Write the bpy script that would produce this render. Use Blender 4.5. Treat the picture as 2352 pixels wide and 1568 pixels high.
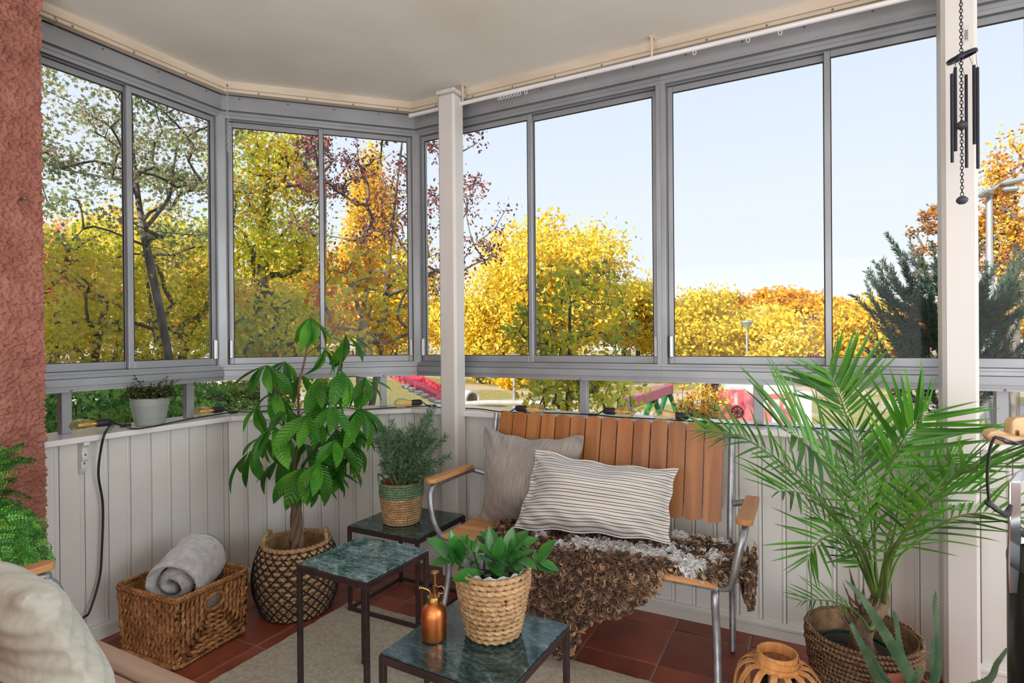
import bpy, math, random
import numpy as np
from mathutils import Vector, Matrix

for o in list(bpy.data.objects):
    bpy.data.objects.remove(o, do_unlink=True)
random.seed(7)
rng = np.random.default_rng(7)
scene = bpy.context.scene
col = scene.collection
PI = math.pi

def lin(c):
    return tuple(((v / 255.0) / 12.92 if v <= 10 else (((v / 255.0) + 0.055) / 1.055) ** 2.4) for v in c)

# ------------------------------------------------------------------ camera
FPX = 1308.14
CAMH = 1.25
YAW, PITCH, ROLL = [math.radians(a) for a in (27.659, -0.1965, -0.4835)]
_fw = np.array([-math.sin(YAW), math.cos(YAW), 0.0])
_rt = np.array([math.cos(YAW), math.sin(YAW), 0.0])
_up = np.array([0, 0, 1.0])
FW = _fw * math.cos(PITCH) + _up * math.sin(PITCH)
_u2 = -_fw * math.sin(PITCH) + _up * math.cos(PITCH)
RT = _rt * math.cos(ROLL) + _u2 * math.sin(ROLL)
UP = -_rt * math.sin(ROLL) + _u2 * math.cos(ROLL)
CP = np.array([0, 0, CAMH])
cam_d = bpy.data.cameras.new('camera')
cam = bpy.data.objects.new('camera', cam_d)
col.objects.link(cam)
cam_d.sensor_width = 36.0
cam_d.lens = FPX * 36.0 / 2352.0
cam_d.clip_start = 0.02
cam_d.clip_end = 500
m = Matrix.Identity(4)
for i in range(3):
    m[i][0], m[i][1], m[i][2], m[i][3] = RT[i], UP[i], -FW[i], CP[i]
cam.matrix_world = m
scene.camera = cam

# photo pixel -> place in the room (height, wall plane or distance decides how far)
def ray(x, y): return FW + RT * (x - 1176) / FPX + UP * (784 - y) / FPX
def onz(x, y, z): d = ray(x, y); return CP + d * (z - CAMH) / d[2]
def onY(x, y, Y): d = ray(x, y); return CP + d * Y / d[1]
def onX(x, y, X): d = ray(x, y); return CP + d * X / d[0]
def at(x, y, dist): return CP + ray(x, y) * dist

# ------------------------------------------------------------------ world, sun, exposure
world = bpy.data.worlds.new('sky')
scene.world = world
world.use_nodes = True
wn = world.node_tree.nodes
wl = world.node_tree.links
wn.clear()
w_out = wn.new('ShaderNodeOutputWorld')
w_bg = wn.new('ShaderNodeBackground')
w_tc = wn.new('ShaderNodeTexCoord')
w_sep = wn.new('ShaderNodeSeparateXYZ')
w_ramp = wn.new('ShaderNodeValToRGB')
wl.new(w_tc.outputs['Generated'], w_sep.inputs[0])
wl.new(w_sep.outputs['Z'], w_ramp.inputs[0])
wl.new(w_ramp.outputs[0], w_bg.inputs[0])
wl.new(w_bg.outputs[0], w_out.inputs[0])
cr = w_ramp.color_ramp
cr.elements[0].position = 0.0
cr.elements[0].color = (0.87, 0.88, 0.89, 1)
cr.elements[1].position = 1.0
cr.elements[1].color = (0.42, 0.58, 0.92, 1)
e = cr.elements.new(0.14); e.color = (0.755, 0.82, 0.89, 1)
e = cr.elements.new(0.42); e.color = (0.645, 0.725, 0.86, 1)
w_bg.inputs[1].default_value = 1.20

sun_d = bpy.data.lights.new('sun', 'SUN')
sun = bpy.data.objects.new('sun', sun_d)
col.objects.link(sun)
sun_d.energy = 8.0
sun_d.angle = math.radians(0.6)
sun_d.color = (1.0, 0.93, 0.78)
SUN_EL, SUN_AZ = math.radians(22), math.radians(196)     # low sun behind the house
sd = Vector((math.sin(SUN_AZ) * math.cos(SUN_EL), math.cos(SUN_AZ) * math.cos(SUN_EL), math.sin(SUN_EL)))
sun.rotation_euler = sd.to_track_quat('Z', 'Y').to_euler()

def area(name, loc, target, sx, sy, power, colr):
    d = bpy.data.lights.new(name, 'AREA')
    d.shape = 'RECTANGLE'; d.size = sx; d.size_y = sy; d.energy = power; d.color = colr
    o = bpy.data.objects.new(name, d)
    col.objects.link(o)
    o.location = loc
    o.rotation_euler = (Vector(target) - Vector(loc)).to_track_quat('-Z', 'Y').to_euler()
    return o
# added fill lights that brighten the room, set before the terrace doors and gable window
area('added_door_fill', (0.2, -1.22, 1.30), (0.2, 2.0, 2.55), 3.6, 2.3, 114, (0.955, 0.98, 1.0))
area('added_gable_fill', (3.15, 1.0, 1.45), (-2.0, 1.4, 1.2), 2.6, 1.9, 106, (0.92, 0.965, 1.0))

scene.view_settings.view_transform = 'Standard'
scene.view_settings.look = 'None'
scene.view_settings.exposure = 0.0
scene.view_settings.gamma = 1.0
scene.view_settings.use_curve_mapping = False
try:
    scene.cycles.use_denoising = True
    scene.cycles.sample_clamp_indirect = 6.0
    scene.cycles.max_bounces = 7
    scene.cycles.transparent_max_bounces = 24
    scene.cycles.caustics_reflective = False
    scene.cycles.caustics_refractive = False
except Exception:
    pass

# ------------------------------------------------------------------ helpers
WM = {}
def ident(): return Matrix.Identity(4)
def setprops(o, label=None, cat=None, group=None, kind=None):
    if label: o['label'] = label
    if cat: o['category'] = cat
    if group: o['group'] = group
    if kind: o['kind'] = kind
    return o
def link(o, parent=None, M=None):
    col.objects.link(o)
    M = M or ident()
    if parent is not None:
        o.parent = parent
        o.matrix_parent_inverse = WM[parent.name].inverted()
    o.matrix_basis = M
    WM[o.name] = M.copy()
    return o
def thing(name, label, cat, loc=(0, 0, 0), group=None, kind=None):
    o = bpy.data.objects.new(name, None)
    o.empty_display_size = 0.05
    link(o, None, Matrix.Translation(Vector(loc)))
    return setprops(o, label, cat, group, kind)
def inst(name, me, parent=None, M=None, label=None, cat=None, group=None, kind=None):
    o = bpy.data.objects.new(name, me)
    link(o, parent, M)
    return setprops(o, label, cat, group, kind)
def frame(loc, x, z, s=1.0):
    """matrix with local +X along x, local +Z near z"""
    x = Vector(x).normalized(); z = Vector(z)
    y = z.cross(x)
    if y.length < 1e-5: y = Vector((0.3, 1, 0.2)).cross(x)
    y.normalize(); z = x.cross(y)
    M = ident()
    for i in range(3):
        M[i][0], M[i][1], M[i][2], M[i][3] = x[i] * s, y[i] * s, z[i] * s, loc[i]
    return M
def rotz(a, loc=(0, 0, 0)): return Matrix.Translation(Vector(loc)) @ Matrix.Rotation(a, 4, 'Z')

class MB:
    def __init__(s):
        s.v = []; s.f = []; s.c = []; s.uv = None
    def add(s, V, F, c=None):
        b = len(s.v)
        s.v += [tuple(float(q) for q in p) for p in V]
        s.f += [tuple(i + b for i in q) for q in F]
        if c is not None:
            s.c += [c] * len(V)
        return s
    def box(s, mn, mx, b=0.0, M=None, c=None):
        x0, y0, z0 = mn; x1, y1, z1 = mx
        b = min(b, (x1 - x0) * .45, (y1 - y0) * .45, (z1 - z0) * .45)
        if b <= 0:
            V = [(x, y, z) for z in (z0, z1) for y in (y0, y1) for x in (x0, x1)]
            F = [(0, 2, 3, 1), (4, 5, 7, 6), (0, 1, 5, 4), (2, 6, 7, 3), (0, 4, 6, 2), (1, 3, 7, 5)]
        else:
            V = []; idx = {}
            X = (x0, x1); Y = (y0, y1); Z = (z0, z1)
            for i in (0, 1):
                for j in (0, 1):
                    for k in (0, 1):
                        sx, sy, sz = (1 - 2 * i) * b, (1 - 2 * j) * b, (1 - 2 * k) * b
                        idx[i, j, k, 0] = len(V); V.append((X[i], Y[j] + sy, Z[k] + sz))
                        idx[i, j, k, 1] = len(V); V.append((X[i] + sx, Y[j], Z[k] + sz))
                        idx[i, j, k, 2] = len(V); V.append((X[i] + sx, Y[j] + sy, Z[k]))
            F = []
            def quad(a, flip): F.append(tuple(reversed(a)) if flip else tuple(a))
            for i in (0, 1):
                quad([idx[i, 0, 0, 0], idx[i, 1, 0, 0], idx[i, 1, 1, 0], idx[i, 0, 1, 0]], i == 0)
                quad([idx[0, i, 0, 1], idx[1, i, 0, 1], idx[1, i, 1, 1], idx[0, i, 1, 1]], i == 1)
                quad([idx[0, 0, i, 2], idx[1, 0, i, 2], idx[1, 1, i, 2], idx[0, 1, i, 2]], i == 0)
            for i in (0, 1):
                for j in (0, 1):
                    quad([idx[i, j, 0, 0], idx[i, j, 1, 0], idx[i, j, 1, 1], idx[i, j, 0, 1]], (i == j))
                    quad([idx[i, 0, j, 0], idx[i, 1, j, 0], idx[i, 1, j, 2], idx[i, 0, j, 2]], (i != j))
                    quad([idx[0, i, j, 1], idx[1, i, j, 1], idx[1, i, j, 2], idx[0, i, j, 2]], (i == j))
                    for k in (0, 1):
                        quad([idx[i, j, k, 0], idx[i, j, k, 1], idx[i, j, k, 2]], ((i + j + k) % 2 == 0))
        if M is not None: V = [tuple(M @ Vector(p)) for p in V]
        return s.add(V, F, c)
    def tube(s, path, r, n=8, caps=True, ell=1.0, twist=0.0, closed=False, c=None):
        P = np.asarray(path, float); N = len(P)
        R = np.full(N, r, float) if np.isscalar(r) else np.asarray(r, float)
        if closed:
            T = np.roll(P, -1, 0) - np.roll(P, 1, 0)
        else:
            T = np.gradient(P, axis=0)
        T /= np.maximum(np.linalg.norm(T, axis=1), 1e-9)[:, None]
        ref = np.array([0, 0, 1.0]) if abs(T[0][2]) < .9 else np.array([1.0, 0, 0])
        nrm = np.cross(T[0], ref); nrm /= np.linalg.norm(nrm)
        V = []
        Ls = np.concatenate([[0], np.cumsum(np.linalg.norm(np.diff(P, axis=0), axis=1))])
        for i in range(N):
            nrm = nrm - T[i] * (nrm @ T[i]); nrm /= max(np.linalg.norm(nrm), 1e-9)
            b = np.cross(T[i], nrm)
            ph = twist * Ls[i]
            cph, sph = math.cos(ph), math.sin(ph)
            n1 = nrm * cph + b * sph; b1 = -nrm * sph + b * cph
            for k in range(n):
                a = 2 * PI * k / n
                V.append(P[i] + R[i] * (n1 * math.cos(a) + b1 * math.sin(a) * ell))
        F = []
        M_ = N if closed else N - 1
        for i in range(M_):
            j = (i + 1) % N
            for k in range(n):
                k2 = (k + 1) % n
                F.append((i * n + k, i * n + k2, j * n + k2, j * n + k))
        if caps and not closed:
            F.append(tuple(reversed(range(n)))); F.append(tuple((N - 1) * n + k for k in range(n)))
        return s.add(V, F, c)
    def lathe(s, prof, n=24, cap0=True, cap1=True, o=(0, 0, 0), c=None):
        V = []; F = []
        for r, z in prof:
            for k in range(n):
                a = 2 * PI * k / n
                V.append((o[0] + r * math.cos(a), o[1] + r * math.sin(a), o[2] + z))
        for i in range(len(prof) - 1):
            for k in range(n):
                k2 = (k + 1) % n
                F.append((i * n + k, i * n + k2, (i + 1) * n + k2, (i + 1) * n + k))
        if cap0: F.append(tuple(reversed(range(n))))
        if cap1: F.append(tuple((len(prof) - 1) * n + k for k in range(n)))
        return s.add(V, F, c)
    def prism(s, poly, h0, h1, axis='z', c=None):
        """extrude a closed 2-D polygon; axis names the extrusion direction"""
        n = len(poly)
        def P(p, h):
            return {'z': (p[0], p[1], h), 'y': (p[0], h, p[1]), 'x': (h, p[0], p[1])}[axis]
        V = [P(p, h0) for p in poly] + [P(p, h1) for p in poly]
        F = [tuple(reversed(range(n))), tuple(range(n, 2 * n))]
        for i in range(n):
            j = (i + 1) % n
            F.append((i, j, n + j, n + i))
        return s.add(V, F, c)
    def mesh(s, name, mat, smooth=True, ang=None):
        me = bpy.data.meshes.new(name)
        me.from_pydata(s.v, [], s.f)
        if mat is not None: me.materials.append(mat)
        if smooth:
            me.polygons.foreach_set('use_smooth', [True] * len(me.polygons))
            if ang is not None:
                try: me.set_sharp_from_angle(angle=math.radians(ang))
                except Exception: pass
        if s.c:
            ca = me.color_attributes.new('Col', 'FLOAT_COLOR', 'POINT')
            ca.data.foreach_set('color', np.array([tuple(q) + (1,) for q in s.c], dtype=np.float32).ravel())
        if s.uv is not None:
            ul = me.uv_layers.new(name='UVMap')
            li = np.zeros(len(me.loops), dtype=np.int32); me.loops.foreach_get('vertex_index', li)
            ul.data.foreach_set('uv', np.asarray(s.uv, dtype=np.float32)[li].ravel())
        me.update()
        return me
    def build(s, name, mat, parent=None, M=None, smooth=True, ang=40, label=None, cat=None, group=None, kind=None):
        return inst(name, s.mesh(name, mat, smooth, ang), parent, M, label, cat, group, kind)

def fast_mesh(name, V, F, mat, cols=None, smooth=False):
    """numpy arrays, all faces with the same corner count"""
    me = bpy.data.meshes.new(name)
    nf, k = F.shape
    me.vertices.add(len(V)); me.vertices.foreach_set('co', V.astype(np.float32).ravel())
    me.loops.add(nf * k); me.loops.foreach_set('vertex_index', F.astype(np.int32).ravel())
    me.polygons.add(nf)
    me.polygons.foreach_set('loop_start', np.arange(0, nf * k, k, dtype=np.int32))
    me.polygons.foreach_set('use_smooth', np.full(nf, smooth))
    me.materials.append(mat)
    if cols is not None:
        ca = me.color_attributes.new('Col', 'FLOAT_COLOR', 'POINT')
        c4 = np.ones((len(V), 4), np.float32); c4[:, :3] = cols
        ca.data.foreach_set('color', c4.ravel())
    me.update(calc_edges=True)
    me.validate()
    return me

def spline(pts, n=24):
    P = [np.asarray(p, float) for p in pts]
    P = [2 * P[0] - P[1]] + P + [2 * P[-1] - P[-2]]
    out = []
    segs = len(P) - 3
    for t in np.linspace(0, segs - 1e-6, n):
        i = int(t); u = t - i
        a, b, c, d = P[i], P[i + 1], P[i + 2], P[i + 3]
        out.append(.5 * ((2 * b) + (-a + c) * u + (2 * a - 5 * b + 4 * c - d) * u * u + (-a + 3 * b - 3 * c + d) * u ** 3))
    return np.array(out)

# ------------------------------------------------------------------ materials
class NT:
    def __init__(s, name):
        s.m = bpy.data.materials.new(name); s.m.use_nodes = True
        s.n = s.m.node_tree.nodes; s.l = s.m.node_tree.links
        s.n.clear(); s.out = s.n.new('ShaderNodeOutputMaterial')
    def new(s, t, **kw):
        nd = s.n.new(t)
        for k, v in kw.items():
            if k.startswith('_'): setattr(nd, k[1:], v)
            else: nd.inputs[k.replace('__', ' ')].default_value = v
        return nd
    def lk(s, a, b): s.l.new(a, b)

def rgba(c): return (c[0], c[1], c[2], 1)
def mat(name, c, rough=.55, metal=0., c2=None, scale=8., lo=.35, hi=.65, stretch=None, detail=4., bump=0., bscale=60., bstretch=None,
        rand=0., spec=.5, coat=0., sheen=0., rough2=None, dist=0., uv=False, trans=0.):
    t = NT(name)
    b = t.new('ShaderNodeBsdfPrincipled')
    b.inputs['Base Color'].default_value = rgba(c)
    b.inputs['Roughness'].default_value = rough
    b.inputs['Metallic'].default_value = metal
    b.inputs['Specular IOR Level'].default_value = spec
    if coat: b.inputs['Coat Weight'].default_value = coat; b.inputs['Coat Roughness'].default_value = .08
    if sheen: b.inputs['Sheen Weight'].default_value = sheen; b.inputs['Sheen Roughness'].default_value = .5
    tc = t.new('ShaderNodeTexCoord')
    oi = t.new('ShaderNodeObjectInfo')
    off = t.new('ShaderNodeVectorMath', _operation='MULTIPLY_ADD')
    cmb = t.new('ShaderNodeCombineXYZ')
    for i in range(3): t.lk(oi.outputs['Random'], cmb.inputs[i])
    t.lk(cmb.outputs[0], off.inputs[0]); off.inputs[1].default_value = (37.1, 53.7, 71.3)
    t.lk(tc.outputs['UV' if uv else 'Object'], off.inputs[2])
    csock = None
    if c2 is not None:
        mp = t.new('ShaderNodeMapping'); mp.inputs['Scale'].default_value = stretch or (1, 1, 1)
        t.lk(off.outputs[0], mp.inputs[0])
        nz = t.new('ShaderNodeTexNoise', Scale=scale, Detail=detail, Distortion=dist)
        t.lk(mp.outputs[0], nz.inputs['Vector'])
        rp = t.new('ShaderNodeValToRGB')
        rp.color_ramp.elements[0].position = lo; rp.color_ramp.elements[0].color = rgba(c)
        rp.color_ramp.elements[1].position = hi; rp.color_ramp.elements[1].color = rgba(c2)
        t.lk(nz.outputs[0], rp.inputs[0]); csock = rp.outputs[0]
        if rough2 is not None:
            mr = t.new('ShaderNodeMapRange'); mr.inputs[3].default_value = rough; mr.inputs[4].default_value = rough2
            t.lk(nz.outputs[0], mr.inputs[0]); t.lk(mr.outputs[0], b.inputs['Roughness'])
    if rand:
        hs = t.new('ShaderNodeHueSaturation')
        mr = t.new('ShaderNodeMapRange'); mr.inputs[3].default_value = 1 - rand; mr.inputs[4].default_value = 1 + rand
        t.lk(oi.outputs['Random'], mr.inputs[0]); t.lk(mr.outputs[0], hs.inputs['Value'])
        if csock is not None: t.lk(csock, hs.inputs['Color'])
        else: hs.inputs['Color'].default_value = rgba(c)
        csock = hs.outputs[0]
    if csock is not None: t.lk(csock, b.inputs['Base Color'])
    if bump:
        mp2 = t.new('ShaderNodeMapping'); mp2.inputs['Scale'].default_value = bstretch or (1, 1, 1)
        t.lk(off.outputs[0], mp2.inputs[0])
        n2 = t.new('ShaderNodeTexNoise', Scale=bscale, Detail=3.)
        t.lk(mp2.outputs[0], n2.inputs['Vector'])
        bp = t.new('ShaderNodeBump', Strength=bump, Distance=.01)
        t.lk(n2.outputs[0], bp.inputs['Height']); t.lk(bp.outputs[0], b.inputs['Normal'])
    if trans:
        tr = t.new('ShaderNodeBsdfTranslucent')
        if csock is not None: t.lk(csock, tr.inputs[0])
        else: tr.inputs[0].default_value = rgba(c)
        mx = t.new('ShaderNodeMixShader'); mx.inputs[0].default_value = trans
        t.lk(b.outputs[0], mx.inputs[1]); t.lk(tr.outputs[0], mx.inputs[2]); t.lk(mx.outputs[0], t.out.inputs[0])
    else:
        t.lk(b.outputs[0], t.out.inputs[0])
    return t.m

def colmat(name, rough=.6, trans=.4, spec=.3, bump=0., bscale=100.):
    """colour comes from the 'Col' attribute of each leaf / lock"""
    t = NT(name)
    at_ = t.new('ShaderNodeAttribute'); at_.attribute_name = 'Col'
    b = t.new('ShaderNodeBsdfPrincipled', Roughness=rough)
    b.inputs['Specular IOR Level'].default_value = spec
    t.lk(at_.outputs['Color'], b.inputs['Base Color'])
    if trans:
        tr = t.new('ShaderNodeBsdfTranslucent'); t.lk(at_.outputs['Color'], tr.inputs[0])
        mx = t.new('ShaderNodeMixShader'); mx.inputs[0].default_value = trans
        t.lk(b.outputs[0], mx.inputs[1]); t.lk(tr.outputs[0], mx.inputs[2]); t.lk(mx.outputs[0], t.out.inputs[0])
    else: t.lk(b.outputs[0], t.out.inputs[0])
    return t.m

def glassmat(name, tint=(1, 1, 1), refl=1.0, rough=0.0, ior=1.45, haze=None):
    t = NT(name)
    tr = t.new('ShaderNodeBsdfTransparent', Color=rgba(tint))
    gl = t.new('ShaderNodeBsdfGlossy', Roughness=rough)
    fr = t.new('ShaderNodeFresnel', IOR=ior)
    mu = t.new('ShaderNodeMath', _operation='MULTIPLY'); mu.inputs[1].default_value = refl
    t.lk(fr.outputs[0], mu.inputs[0])
    mx = t.new('ShaderNodeMixShader')
    t.lk(mu.outputs[0], mx.inputs[0]); t.lk(tr.outputs[0], mx.inputs[1]); t.lk(gl.outputs[0], mx.inputs[2])
    if haze:
        df = t.new('ShaderNodeBsdfDiffuse', Color=rgba(haze[1])); tl_ = t.new('ShaderNodeBsdfTranslucent', Color=rgba(haze[1]))
        m2 = t.new('ShaderNodeMixShader'); m2.inputs[0].default_value = .5; t.lk(df.outputs[0], m2.inputs[1]); t.lk(tl_.outputs[0], m2.inputs[2])
        m3 = t.new('ShaderNodeMixShader'); m3.inputs[0].default_value = haze[0]; t.lk(mx.outputs[0], m3.inputs[1]); t.lk(m2.outputs[0], m3.inputs[2]); t.lk(m3.outputs[0], t.out.inputs[0])
    else:
        t.lk(mx.outputs[0], t.out.inputs[0])
    return t.m

def marble(name, sh=0.0):
    t = NT(name)
    b = t.new('ShaderNodeBsdfPrincipled', Roughness=.10)
    b.inputs['Specular IOR Level'].default_value = .55
    tc = t.new('ShaderNodeTexCoord')
    mp = t.new('ShaderNodeMapping'); mp.inputs['Rotation'].default_value = (0, 0, .7); mp.inputs['Scale'].default_value = (1.0, 2.3, 1)
    t.lk(tc.outputs['Object'], mp.inputs[0])
    n1 = t.new('ShaderNodeTexNoise', Scale=5.5, Detail=8., Roughness=.68, Distortion=1.6)
    t.lk(mp.outputs[0], n1.inputs['Vector'])
    n2 = t.new('ShaderNodeTexNoise', Scale=22., Detail=8., Roughness=.75, Distortion=2.2)
    t.lk(mp.outputs[0], n2.inputs['Vector'])
    ad = t.new('ShaderNodeMath', _operation='MULTIPLY_ADD'); ad.inputs[1].default_value = .55
    t.lk(n2.outputs[0], ad.inputs[0])
    m5 = t.new('ShaderNodeMath', _operation='MULTIPLY'); m5.inputs[1].default_value = .5
    t.lk(n1.outputs[0], m5.inputs[0]); t.lk(m5.outputs[0], ad.inputs[2])
    rp = t.new('ShaderNodeValToRGB')
    el = rp.color_ramp.elements
    el[0].position = .38 + sh; el[0].color = rgba(lin((26, 50, 50)))
    el[1].position = .68 + sh * 1.2; el[1].color = rgba(lin((198, 208, 210)))
    e1 = el.new(.47 + sh); e1.color = rgba(lin((56, 82, 82)))
    e2 = el.new(.55 + sh * 1.2); e2.color = rgba(lin((110, 134, 135)))
    t.lk(ad.outputs[0], rp.inputs[0]); t.lk(rp.outputs[0], b.inputs['Base Color'])
    t.lk(b.outputs[0], t.out.inputs[0])
    return t.m

MT = {}
MT['white_paint'] = mat('white painted panel', lin((219, 218, 213)), .42, c2=lin((211, 209, 202)), scale=2.5, bump=.03, bscale=90, rand=.012)
MT['sill_paint'] = mat('white gloss sill paint', lin((232, 231, 230)), .22, c2=lin((222, 220, 218)), scale=4)
MT['ceiling'] = mat('off-white ceiling plaster', lin((236, 234, 226)), .8, c2=lin((224, 220, 207)), scale=1.6, lo=.4, hi=.7, bump=.05, bscale=200)
MT['cream_trim'] = mat('cream painted wood trim', lin((214, 199, 178)), .5, c2=lin((198, 180, 158)), scale=3, stretch=(1, 1, 4))
MT['alu'] = mat('grey anodised aluminium', lin((164, 167, 170)), .42, .35, c2=lin((148, 150, 153)), scale=3, bump=.015, bscale=120)
MT['alu_hi'] = mat('bright aluminium', lin((205, 206, 207)), .3, .7)
MT['rubber'] = mat('black rubber gasket', lin((28, 28, 30)), .6)
MT['glass'] = glassmat('window glass', (.985, .99, .99), refl=.15)
MT['stucco'] = mat('terracotta pink stucco', lin((152, 95, 80)), .9, c2=lin((176, 118, 103)), scale=14, bump=.8, bscale=160)
MT['tile'] = mat('terracotta floor tile', lin((128, 60, 44)), .32, c2=lin((160, 86, 62)), scale=5, detail=6, rand=.14, bump=.04, bscale=30, rough2=.5)
MT['grout'] = mat('grey floor grout', lin((150, 138, 132)), .85)
MT['teak'] = mat('oiled teak slat', lin((152, 92, 48)), .42, c2=lin((184, 124, 72)), scale=9, stretch=(2.2, 2.2, .14), detail=7, dist=.6, rand=.10, bump=.05, bscale=60, bstretch=(3, 3, .2))
MT['teak_x'] = mat('pale teak slat', lin((186, 126, 76)), .45, c2=lin((216, 164, 110)), scale=9, stretch=(.14, 2.2, 2.2), detail=7, dist=.6, rand=.07, bump=.05, bscale=60, bstretch=(.2, 3, 3))
MT['teak_y'] = mat('pale teak arm', lin((188, 126, 76)), .42, c2=lin((214, 158, 104)), scale=9, stretch=(2.2, .14, 2.2), detail=7, dist=.6, rand=.05)
MT['teak_grey'] = mat('weathered teak seat slat', lin((164, 132, 110)), .55, c2=lin((196, 164, 138)), scale=9, stretch=(.14, 2.2, 2.2), detail=7, rand=.05)
MT['galv'] = mat('galvanised steel tube', lin((150, 154, 158)), .38, .8, c2=lin((188, 192, 196)), scale=30, detail=5, lo=.3, hi=.7, rough2=.5)
MT['dark_steel'] = mat('brown-black steel', lin((62, 48, 48)), .45, .5, c2=lin((74, 60, 60)), scale=20)
MT['marble'] = marble('veined green marble')
MT['marble_dark'] = marble('dark green marble', .09)
MT['black_rubber'] = mat('black cable', lin((26, 27, 30)), .5)
MT['copper'] = mat('brushed copper', lin((222, 142, 84)), .38, 1., c2=lin((196, 108, 56)), scale=30, stretch=(1, 1, .3))
MT['brass'] = mat('antique brass', lin((176, 136, 84)), .3, 1.)
MT['seagrass'] = mat('seagrass rope', lin((164, 126, 84)), .75, c2=lin((206, 172, 126)), scale=34, detail=5, lo=.3, hi=.7, bump=.6, bscale=220, bstretch=(1, 1, 1), rand=.1)
MT['seagrass_dark'] = mat('brown seagrass rope', lin((120, 90, 62)), .8, c2=lin((158, 124, 90)), scale=34, detail=5, bump=.6, bscale=220, rand=.1)
MT['seagrass_green'] = mat('sage green rope', lin((88, 118, 88)), .8, c2=lin((122, 150, 112)), scale=34, bump=.6, bscale=220, rand=.08)
MT['hyacinth'] = mat('brown water hyacinth', lin((136, 88, 48)), .55, c2=lin((188, 136, 82)), scale=26, stretch=(1, 1, .5), detail=5, bump=.6, bscale=130, rand=.14)
MT['net'] = mat('black net cord', lin((24, 23, 24)), .7)
MT['soil'] = mat('dark potting soil', lin((44, 34, 28)), .95, c2=lin((72, 56, 44)), scale=90, bump=1., bscale=90)
MT['liner'] = mat('clear grey plastic liner', lin((196, 196, 194)), .25, c2=lin((150, 148, 144)), scale=20, bump=.4, bscale=40)
MT['terracotta'] = mat('terracotta pot', lin((166, 92, 66)), .7)
MT['grey_pot'] = mat('sage grey ceramic', lin((152, 158, 150)), .38, c2=lin((142, 149, 141)), scale=4)
MT['rug'] = mat('beige woven rug', lin((176, 164, 142)), .95, c2=lin((150, 136, 114)), scale=120, detail=6, lo=.3, hi=.7, bump=.5, bscale=380)
MT['linen_grey'] = mat('grey brown linen', lin((142, 133, 124)), .9, c2=lin((178, 169, 160)), scale=60, stretch=(5, .35, 1), detail=5, bump=.35, bscale=420, sheen=.2, uv=False)
MT['linen_beige'] = mat('pale sage linen', lin((190, 190, 176)), .9, c2=lin((206, 206, 194)), scale=30, stretch=(3, 1, 1), detail=5, bump=.25, bscale=500, sheen=.2)
MT['fleece_grey'] = mat('silver grey plush fleece', lin((170, 168, 168)), .95, c2=lin((204, 202, 203)), scale=34, detail=6, bump=.7, bscale=120, sheen=.9)
MT['bamboo'] = mat('honey bamboo strip', lin((196, 134, 76)), .4, c2=lin((218, 160, 100)), scale=20, stretch=(4, 4, .3), detail=5, rand=.05)
MT['candle'] = mat('white candle wax', lin((232, 228, 222)), .5)
MT['bulb_glass'] = glassmat('amber bulb glass', lin((254, 247, 226)), refl=.6, haze=(.10, lin((255, 236, 190))))
MT['lantern_glass'] = glassmat('clear lantern glass', (.95, .96, .95), refl=1.0)
MT['filament'] = mat('glowing orange filament', lin((236, 150, 40)), .4)
_fb = [n for n in MT['filament'].node_tree.nodes if n.type == 'BSDF_PRINCIPLED'][0]
_fb.inputs['Emission Color'].default_value = (1.0, .55, .12, 1); _fb.inputs['Emission Strength'].default_value = .35
MT['black_plastic'] = mat('matt black plastic', lin((34, 35, 39)), .5)
MT['black_enamel'] = mat('black enamel', lin((16, 16, 18)), .25)
MT['chrome'] = mat('polished chrome', lin((210, 210, 212)), .12, 1.)
MT['leather'] = mat('black leather strap', lin((30, 29, 31)), .45, bump=.2, bscale=200)
MT['light_wood'] = mat('pale beech handle', lin((196, 164, 118)), .5, c2=lin((176, 142, 98)), scale=12, stretch=(1, .2, 3))
MT['chime_metal'] = mat('dark grey chime metal', lin((50, 53, 62)), .35, .6)
MT['chime_wood'] = mat('slate grey ball', lin((62, 66, 74)), .55)
MT['post_paint'] = mat('white painted post', lin((216, 212, 206)), .42, c2=lin((206, 201, 194)), scale=2, bump=.03, bscale=60)
MT['palm_stem'] = mat('green palm stalk', lin((74, 100, 44)), .5, c2=lin((104, 130, 62)), scale=12)
MT['palm_leaf'] = mat('palm leaflet green', lin((62, 124, 38)), .30, c2=lin((98, 156, 48)), scale=6, trans=.42, rand=.45)
MT['pachira_leaf'] = mat('glossy money tree leaf', lin((56, 128, 36)), .26, c2=lin((98, 166, 48)), scale=7, trans=.46, rand=.42, bump=.12, bscale=30)
MT['zz_leaf'] = mat('dark glossy zz leaf', lin((42, 100, 42)), .2, c2=lin((66, 126, 52)), scale=8, trans=.25, rand=.22)
MT['bark'] = mat('brown braided bark', lin((86, 66, 52)), .85, c2=lin((134, 108, 86)), scale=30, stretch=(1, 1, .2), bump=.7, bscale=60)
MT['green_stem'] = mat('green stem', lin((70, 92, 46)), .6)
MT['dark_stem'] = mat('dark green stalk', lin((52, 58, 44)), .5)
MT['aloe'] = mat('aloe leaf', lin((62, 94, 66)), .42, c2=lin((94, 124, 90)), scale=14, bump=.05)
MT['leafcol'] = colmat('house plant foliage', .5, .35)
MT['treeleaf'] = colmat('tree foliage', .65, .45, .25)
MT['fleececol'] = colmat('curly fleece', .45, .25, .6)
MT['hide'] = mat('brown hide', lin((112, 88, 70)), .9)
MT['tree_bark'] = mat('grey tree bark', lin((82, 76, 72)), .9, c2=lin((122, 116, 110)), scale=12, stretch=(1, 1, .3), bump=.6, bscale=20)
MT['birch_bark'] = mat('pale grey bark', lin((122, 118, 114)), .85, c2=lin((176, 172, 166)), scale=9, stretch=(.6, .6, 3), bump=.4, bscale=20)
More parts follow.
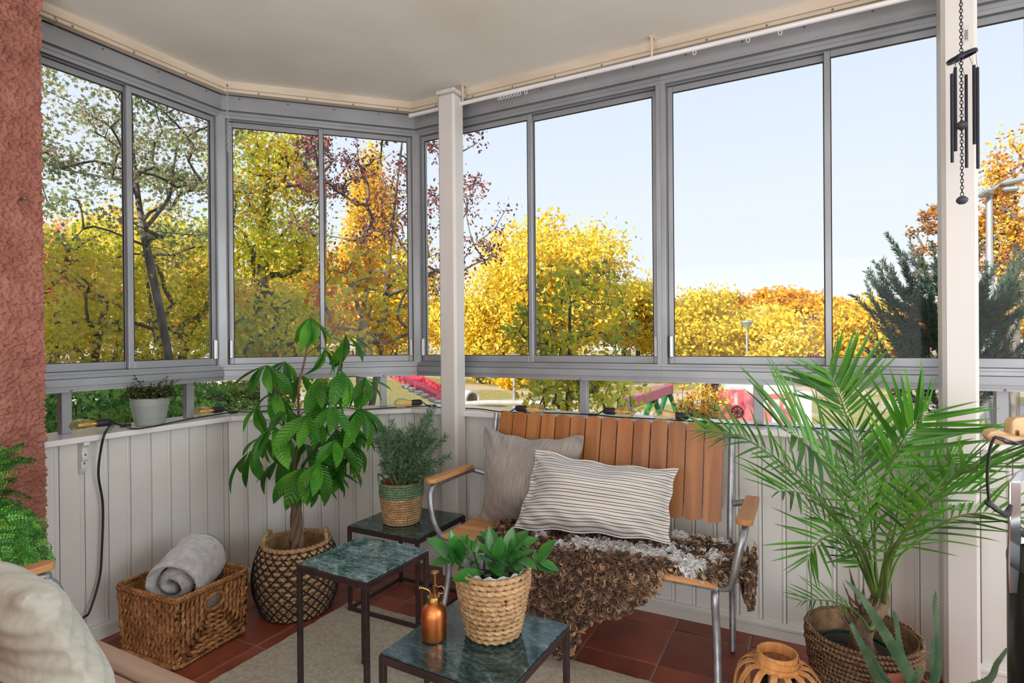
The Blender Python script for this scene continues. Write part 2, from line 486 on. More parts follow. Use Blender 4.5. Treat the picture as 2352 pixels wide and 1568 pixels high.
MT['screw'] = mat('steel screw', lin((120, 120, 122)), .4, .7)

# pinnate veins on the money tree leaves
_t = MT['pachira_leaf'].node_tree; _n = _t.nodes; _l = _t.links
_tc = _n.new('ShaderNodeTexCoord'); _sp = _n.new('ShaderNodeSeparateXYZ'); _l.new(_tc.outputs['Object'], _sp.inputs[0])
_ab = _n.new('ShaderNodeMath'); _ab.operation = 'ABSOLUTE'; _l.new(_sp.outputs['Y'], _ab.inputs[0])
_ma = _n.new('ShaderNodeMath'); _ma.operation = 'MULTIPLY_ADD'; _ma.inputs[1].default_value = -.75; _l.new(_ab.outputs[0], _ma.inputs[0]); _l.new(_sp.outputs['X'], _ma.inputs[2])
_mm = _n.new('ShaderNodeMath'); _mm.operation = 'MULTIPLY'; _mm.inputs[1].default_value = 2 * PI / .0155; _l.new(_ma.outputs[0], _mm.inputs[0])
_si = _n.new('ShaderNodeMath'); _si.operation = 'SINE'; _l.new(_mm.outputs[0], _si.inputs[0])
_bp = _n.new('ShaderNodeBump'); _bp.inputs['Strength'].default_value = .55; _bp.inputs['Distance'].default_value = .003; _l.new(_si.outputs[0], _bp.inputs['Height'])
_pb = [x for x in _n if x.type == 'BSDF_PRINCIPLED'][0]; _l.new(_bp.outputs[0], _pb.inputs['Normal'])
# ================================================================== the room shell
CEIL = 2.60
K = math.tan(math.radians(22.5))
class Seg:
    def __init__(s, o, x, y, L, m0, m1):
        s.L, s.m0, s.m1 = L, m0, m1
        M = ident()
        for i in range(2):
            M[i][0], M[i][1], M[i][3] = x[i], y[i], o[i]
        s.M = M
    def bar(s, mb, s0, s1, d0, d1, z0, z1):
        """prism along the wall, mitred where it runs into a corner; d counts outwards"""
        a0 = (lambda d: -K * d) if s0 is None else (lambda d: s0)
        a1 = (lambda d: s.L + K * d) if s1 is None else (lambda d: s1)
        mb.prism([(a0(d0), d0), (a1(d0), d0), (a1(d1), d1), (a0(d1), d1)], z0, z1)
        return mb
    def w(s, a, d, z): return np.array(s.M @ Vector((a, d, z)))
q = math.sqrt(.5)
SEG = {'left': Seg((-2.67, 1.085), (0, 1), (-1, 0), .839, False, True),
       'corner': Seg((-2.67, 1.924), (q, q), (-q, q), .676 / q, True, True),
       'right': Seg((-1.994, 2.60), (1, 0), (0, 1), 5.194, True, False)}
def s0(seg): return None if seg.m0 else 0.0
def s1(seg): return None if seg.m1 else seg.L

# floor: grout bed and one object per tile
b = MB(); b.prism([(-2.56, -1.3), (3.2, -1.3), (3.2, 2.6), (-1.994, 2.6), (-2.67, 1.924), (-2.67, 1.085), (-2.56, 1.085)], -.16, -.004)
floor = b.build('floor', MT['grout'], kind='structure', smooth=False)
setprops(floor, 'terracotta tiled balcony floor with grey joints', 'floor')
tb = MB(); tb.box((-.1465, -.1465, -.012), (.1465, .1465, 0), .003)
tile_me = tb.mesh('tile', MT['tile'], True, 30)
xs = np.arange(-2.627 - .3, 3.2, .3); ys = np.arange(2.48 - 13 * .3, 2.5, .3)
for x0 in xs:
    for y0 in ys:
        xa, xb, ya, yb = max(x0, -2.66), min(x0 + .3, 3.2), max(y0, -1.3), min(y0 + .3, 2.598)
        if xb - xa < .02 or yb - ya < .02: continue
        if (ya - xb) > 4.58: continue
        if xa < -2.56 and yb < 1.09: continue
        M = Matrix.Translation(((xa + xb) / 2, (ya + yb) / 2, random.uniform(-.0008, .0002)))
        if xb - xa < .299 or yb - ya < .299:
            b = MB(); b.box((-(xb - xa) / 2 + .0035, -(yb - ya) / 2 + .0035, -.012), ((xb - xa) / 2 - .0035, (yb - ya) / 2 - .0035, 0), .003)
            b.build('tile', MT['tile'], floor, M)
        else:
            inst('tile', tile_me, floor, M)

# walls: backing + one object per tongue-and-groove plank
def plank_mesh(w, h):
    # cross-section in (s, d): flat face, groove, bead, groove
    p = [(0.001, 0.0035), (.002, 0.0)]
    p += [(w - .020, 0.0), (w - .0185, .0035), (w - .017, .0035), (w - .0155, .0008), (w - .011, -.0006), (w - .0065, .0008), (w - .005, .0035), (w - .001, .0035)]
    p += [(w - .001, .015), (.001, .015)]
    b = MB(); b.prism(p, .055, h)
    return b.mesh('plank', MT['white_paint'], False)
PW = .0905
plank_me = plank_mesh(PW, .845)
walls = {}
for nm, sg in SEG.items():
    b = MB(); sg.bar(b, s0(sg), s1(sg), .0152, .205, 0, .844)
    wl_ = b.build('wall_' + nm, MT['white_paint'], M=sg.M, smooth=False, kind='structure')
    walls[nm] = wl_
    n = int(sg.L / PW)
    for i in range(n):
        inst('plank', plank_me, wl_, sg.M @ Matrix.Translation((i * PW, 0, 0)))
    rest = sg.L - n * PW
    if rest > .006:
        b = MB(); b.box((n * PW + .0008, 0.0, .055), (sg.L - .0005, .015, .845)); b.build('plank', MT['white_paint'], wl_, sg.M, smooth=False)
    setprops(wl_, {'left': 'white tongue-and-groove parapet wall beside the pink stucco', 'corner': 'white panelled parapet wall across the angled corner',
                   'right': 'white panelled parapet wall behind the bench'}[nm], 'wall')
    # baseboard with a moulded top
    b = MB(); sg.bar(b, s0(sg), s1(sg), -.014, -.0005, 0.0005, .046); sg.bar(b, s0(sg), s1(sg), -.019, -.0005, .046, .056); sg.bar(b, s0(sg), s1(sg), -.011, -.0005, .056, .068)
    bb = b.build('baseboard_' + nm, MT['white_paint'], M=sg.M, smooth=False, kind='structure')
    setprops(bb, {'left': 'white moulded baseboard below the left parapet', 'corner': 'white moulded baseboard across the angled corner', 'right': 'white moulded baseboard below the bench wall'}[nm], 'baseboard')
    # sill board
    b = MB(); sg.bar(b, s0(sg), s1(sg), -.05, .205, .845, .8695)
    sl = b.build('window_sill', MT['sill_paint'], M=sg.M, smooth=False, kind='structure')
    setprops(sl, {'left': 'white glossy window sill carrying the grey pot', 'corner': 'white window sill across the angled corner', 'right': 'white window sill behind the bench and palm'}[nm], 'sill')
    bv = sl.modifiers.new('edge', 'BEVEL'); bv.width = .004; bv.segments = 2
    # ceiling trim
    b = MB(); sg.bar(b, s0(sg), s1(sg), 0.0, .045, 2.562, CEIL - .0005); sg.bar(b, s0(sg), s1(sg), .012, .05, 2.548, 2.562)
    n_ = {'left': 'trim_1', 'corner': 'trim_2', 'right': 'trim_3'}[nm]
    tr = b.build(n_, MT['cream_trim'], M=sg.M, smooth=False, kind='structure')
    setprops(tr, {'left': 'cream wooden ceiling trim above the left windows', 'corner': 'cream wooden ceiling trim across the angled corner', 'right': 'cream wooden ceiling trim above the long window row'}[nm], 'trim')

# ceiling slab
b = MB(); b.prism([(-2.95, -1.3), (3.4, -1.3), (3.4, 2.85), (-2.1, 2.85), (-2.95, 2.05)], CEIL, 2.84)
c_ = b.build('ceiling', MT['ceiling'], smooth=False, kind='structure')
setprops(c_, 'off-white plastered balcony ceiling with faint stains', 'ceiling')
# pink stucco house wall on the left with a rough render skin
def stucco(name, x0, y0, y1, z0, z1, thick):
    ny, nz = 140, 680
    Y = np.linspace(y0, y1, ny); Z = np.linspace(z0, z1, nz)
    YY, ZZ = np.meshgrid(Y, Z, indexing='ij')
    r = rng.normal(size=(ny, nz))
    k = r.copy()
    for ax in (0, 1): k = (np.roll(k, 1, ax) + k * 2.2 + np.roll(k, -1, ax)) / 4.2
    k = k / k.std()
    hgt = np.clip(k, -1.6, 2.0) * .0042
    XX = x0 + hgt
    YY = YY + rng.normal(size=YY.shape) * .0012
    YY[-1, :] = y1 + np.clip(k[-1], -1, 1.5) * .002
    V = np.stack([XX, YY, ZZ], -1).reshape(-1, 3)
    i, j = np.meshgrid(np.arange(ny - 1), np.arange(nz - 1), indexing='ij')
    a = (i * nz + j).ravel()
    F = np.stack([a, a + nz, a + nz + 1, a + 1], 1)
    return V, F
b = MB(); b.box((-3.1, -1.45, 0), (-2.566, 1.081, 2.598))
pw = b.build('wall_stucco', MT['stucco'], smooth=False, kind='structure')
setprops(pw, 'terracotta pink house wall with coarse spatter render', 'wall')
V, F = stucco('render_skin', -2.557, .55, 1.084, .0, 2.598, .01)
me = fast_mesh('render_skin', V, F, MT['stucco'], smooth=True)
inst('render_skin', me, pw, kind='stuff')
b = MB(); b.lathe([(.006, 0), (.006, .02), (.004, .026)], 8)
hk = b.build('wall_plug', MT['screw'], pw, frame(onX(48, 457, -2.552), (0, 0, 1), (1, 0, 0)))

# house wall behind the photographer with its glazed doors, and the gable end
b = MB()
b.box((-3.1, -1.5, 0), (-1.75, -1.3, 2.598)); b.box((2.15, -1.5, 0), (3.4, -1.3, 2.598)); b.box((-1.75, -1.5, 2.5), (2.15, -1.3, 2.598))
hw = b.build('wall_house', MT['stucco'], smooth=False, kind='structure')
setprops(hw, 'terracotta pink house wall around the terrace doors', 'wall')
dr = thing('door_1', 'wide white glazed terrace doors into the flat', 'door', (.2, -1.4, 0), kind='structure')
b = MB()
for x in (-1.75, -.5, .82, 2.07): b.box((x, -1.44, 0), (x + .08, -1.36, 2.5), .006)
b.box((-1.75, -1.44, 2.42), (2.15, -1.36, 2.5), .006); b.box((-1.75, -1.44, 0), (2.15, -1.36, .12), .006)
b.build('door_frame', MT['sill_paint'], dr, ang=30)
for x0, x1 in ((-1.67, -.5), (-.42, .82), (.9, 2.07)):
    b = MB(); b.box((x0, -1.405, .12), (x1, -1.398, 2.42)); b.build('glass_pane', MT['glass'], dr, smooth=False)
b = MB(); b.box((3.2, -1.3, 0), (3.4, 2.85, .9)); b.box((3.2, -1.3, 2.4), (3.4, 2.85, 2.598)); b.box((3.2, -1.3, .9), (3.4, -.35, 2.4)); b.box((3.2, 2.35, .9), (3.4, 2.85, 2.4))
gw = b.build('wall_gable', MT['white_paint'], smooth=False, kind='structure')
setprops(gw, 'white gable wall with a side window', 'wall')
gwn = thing('window_6', 'white framed gable window', 'window', (3.3, 1.0, .9), kind='structure')
b = MB(); b.box((3.24, -.35, .9), (3.34, -.29, 2.4)); b.box((3.24, 2.29, .9), (3.34, 2.35, 2.4)); b.box((3.24, -.35, .9), (3.34, 2.35, .96)); b.box((3.24, -.35, 2.34), (3.34, 2.35, 2.4)); b.box((3.24, .97, .9), (3.34, 1.03, 2.4))
b.build('window_frame', MT['sill_paint'], gwn, smooth=False)
for y0, y1 in ((-.29, .97), (1.03, 2.29)):
    b = MB(); b.box((3.287, y0, .96), (3.293, y1, 2.34)); b.build('glass_pane', MT['glass'], gwn, smooth=False)

# the rest of the house (casts its long shadow over the near trees)
b = MB()
b.box((-19, -13, -2.25), (16, -1.52, 5.6))
b.box((-3.1, -1.52, 2.86), (3.4, 2.85, 5.6))
b.box((-3.0, -1.45, -2.25), (3.3, 2.78, -.17))
b.box((-3.4, -1.51, -2.25), (-3.11, .9, 5.6))
bd = b.build('house_block', MT['stucco'], smooth=False, kind='structure')
setprops(bd, 'pink apartment house that carries the balcony', 'building')

# ------------------------------------------------------------------ windows
screw_b = MB(); screw_b.lathe([(.0045, 0), (.0045, .0015), (.003, .0028)], 8)
screw_me = screw_b.mesh('screw', MT['screw'])
def screw(parent, sg, s, d, z): inst('screw', screw_me, parent, sg.M @ Matrix.Translation((s, d, z)) @ Matrix.Rotation(PI / 2, 4, 'X'))
Z_LEDGE, Z_GB, Z_GT, Z_HD = 1.046, 1.165, 2.405, 2.470
def window(num, nm, a, bnd, mid, label, handles=(), swap=False):
    """one two-leaf sliding unit from a to bnd along wall nm, its leaves meeting at mid"""
    sg = SEG[nm]
    D = .10
    base = sg.w((a + bnd) / 2, D, Z_LEDGE)
    w = thing('window_%d' % num, label, 'window', base, kind='structure')
    b = MB()
    A, B_ = a, bnd
    b.box((A, D - .012, 1.100), (A + .022, D + .065, Z_HD), .002); b.box((B_ - .022, D - .012, 1.100), (B_, D + .065, Z_HD), .002)
    b.box((A, D - .022, 1.100), (B_, D + .07, 1.118), .002)
    b.box((A, D - .014, 1.118), (B_, D - .008, 1.128)); b.box((A, D + .022, 1.118), (B_, D + .028, 1.128)); b.box((A, D + .060, 1.118), (B_, D + .066, 1.128))
    b.box((A, D - .020, 2.452), (B_, D + .07, Z_HD), .002)
    b.box((A, D - .014, 2.436), (B_, D - .008, 2.452)); b.box((A, D + .022, 2.436), (B_, D + .028, 2.452)); b.box((A, D + .060, 2.436), (B_, D + .066, 2.452))
    b.build('outer_frame', MT['alu'], w, sg.M, ang=30)
    L0, L1 = A + .024, mid + .012
    R0, R1 = mid - .012, B_ - .024
    for k, (x0, x1) in enumerate(((L0, L1), (R0, R1))):
        dd = D + (.002 if (k == 1) != swap else .032)
        f = MB(); st = .024
        f.box((x0, dd, 1.129), (x0 + st, dd + .018, 2.434), .002); f.box((x1 - st, dd, 1.129), (x1, dd + .018, 2.434), .002)
        f.box((x0 + st, dd, 1.129), (x1 - st, dd + .018, Z_GB), .002); f.box((x0 + st, dd, Z_GT), (x1 - st, dd + .018, 2.434), .002)
        sh = f.build('sash', MT['alu'], w, sg.M, ang=30)
        p = MB(); p.box((x0 + st - .004, dd + .006, Z_GB - .004), (x1 - st + .004, dd + .011, Z_GT + .004)); p.build('glass_pane', MT['glass'], sh, sg.M, smooth=False)
        g = MB()
        g.box((x0 + st - .001, dd + .001, Z_GB), (x0 + st + .003, dd + .005, Z_GT)); g.box((x1 - st - .003, dd + .001, Z_GB), (x1 - st + .001, dd + .005, Z_GT))
        g.box((x0 + st, dd + .001, Z_GB - .001), (x1 - st, dd + .005, Z_GB + .002)); g.box((x0 + st, dd + .001, Z_GT - .003), (x1 - st, dd + .005, Z_GT + .001))
        g.build('gasket', MT['rubber'], sh, sg.M, smooth=False)
        if k in handles:
            hx = (x0 + .004) if k == 0 else (x1 - .020)
            h = MB(); h.box((hx, dd - .016, 1.160), (hx + .016, dd - .001, 1.262), .003); h.box((hx + .005, dd - .024, 1.162), (hx + .011, dd - .014, 1.260), .002)
            h.build('handle', MT['alu_hi'], sh, sg.M, ang=30)
    return w
wins = {}
lseg, cseg, rseg = SEG['left'], SEG['corner'], SEG['right']
wins['left'] = [window(1, 'left', -.02, lseg.L + .035, 1.512 - 1.085, 'aluminium sliding window beside the pink stucco wall', (1,))]
wins['corner'] = [window(2, 'corner', -.035, cseg.L + .035, .467, 'aluminium sliding window across the angled corner, behind the money tree', (0, 1))]
X0 = 1.994
wins['right'] = [window(3, 'right', -.035, -.617 + X0, -1.304 + X0, 'aluminium sliding window behind the bench, beside the slim post', (0, 1), True),
                 window(4, 'right', -.617 + X0, .745 + X0, .067 + X0, 'aluminium sliding window behind the palm and wind chime', (0,), False),
                 window(5, 'right', .745 + X0, 2.11 + X0, 1.43 + X0, 'aluminium sliding window beyond the stained post', (0,), True),
                 window(7, 'right', 2.11 + X0, 3.19 + X0, 2.68 + X0, 'aluminium sliding window next to the gable wall', (0,), True)]
# ledge below and fascia above each row, corner mullions, short lower posts and the low fixed panes
LOWER = {'left': [.165, .705], 'corner': [.16, .796], 'right': [.98, 1.79, 2.62, 3.45, 4.28]}
for nm, sg in SEG.items():
    w0 = wins[nm][0]
    b = MB()
    sg.bar(b, s0(sg), s1(sg), .060, .175, 1.070, 1.0995); sg.bar(b, s0(sg), s1(sg), .072, .15, 1.054, 1.070); sg.bar(b, s0(sg), s1(sg), .064, .15, Z_LEDGE, 1.055)
    b.build('lower_ledge', MT['alu'], w0, sg.M, smooth=False)
    b = MB()
    sg.bar(b, s0(sg), s1(sg), .066, .18, 2.4705, 2.548); sg.bar(b, s0(sg), s1(sg), .058, .07, 2.4705, 2.478)
    b.build('fascia', MT['alu'], w0, sg.M, smooth=False)
    b = MB(); sg.bar(b, s0(sg), s1(sg), .095, .2, 2.549, CEIL - .0005); b.build('soffit', MT['alu'], w0, sg.M, smooth=False)
    n = int(sg.L / .24)
    for i in range(n + 1):
        s_ = .06 + i * .24
        if s_ < sg.L - .02:
            screw(w0, sg, s_, .066, 2.535); screw(w0, sg, s_ + .1, .012, 2.553)
    edges = LOWER[nm]
    for s_ in edges:
        b = MB(); b.box((s_ - .019, .10, .8697), (s_ + .019, .138, Z_LEDGE), .002); b.build('lower_post', MT['alu'], w0, sg.M, ang=30)
        screw(w0, sg, s_, .0635, 1.051)
    cuts = [-.05 if sg.m0 else 0] + edges + [sg.L + .05 if sg.m1 else sg.L]
    for i in range(len(cuts) - 1):
        b = MB(); b.box((cuts[i] + .002, .150, .8697), (cuts[i + 1] - .002, .156, 1.0695)); b.build('lower_pane', MT['glass'], w0, sg.M, smooth=False)
def cpost(c_xy, ang, par):
    b = MB(); b.box((-.02, -.02, 1.0997), (.02, .03, 2.4702), .003)
    b.build('corner_mullion', MT['alu'], par, rotz(ang, (c_xy[0], c_xy[1], 0)), ang=30)
pc = lseg.w(lseg.L + K * .10, .10, 0); cpost(pc, math.radians(67.5), wins['left'][0])
pc = cseg.w(cseg.L + K * .10, .10, 0); cpost(pc, math.radians(22.5), wins['corner'][0])

# ------------------------------------------------------------------ posts
b = MB(); b.box((-1.735, 2.482, .0005), (-1.630, 2.5985 - .016 - .003, 2.54), .012)
po = b.build('support_post', MT['post_paint'], ang=30, kind='structure')
setprops(po, 'slim white steel post beside the rosemary', 'post')
b = MB(); b.box((-1.739, 2.478, 2.54), (-1.626, 2.595, 2.561), .003); b.build('post_head', MT['post_paint'], po, ang=30)
t = NT('rust stained post paint')
bs = t.new('ShaderNodeBsdfPrincipled', Roughness=.45)
tc = t.new('ShaderNodeTexCoord'); mp = t.new('ShaderNodeMapping'); mp.inputs['Scale'].default_value = (64, 64, .5)
t.lk(tc.outputs['Object'], mp.inputs[0])
nz = t.new('ShaderNodeTexNoise', Scale=1.0, Detail=5., Distortion=.5); t.lk(mp.outputs[0], nz.inputs['Vector'])
sp = t.new('ShaderNodeSeparateXYZ'); t.lk(tc.outputs['Object'], sp.inputs[0])
mr = t.new('ShaderNodeMapRange'); mr.inputs[1].default_value = 1.2; mr.inputs[2].default_value = 2.5; mr.inputs[3].default_value = -.06; mr.inputs[4].default_value = .06
t.lk(sp.outputs['Z'], mr.inputs[0])
ad = t.new('ShaderNodeMath', _operation='ADD'); t.lk(nz.outputs[0], ad.inputs[0]); t.lk(mr.outputs[0], ad.inputs[1])
rp = t.new('ShaderNodeValToRGB'); el = rp.color_ramp.elements
el[0].position = .69; el[0].color = rgba(lin((214, 210, 204))); el[1].position = .77; el[1].color = rgba(lin((176, 112, 66)))
t.lk(ad.outputs[0], rp.inputs[0]); t.lk(rp.outputs[0], bs.inputs['Base Color']); t.lk(bs.outputs[0], t.out.inputs[0])
b = MB(); b.box((.413, 2.482, .0005), (.516, 2.5795, 2.54), .012)
po2 = b.build('support_post', t.m, ang=30, kind='structure')
setprops(po2, 'white post with rust streaks behind the wind chime', 'post')
b = MB(); b.box((.409, 2.478, 2.54), (.520, 2.595, 2.561), .003); b.build('post_head', MT['post_paint'], po2, ang=30)
# bar-code sticker on the post
p0 = onY(2218, 75, 2.4815)
b = MB(); b.box((p0[0] - .008, 2.4806, p0[2] - .032), (p0[0] + .010, 2.4818, p0[2] + .026)); st = b.build('sticker', mat('sticker paper', lin((206, 200, 198)), .5), po2, smooth=False)
b = MB()
z_ = p0[2] - .026
while z_ < p0[2] + .008:
    h_ = random.choice((.0008, .0014, .002)); b.box((p0[0] - .004, 2.4802, z_), (p0[0] + .006, 2.4807, z_ + h_)); z_ += h_ + random.choice((.001, .0016))
b.build('bar_code', mat('sticker print', lin((92, 84, 88)), .6), st, smooth=False)
# ================================================================== rug
t = NT('woven rug')
bs = t.new('ShaderNodeBsdfPrincipled', Roughness=.95)
tc = t.new('ShaderNodeTexCoord')
wv = t.new('ShaderNodeTexWave', Scale=95., Distortion=3.); wv.inputs['Detail Scale'].default_value = 4
t.lk(tc.outputs['Object'], wv.inputs['Vector'])
nz = t.new('ShaderNodeTexNoise', Scale=70., Detail=6.); t.lk(tc.outputs['Object'], nz.inputs['Vector'])
rp = t.new('ShaderNodeValToRGB'); rp.color_ramp.elements[0].position = .3; rp.color_ramp.elements[1].position = .7
rp.color_ramp.elements[0].color = rgba(lin((172, 162, 142))); rp.color_ramp.elements[1].color = rgba(lin((206, 198, 180)))
t.lk(nz.outputs[0], rp.inputs[0]); t.lk(rp.outputs[0], bs.inputs['Base Color'])
ad = t.new('ShaderNodeMath', _operation='ADD'); t.lk(wv.outputs['Fac'], ad.inputs[0]); t.lk(nz.outputs[0], ad.inputs[1])
bp = t.new('ShaderNodeBump', Strength=.5, Distance=.003); t.lk(ad.outputs[0], bp.inputs['Height']); t.lk(bp.outputs[0], bs.inputs['Normal']); t.lk(bs.outputs[0], t.out.inputs[0])
poly = []
for x in np.linspace(-1.95, -.28, 60): poly.append((x, 2.05 + random.uniform(-.004, .004)))
for y in np.linspace(2.05, .1, 50)[1:-1]: poly.append((-.28 + random.uniform(-.004, .004), y))
for x in np.linspace(-.28, -1.95, 60): poly.append((x, .1 + random.uniform(-.004, .004)))
for y in np.linspace(.1, 2.05, 50)[1:-1]: poly.append((-1.952 + random.uniform(-.004, .004), y))
b = MB(); b.prism(list(reversed(poly)), .0008, .0085)
b.build('rug', t.m, smooth=False, label='flat beige woven rug under the marble tables', cat='rug')
RUGZ = .0088
def footz(x, y): return RUGZ if (-1.96 < x < -.27 and .09 < y < 2.06) else .0006

# ================================================================== marble tables
def table(label, x0, x1, y0, y1, h, z0a, mk='marble_dark', leg=.016, base=False, rot=0.0, group=None):
    """thin steel frame with an inset marble top"""
    cx, cy = (x0 + x1) / 2, (y0 + y1) / 2
    W, D = (x1 - x0) / 2, (y1 - y0) / 2
    M = rotz(rot, (cx, cy, 0))
    root = thing('side_table', label, 'side table', (cx, cy, z0a))
    f = MB()
    r = .022
    for sgn in (-1, 1):
        f.box((-W, sgn * D - (leg if sgn > 0 else 0), h - r), (W, sgn * D + (leg if sgn < 0 else 0), h - .002), .0015)
        f.box((sgn * W - (leg if sgn > 0 else 0), -D + leg, h - r), (sgn * W + (leg if sgn < 0 else 0), D - leg, h - .002), .0015)
    f.build('top_frame', MT['dark_steel'], root, M, ang=30)
    for sx in (-1, 1):
        for sy in (-1, 1):
            fz = footz(cx + sx * W, cy + sy * D)
            lm = MB(); lm.box((-leg / 2, -leg / 2, fz), (leg / 2, leg / 2, h - r), .0015)
            lm.build('leg', MT['dark_steel'], root, M @ Matrix.Translation((sx * (W - leg / 2), sy * (D - leg / 2), 0)), ang=30)
    if base:
        f = MB(); q_ = leg - .002
        for sy in (-1, 1):
            f.box((-W + leg, sy * (D - leg / 2) - q_ / 2, z0a + .002), (W - leg, sy * (D - leg / 2) + q_ / 2, z0a + .002 + q_), .001)
        for sx in (-1, 1):
            f.box((sx * (W - leg / 2) - q_ / 2, -D + leg, z0a + .002), (sx * (W - leg / 2) + q_ / 2, D - leg, z0a + .002 + q_), .001)
        f.build('floor_stretcher', MT['dark_steel'], root, M, ang=30)
    s = MB(); s.box((-W + .003, -D + .003, h - .0018), (W - .003, D - .003, h + .004), .0015)
    s.build('marble_top', MT[mk], root, M, ang=30)
    return root
TZ_FAR, TZ_MID, TZ_NEAR = .400, .500, .462
table('low dark green marble table with floor stretchers, holding the rosemary', -1.896, -1.494, 1.965, 2.348, TZ_FAR - .004, RUGZ, base=True)
table('tall empty marble table with pale veins', -1.540, -1.222, 1.356, 1.672, TZ_MID - .004, RUGZ, 'marble', rot=-.03)
table('marble table carrying the copper mister and zz plant', -.965, -.600, 1.105, 1.470, TZ_NEAR - .004, RUGZ, rot=-.035)

# ================================================================== bench and armchair (teak slats on galvanised tube)
def slat_mesh(w, h, th, round_ends=True, n=9):
    """vertical slat in x-z, arched ends"""
    poly = []
    e = .012
    xs_ = np.linspace(-w / 2, w / 2, n)
    for x in xs_: poly.append((x, -e * (1 - (2 * x / w) ** 2) * 1.0 + 0))
    for x in reversed(xs_): poly.append((x, h + e * (1 - (2 * x / w) ** 2)))
    b = MB(); b.prism(poly, 0, th, 'y')
    return b
def bench(label, xl, xr, yf, yb, seat_h, back_n, back_w, ztop, name, cat, face=1, mats=('teak', 'teak_x', 'teak_y'), armz=.645, seat_n=6, arm_in=.035):
    """face=1: front towards -Y (back against the far wall); face=-1: front towards +Y"""
    root = thing(name, label, cat, ((xl + xr) / 2, (yf + yb) / 2, 0))
    F = face
    # seat slats
    depth = abs(yb - yf); pitch = depth / seat_n
    for i in range(seat_n):
        y0 = i * pitch
        b = MB(); b.box((-(xr - xl) / 2, .0, -.022), ((xr - xl) / 2, pitch - .006, 0), .003)
        M = Matrix.Translation(((xl + xr) / 2, yf + F * (y0 if F > 0 else y0 + pitch - .006), seat_h))
        o = b.build('seat_slat', MT[mats[1]], root, M, ang=30)
    # back slats
    b = slat_mesh(back_w * .93, .375, .016)
    me = b.mesh('back_slat', MT[mats[0]], True, 30)
    zb, zt = .522, ztop
    yb_b, yb_t = yb - F * .045, yb + F * .042
    tilt = math.atan2((yb_t - yb_b), (zt - zb))
    for i in range(back_n):
        x = xl + .034 + back_w * (i + .5)
        M = Matrix.Translation((x, yb_b, zb)) @ Matrix.Rotation(-tilt, 4, 'X')
        if F < 0: M = M @ Matrix.Rotation(PI, 4, 'Z')
        inst('back_slat', me, root, M)
    # rails behind the slats
    for zz in (.585, .80):
        yy = yb_b + (yb_t - yb_b) * (zz - zb) / (zt - zb) + F * .023
        b = MB(); b.box((xl + .03, yy - .004, zz - .016), (xr - .03, yy + .004, zz + .016), .001); b.build('back_rail', MT['galv'], root, ang=30)
    R = .0125
    for sgn, x in ((-1, xl), (1, xr)):
        xi, xo = x - sgn * .022, x + sgn * .085
        # upright and rear leg in one bent tube
        p = spline([(xi + sgn * .026, yb - F * .02, footz(xi, yb) + .004), (xi + sgn * .022, yb + F * .012, .20), (xi + sgn * .020, yb - F * .02, .40), (xi + sgn * .020, yb - F * .022, .52), (xi + sgn * .020, yb + F * .022, .72), (xi + sgn * .020, yb + F * .062, .885)], 30)
        b = MB(); b.tube(p, R, 10); b.build('back_leg', MT['galv'], root)
        # arm loop
        p = spline([(xi + sgn * .020, yb - F * .003, .585), (xo - sgn * .02, yb - F * .02, .605), (xo, yb - F * .07, armz - .032), (xo, yf + F * (arm_in + .045), armz - .036), (xo - sgn * .002, yf + F * (arm_in - .006), armz - .055),
                    (xo - sgn * .014, yf + F * (arm_in - .028), armz - .10), (xo - sgn * .030, yf + F * (arm_in - .026), seat_h + .04), (xo - sgn * .052, yf + F * .035, seat_h - .022), (xi, yf + F * .06, seat_h - .0365)], 44)
        b = MB(); b.tube(p, R, 10); b.build('arm_tube', MT['galv'], root)
        # front leg
        p = spline([(xi + sgn * .010, yf + F * .062, seat_h - .04), (xi + sgn * .012, yf + F * .028, seat_h - .075), (xi + sgn * .018, yf + F * .026, .22), (xi + sgn * .03, yf - F * .03, footz(xi, yf) + .010)], 22)
        b = MB(); b.tube(p, R + .001, 10); b.build('front_leg', MT['galv'], root)
        b = MB(); b.lathe([(.0135, 0), (.0145, .004), (.0145, .02)], 10); b.build('foot_cap', MT['black_plastic'], root, Matrix.Translation((xi + sgn * .03, yf - F * .029, footz(xi, yf - F * .03))))
        # arm rest: board with rounded front
        ya, yo = yf + F * (arm_in - .02), yb - F * .06
        pts = []
        w2 = .027
        for a in np.linspace(0, PI, 9): pts.append((w2 * math.cos(a) * 1.0, -w2 * .8 * math.sin(a)))
        L = abs(yo - ya) - .02
        pts += [(-w2 * .9, L), (w2 * .9, L)]
        b = MB(); b.prism(pts if F > 0 else [(-p_[0], -p_[1]) for p_ in pts], 0, .019)
        o = b.build('arm_rest', MT[mats[2]], root, Matrix.Translation((xo, ya + F * .02, armz - .0215)), ang=40)
        bv = o.modifiers.new('edge', 'BEVEL'); bv.width = .003; bv.segments = 2; bv.limit_method = 'ANGLE'
        # side rail under the seat
        b = MB(); b.tube([(xi, yf + F * .055, seat_h - .0365), (xi, yb - F * .02, seat_h - .0365)], .011, 8); b.build('side_rail', MT['galv'], root)
    for yy in (yf + F * .045, yb - F * .05):
        b = MB(); b.tube([(xl - .0, yy, seat_h - .035), (xr + .0, yy, seat_h - .035)], .0115, 8); b.build('cross_rail', MT['galv'], root)
    return root
XL_, XR_ = -1.395, -.285
SEATZ = .423
bench('teak slatted bench on galvanised tube legs below the windows', XL_, XR_, 2.015, 2.425, SEATZ, 14, .0746, .895, 'bench', 'bench')
bench('weathered teak bench carrying the big sage cushion, opposite the windows', -1.80, -.42, .868, .30, SEATZ, 18, .0728, .895, 'bench', 'bench', -1, ('teak', 'teak_grey', 'teak_y'), armz=.645, seat_n=8, arm_in=.075)

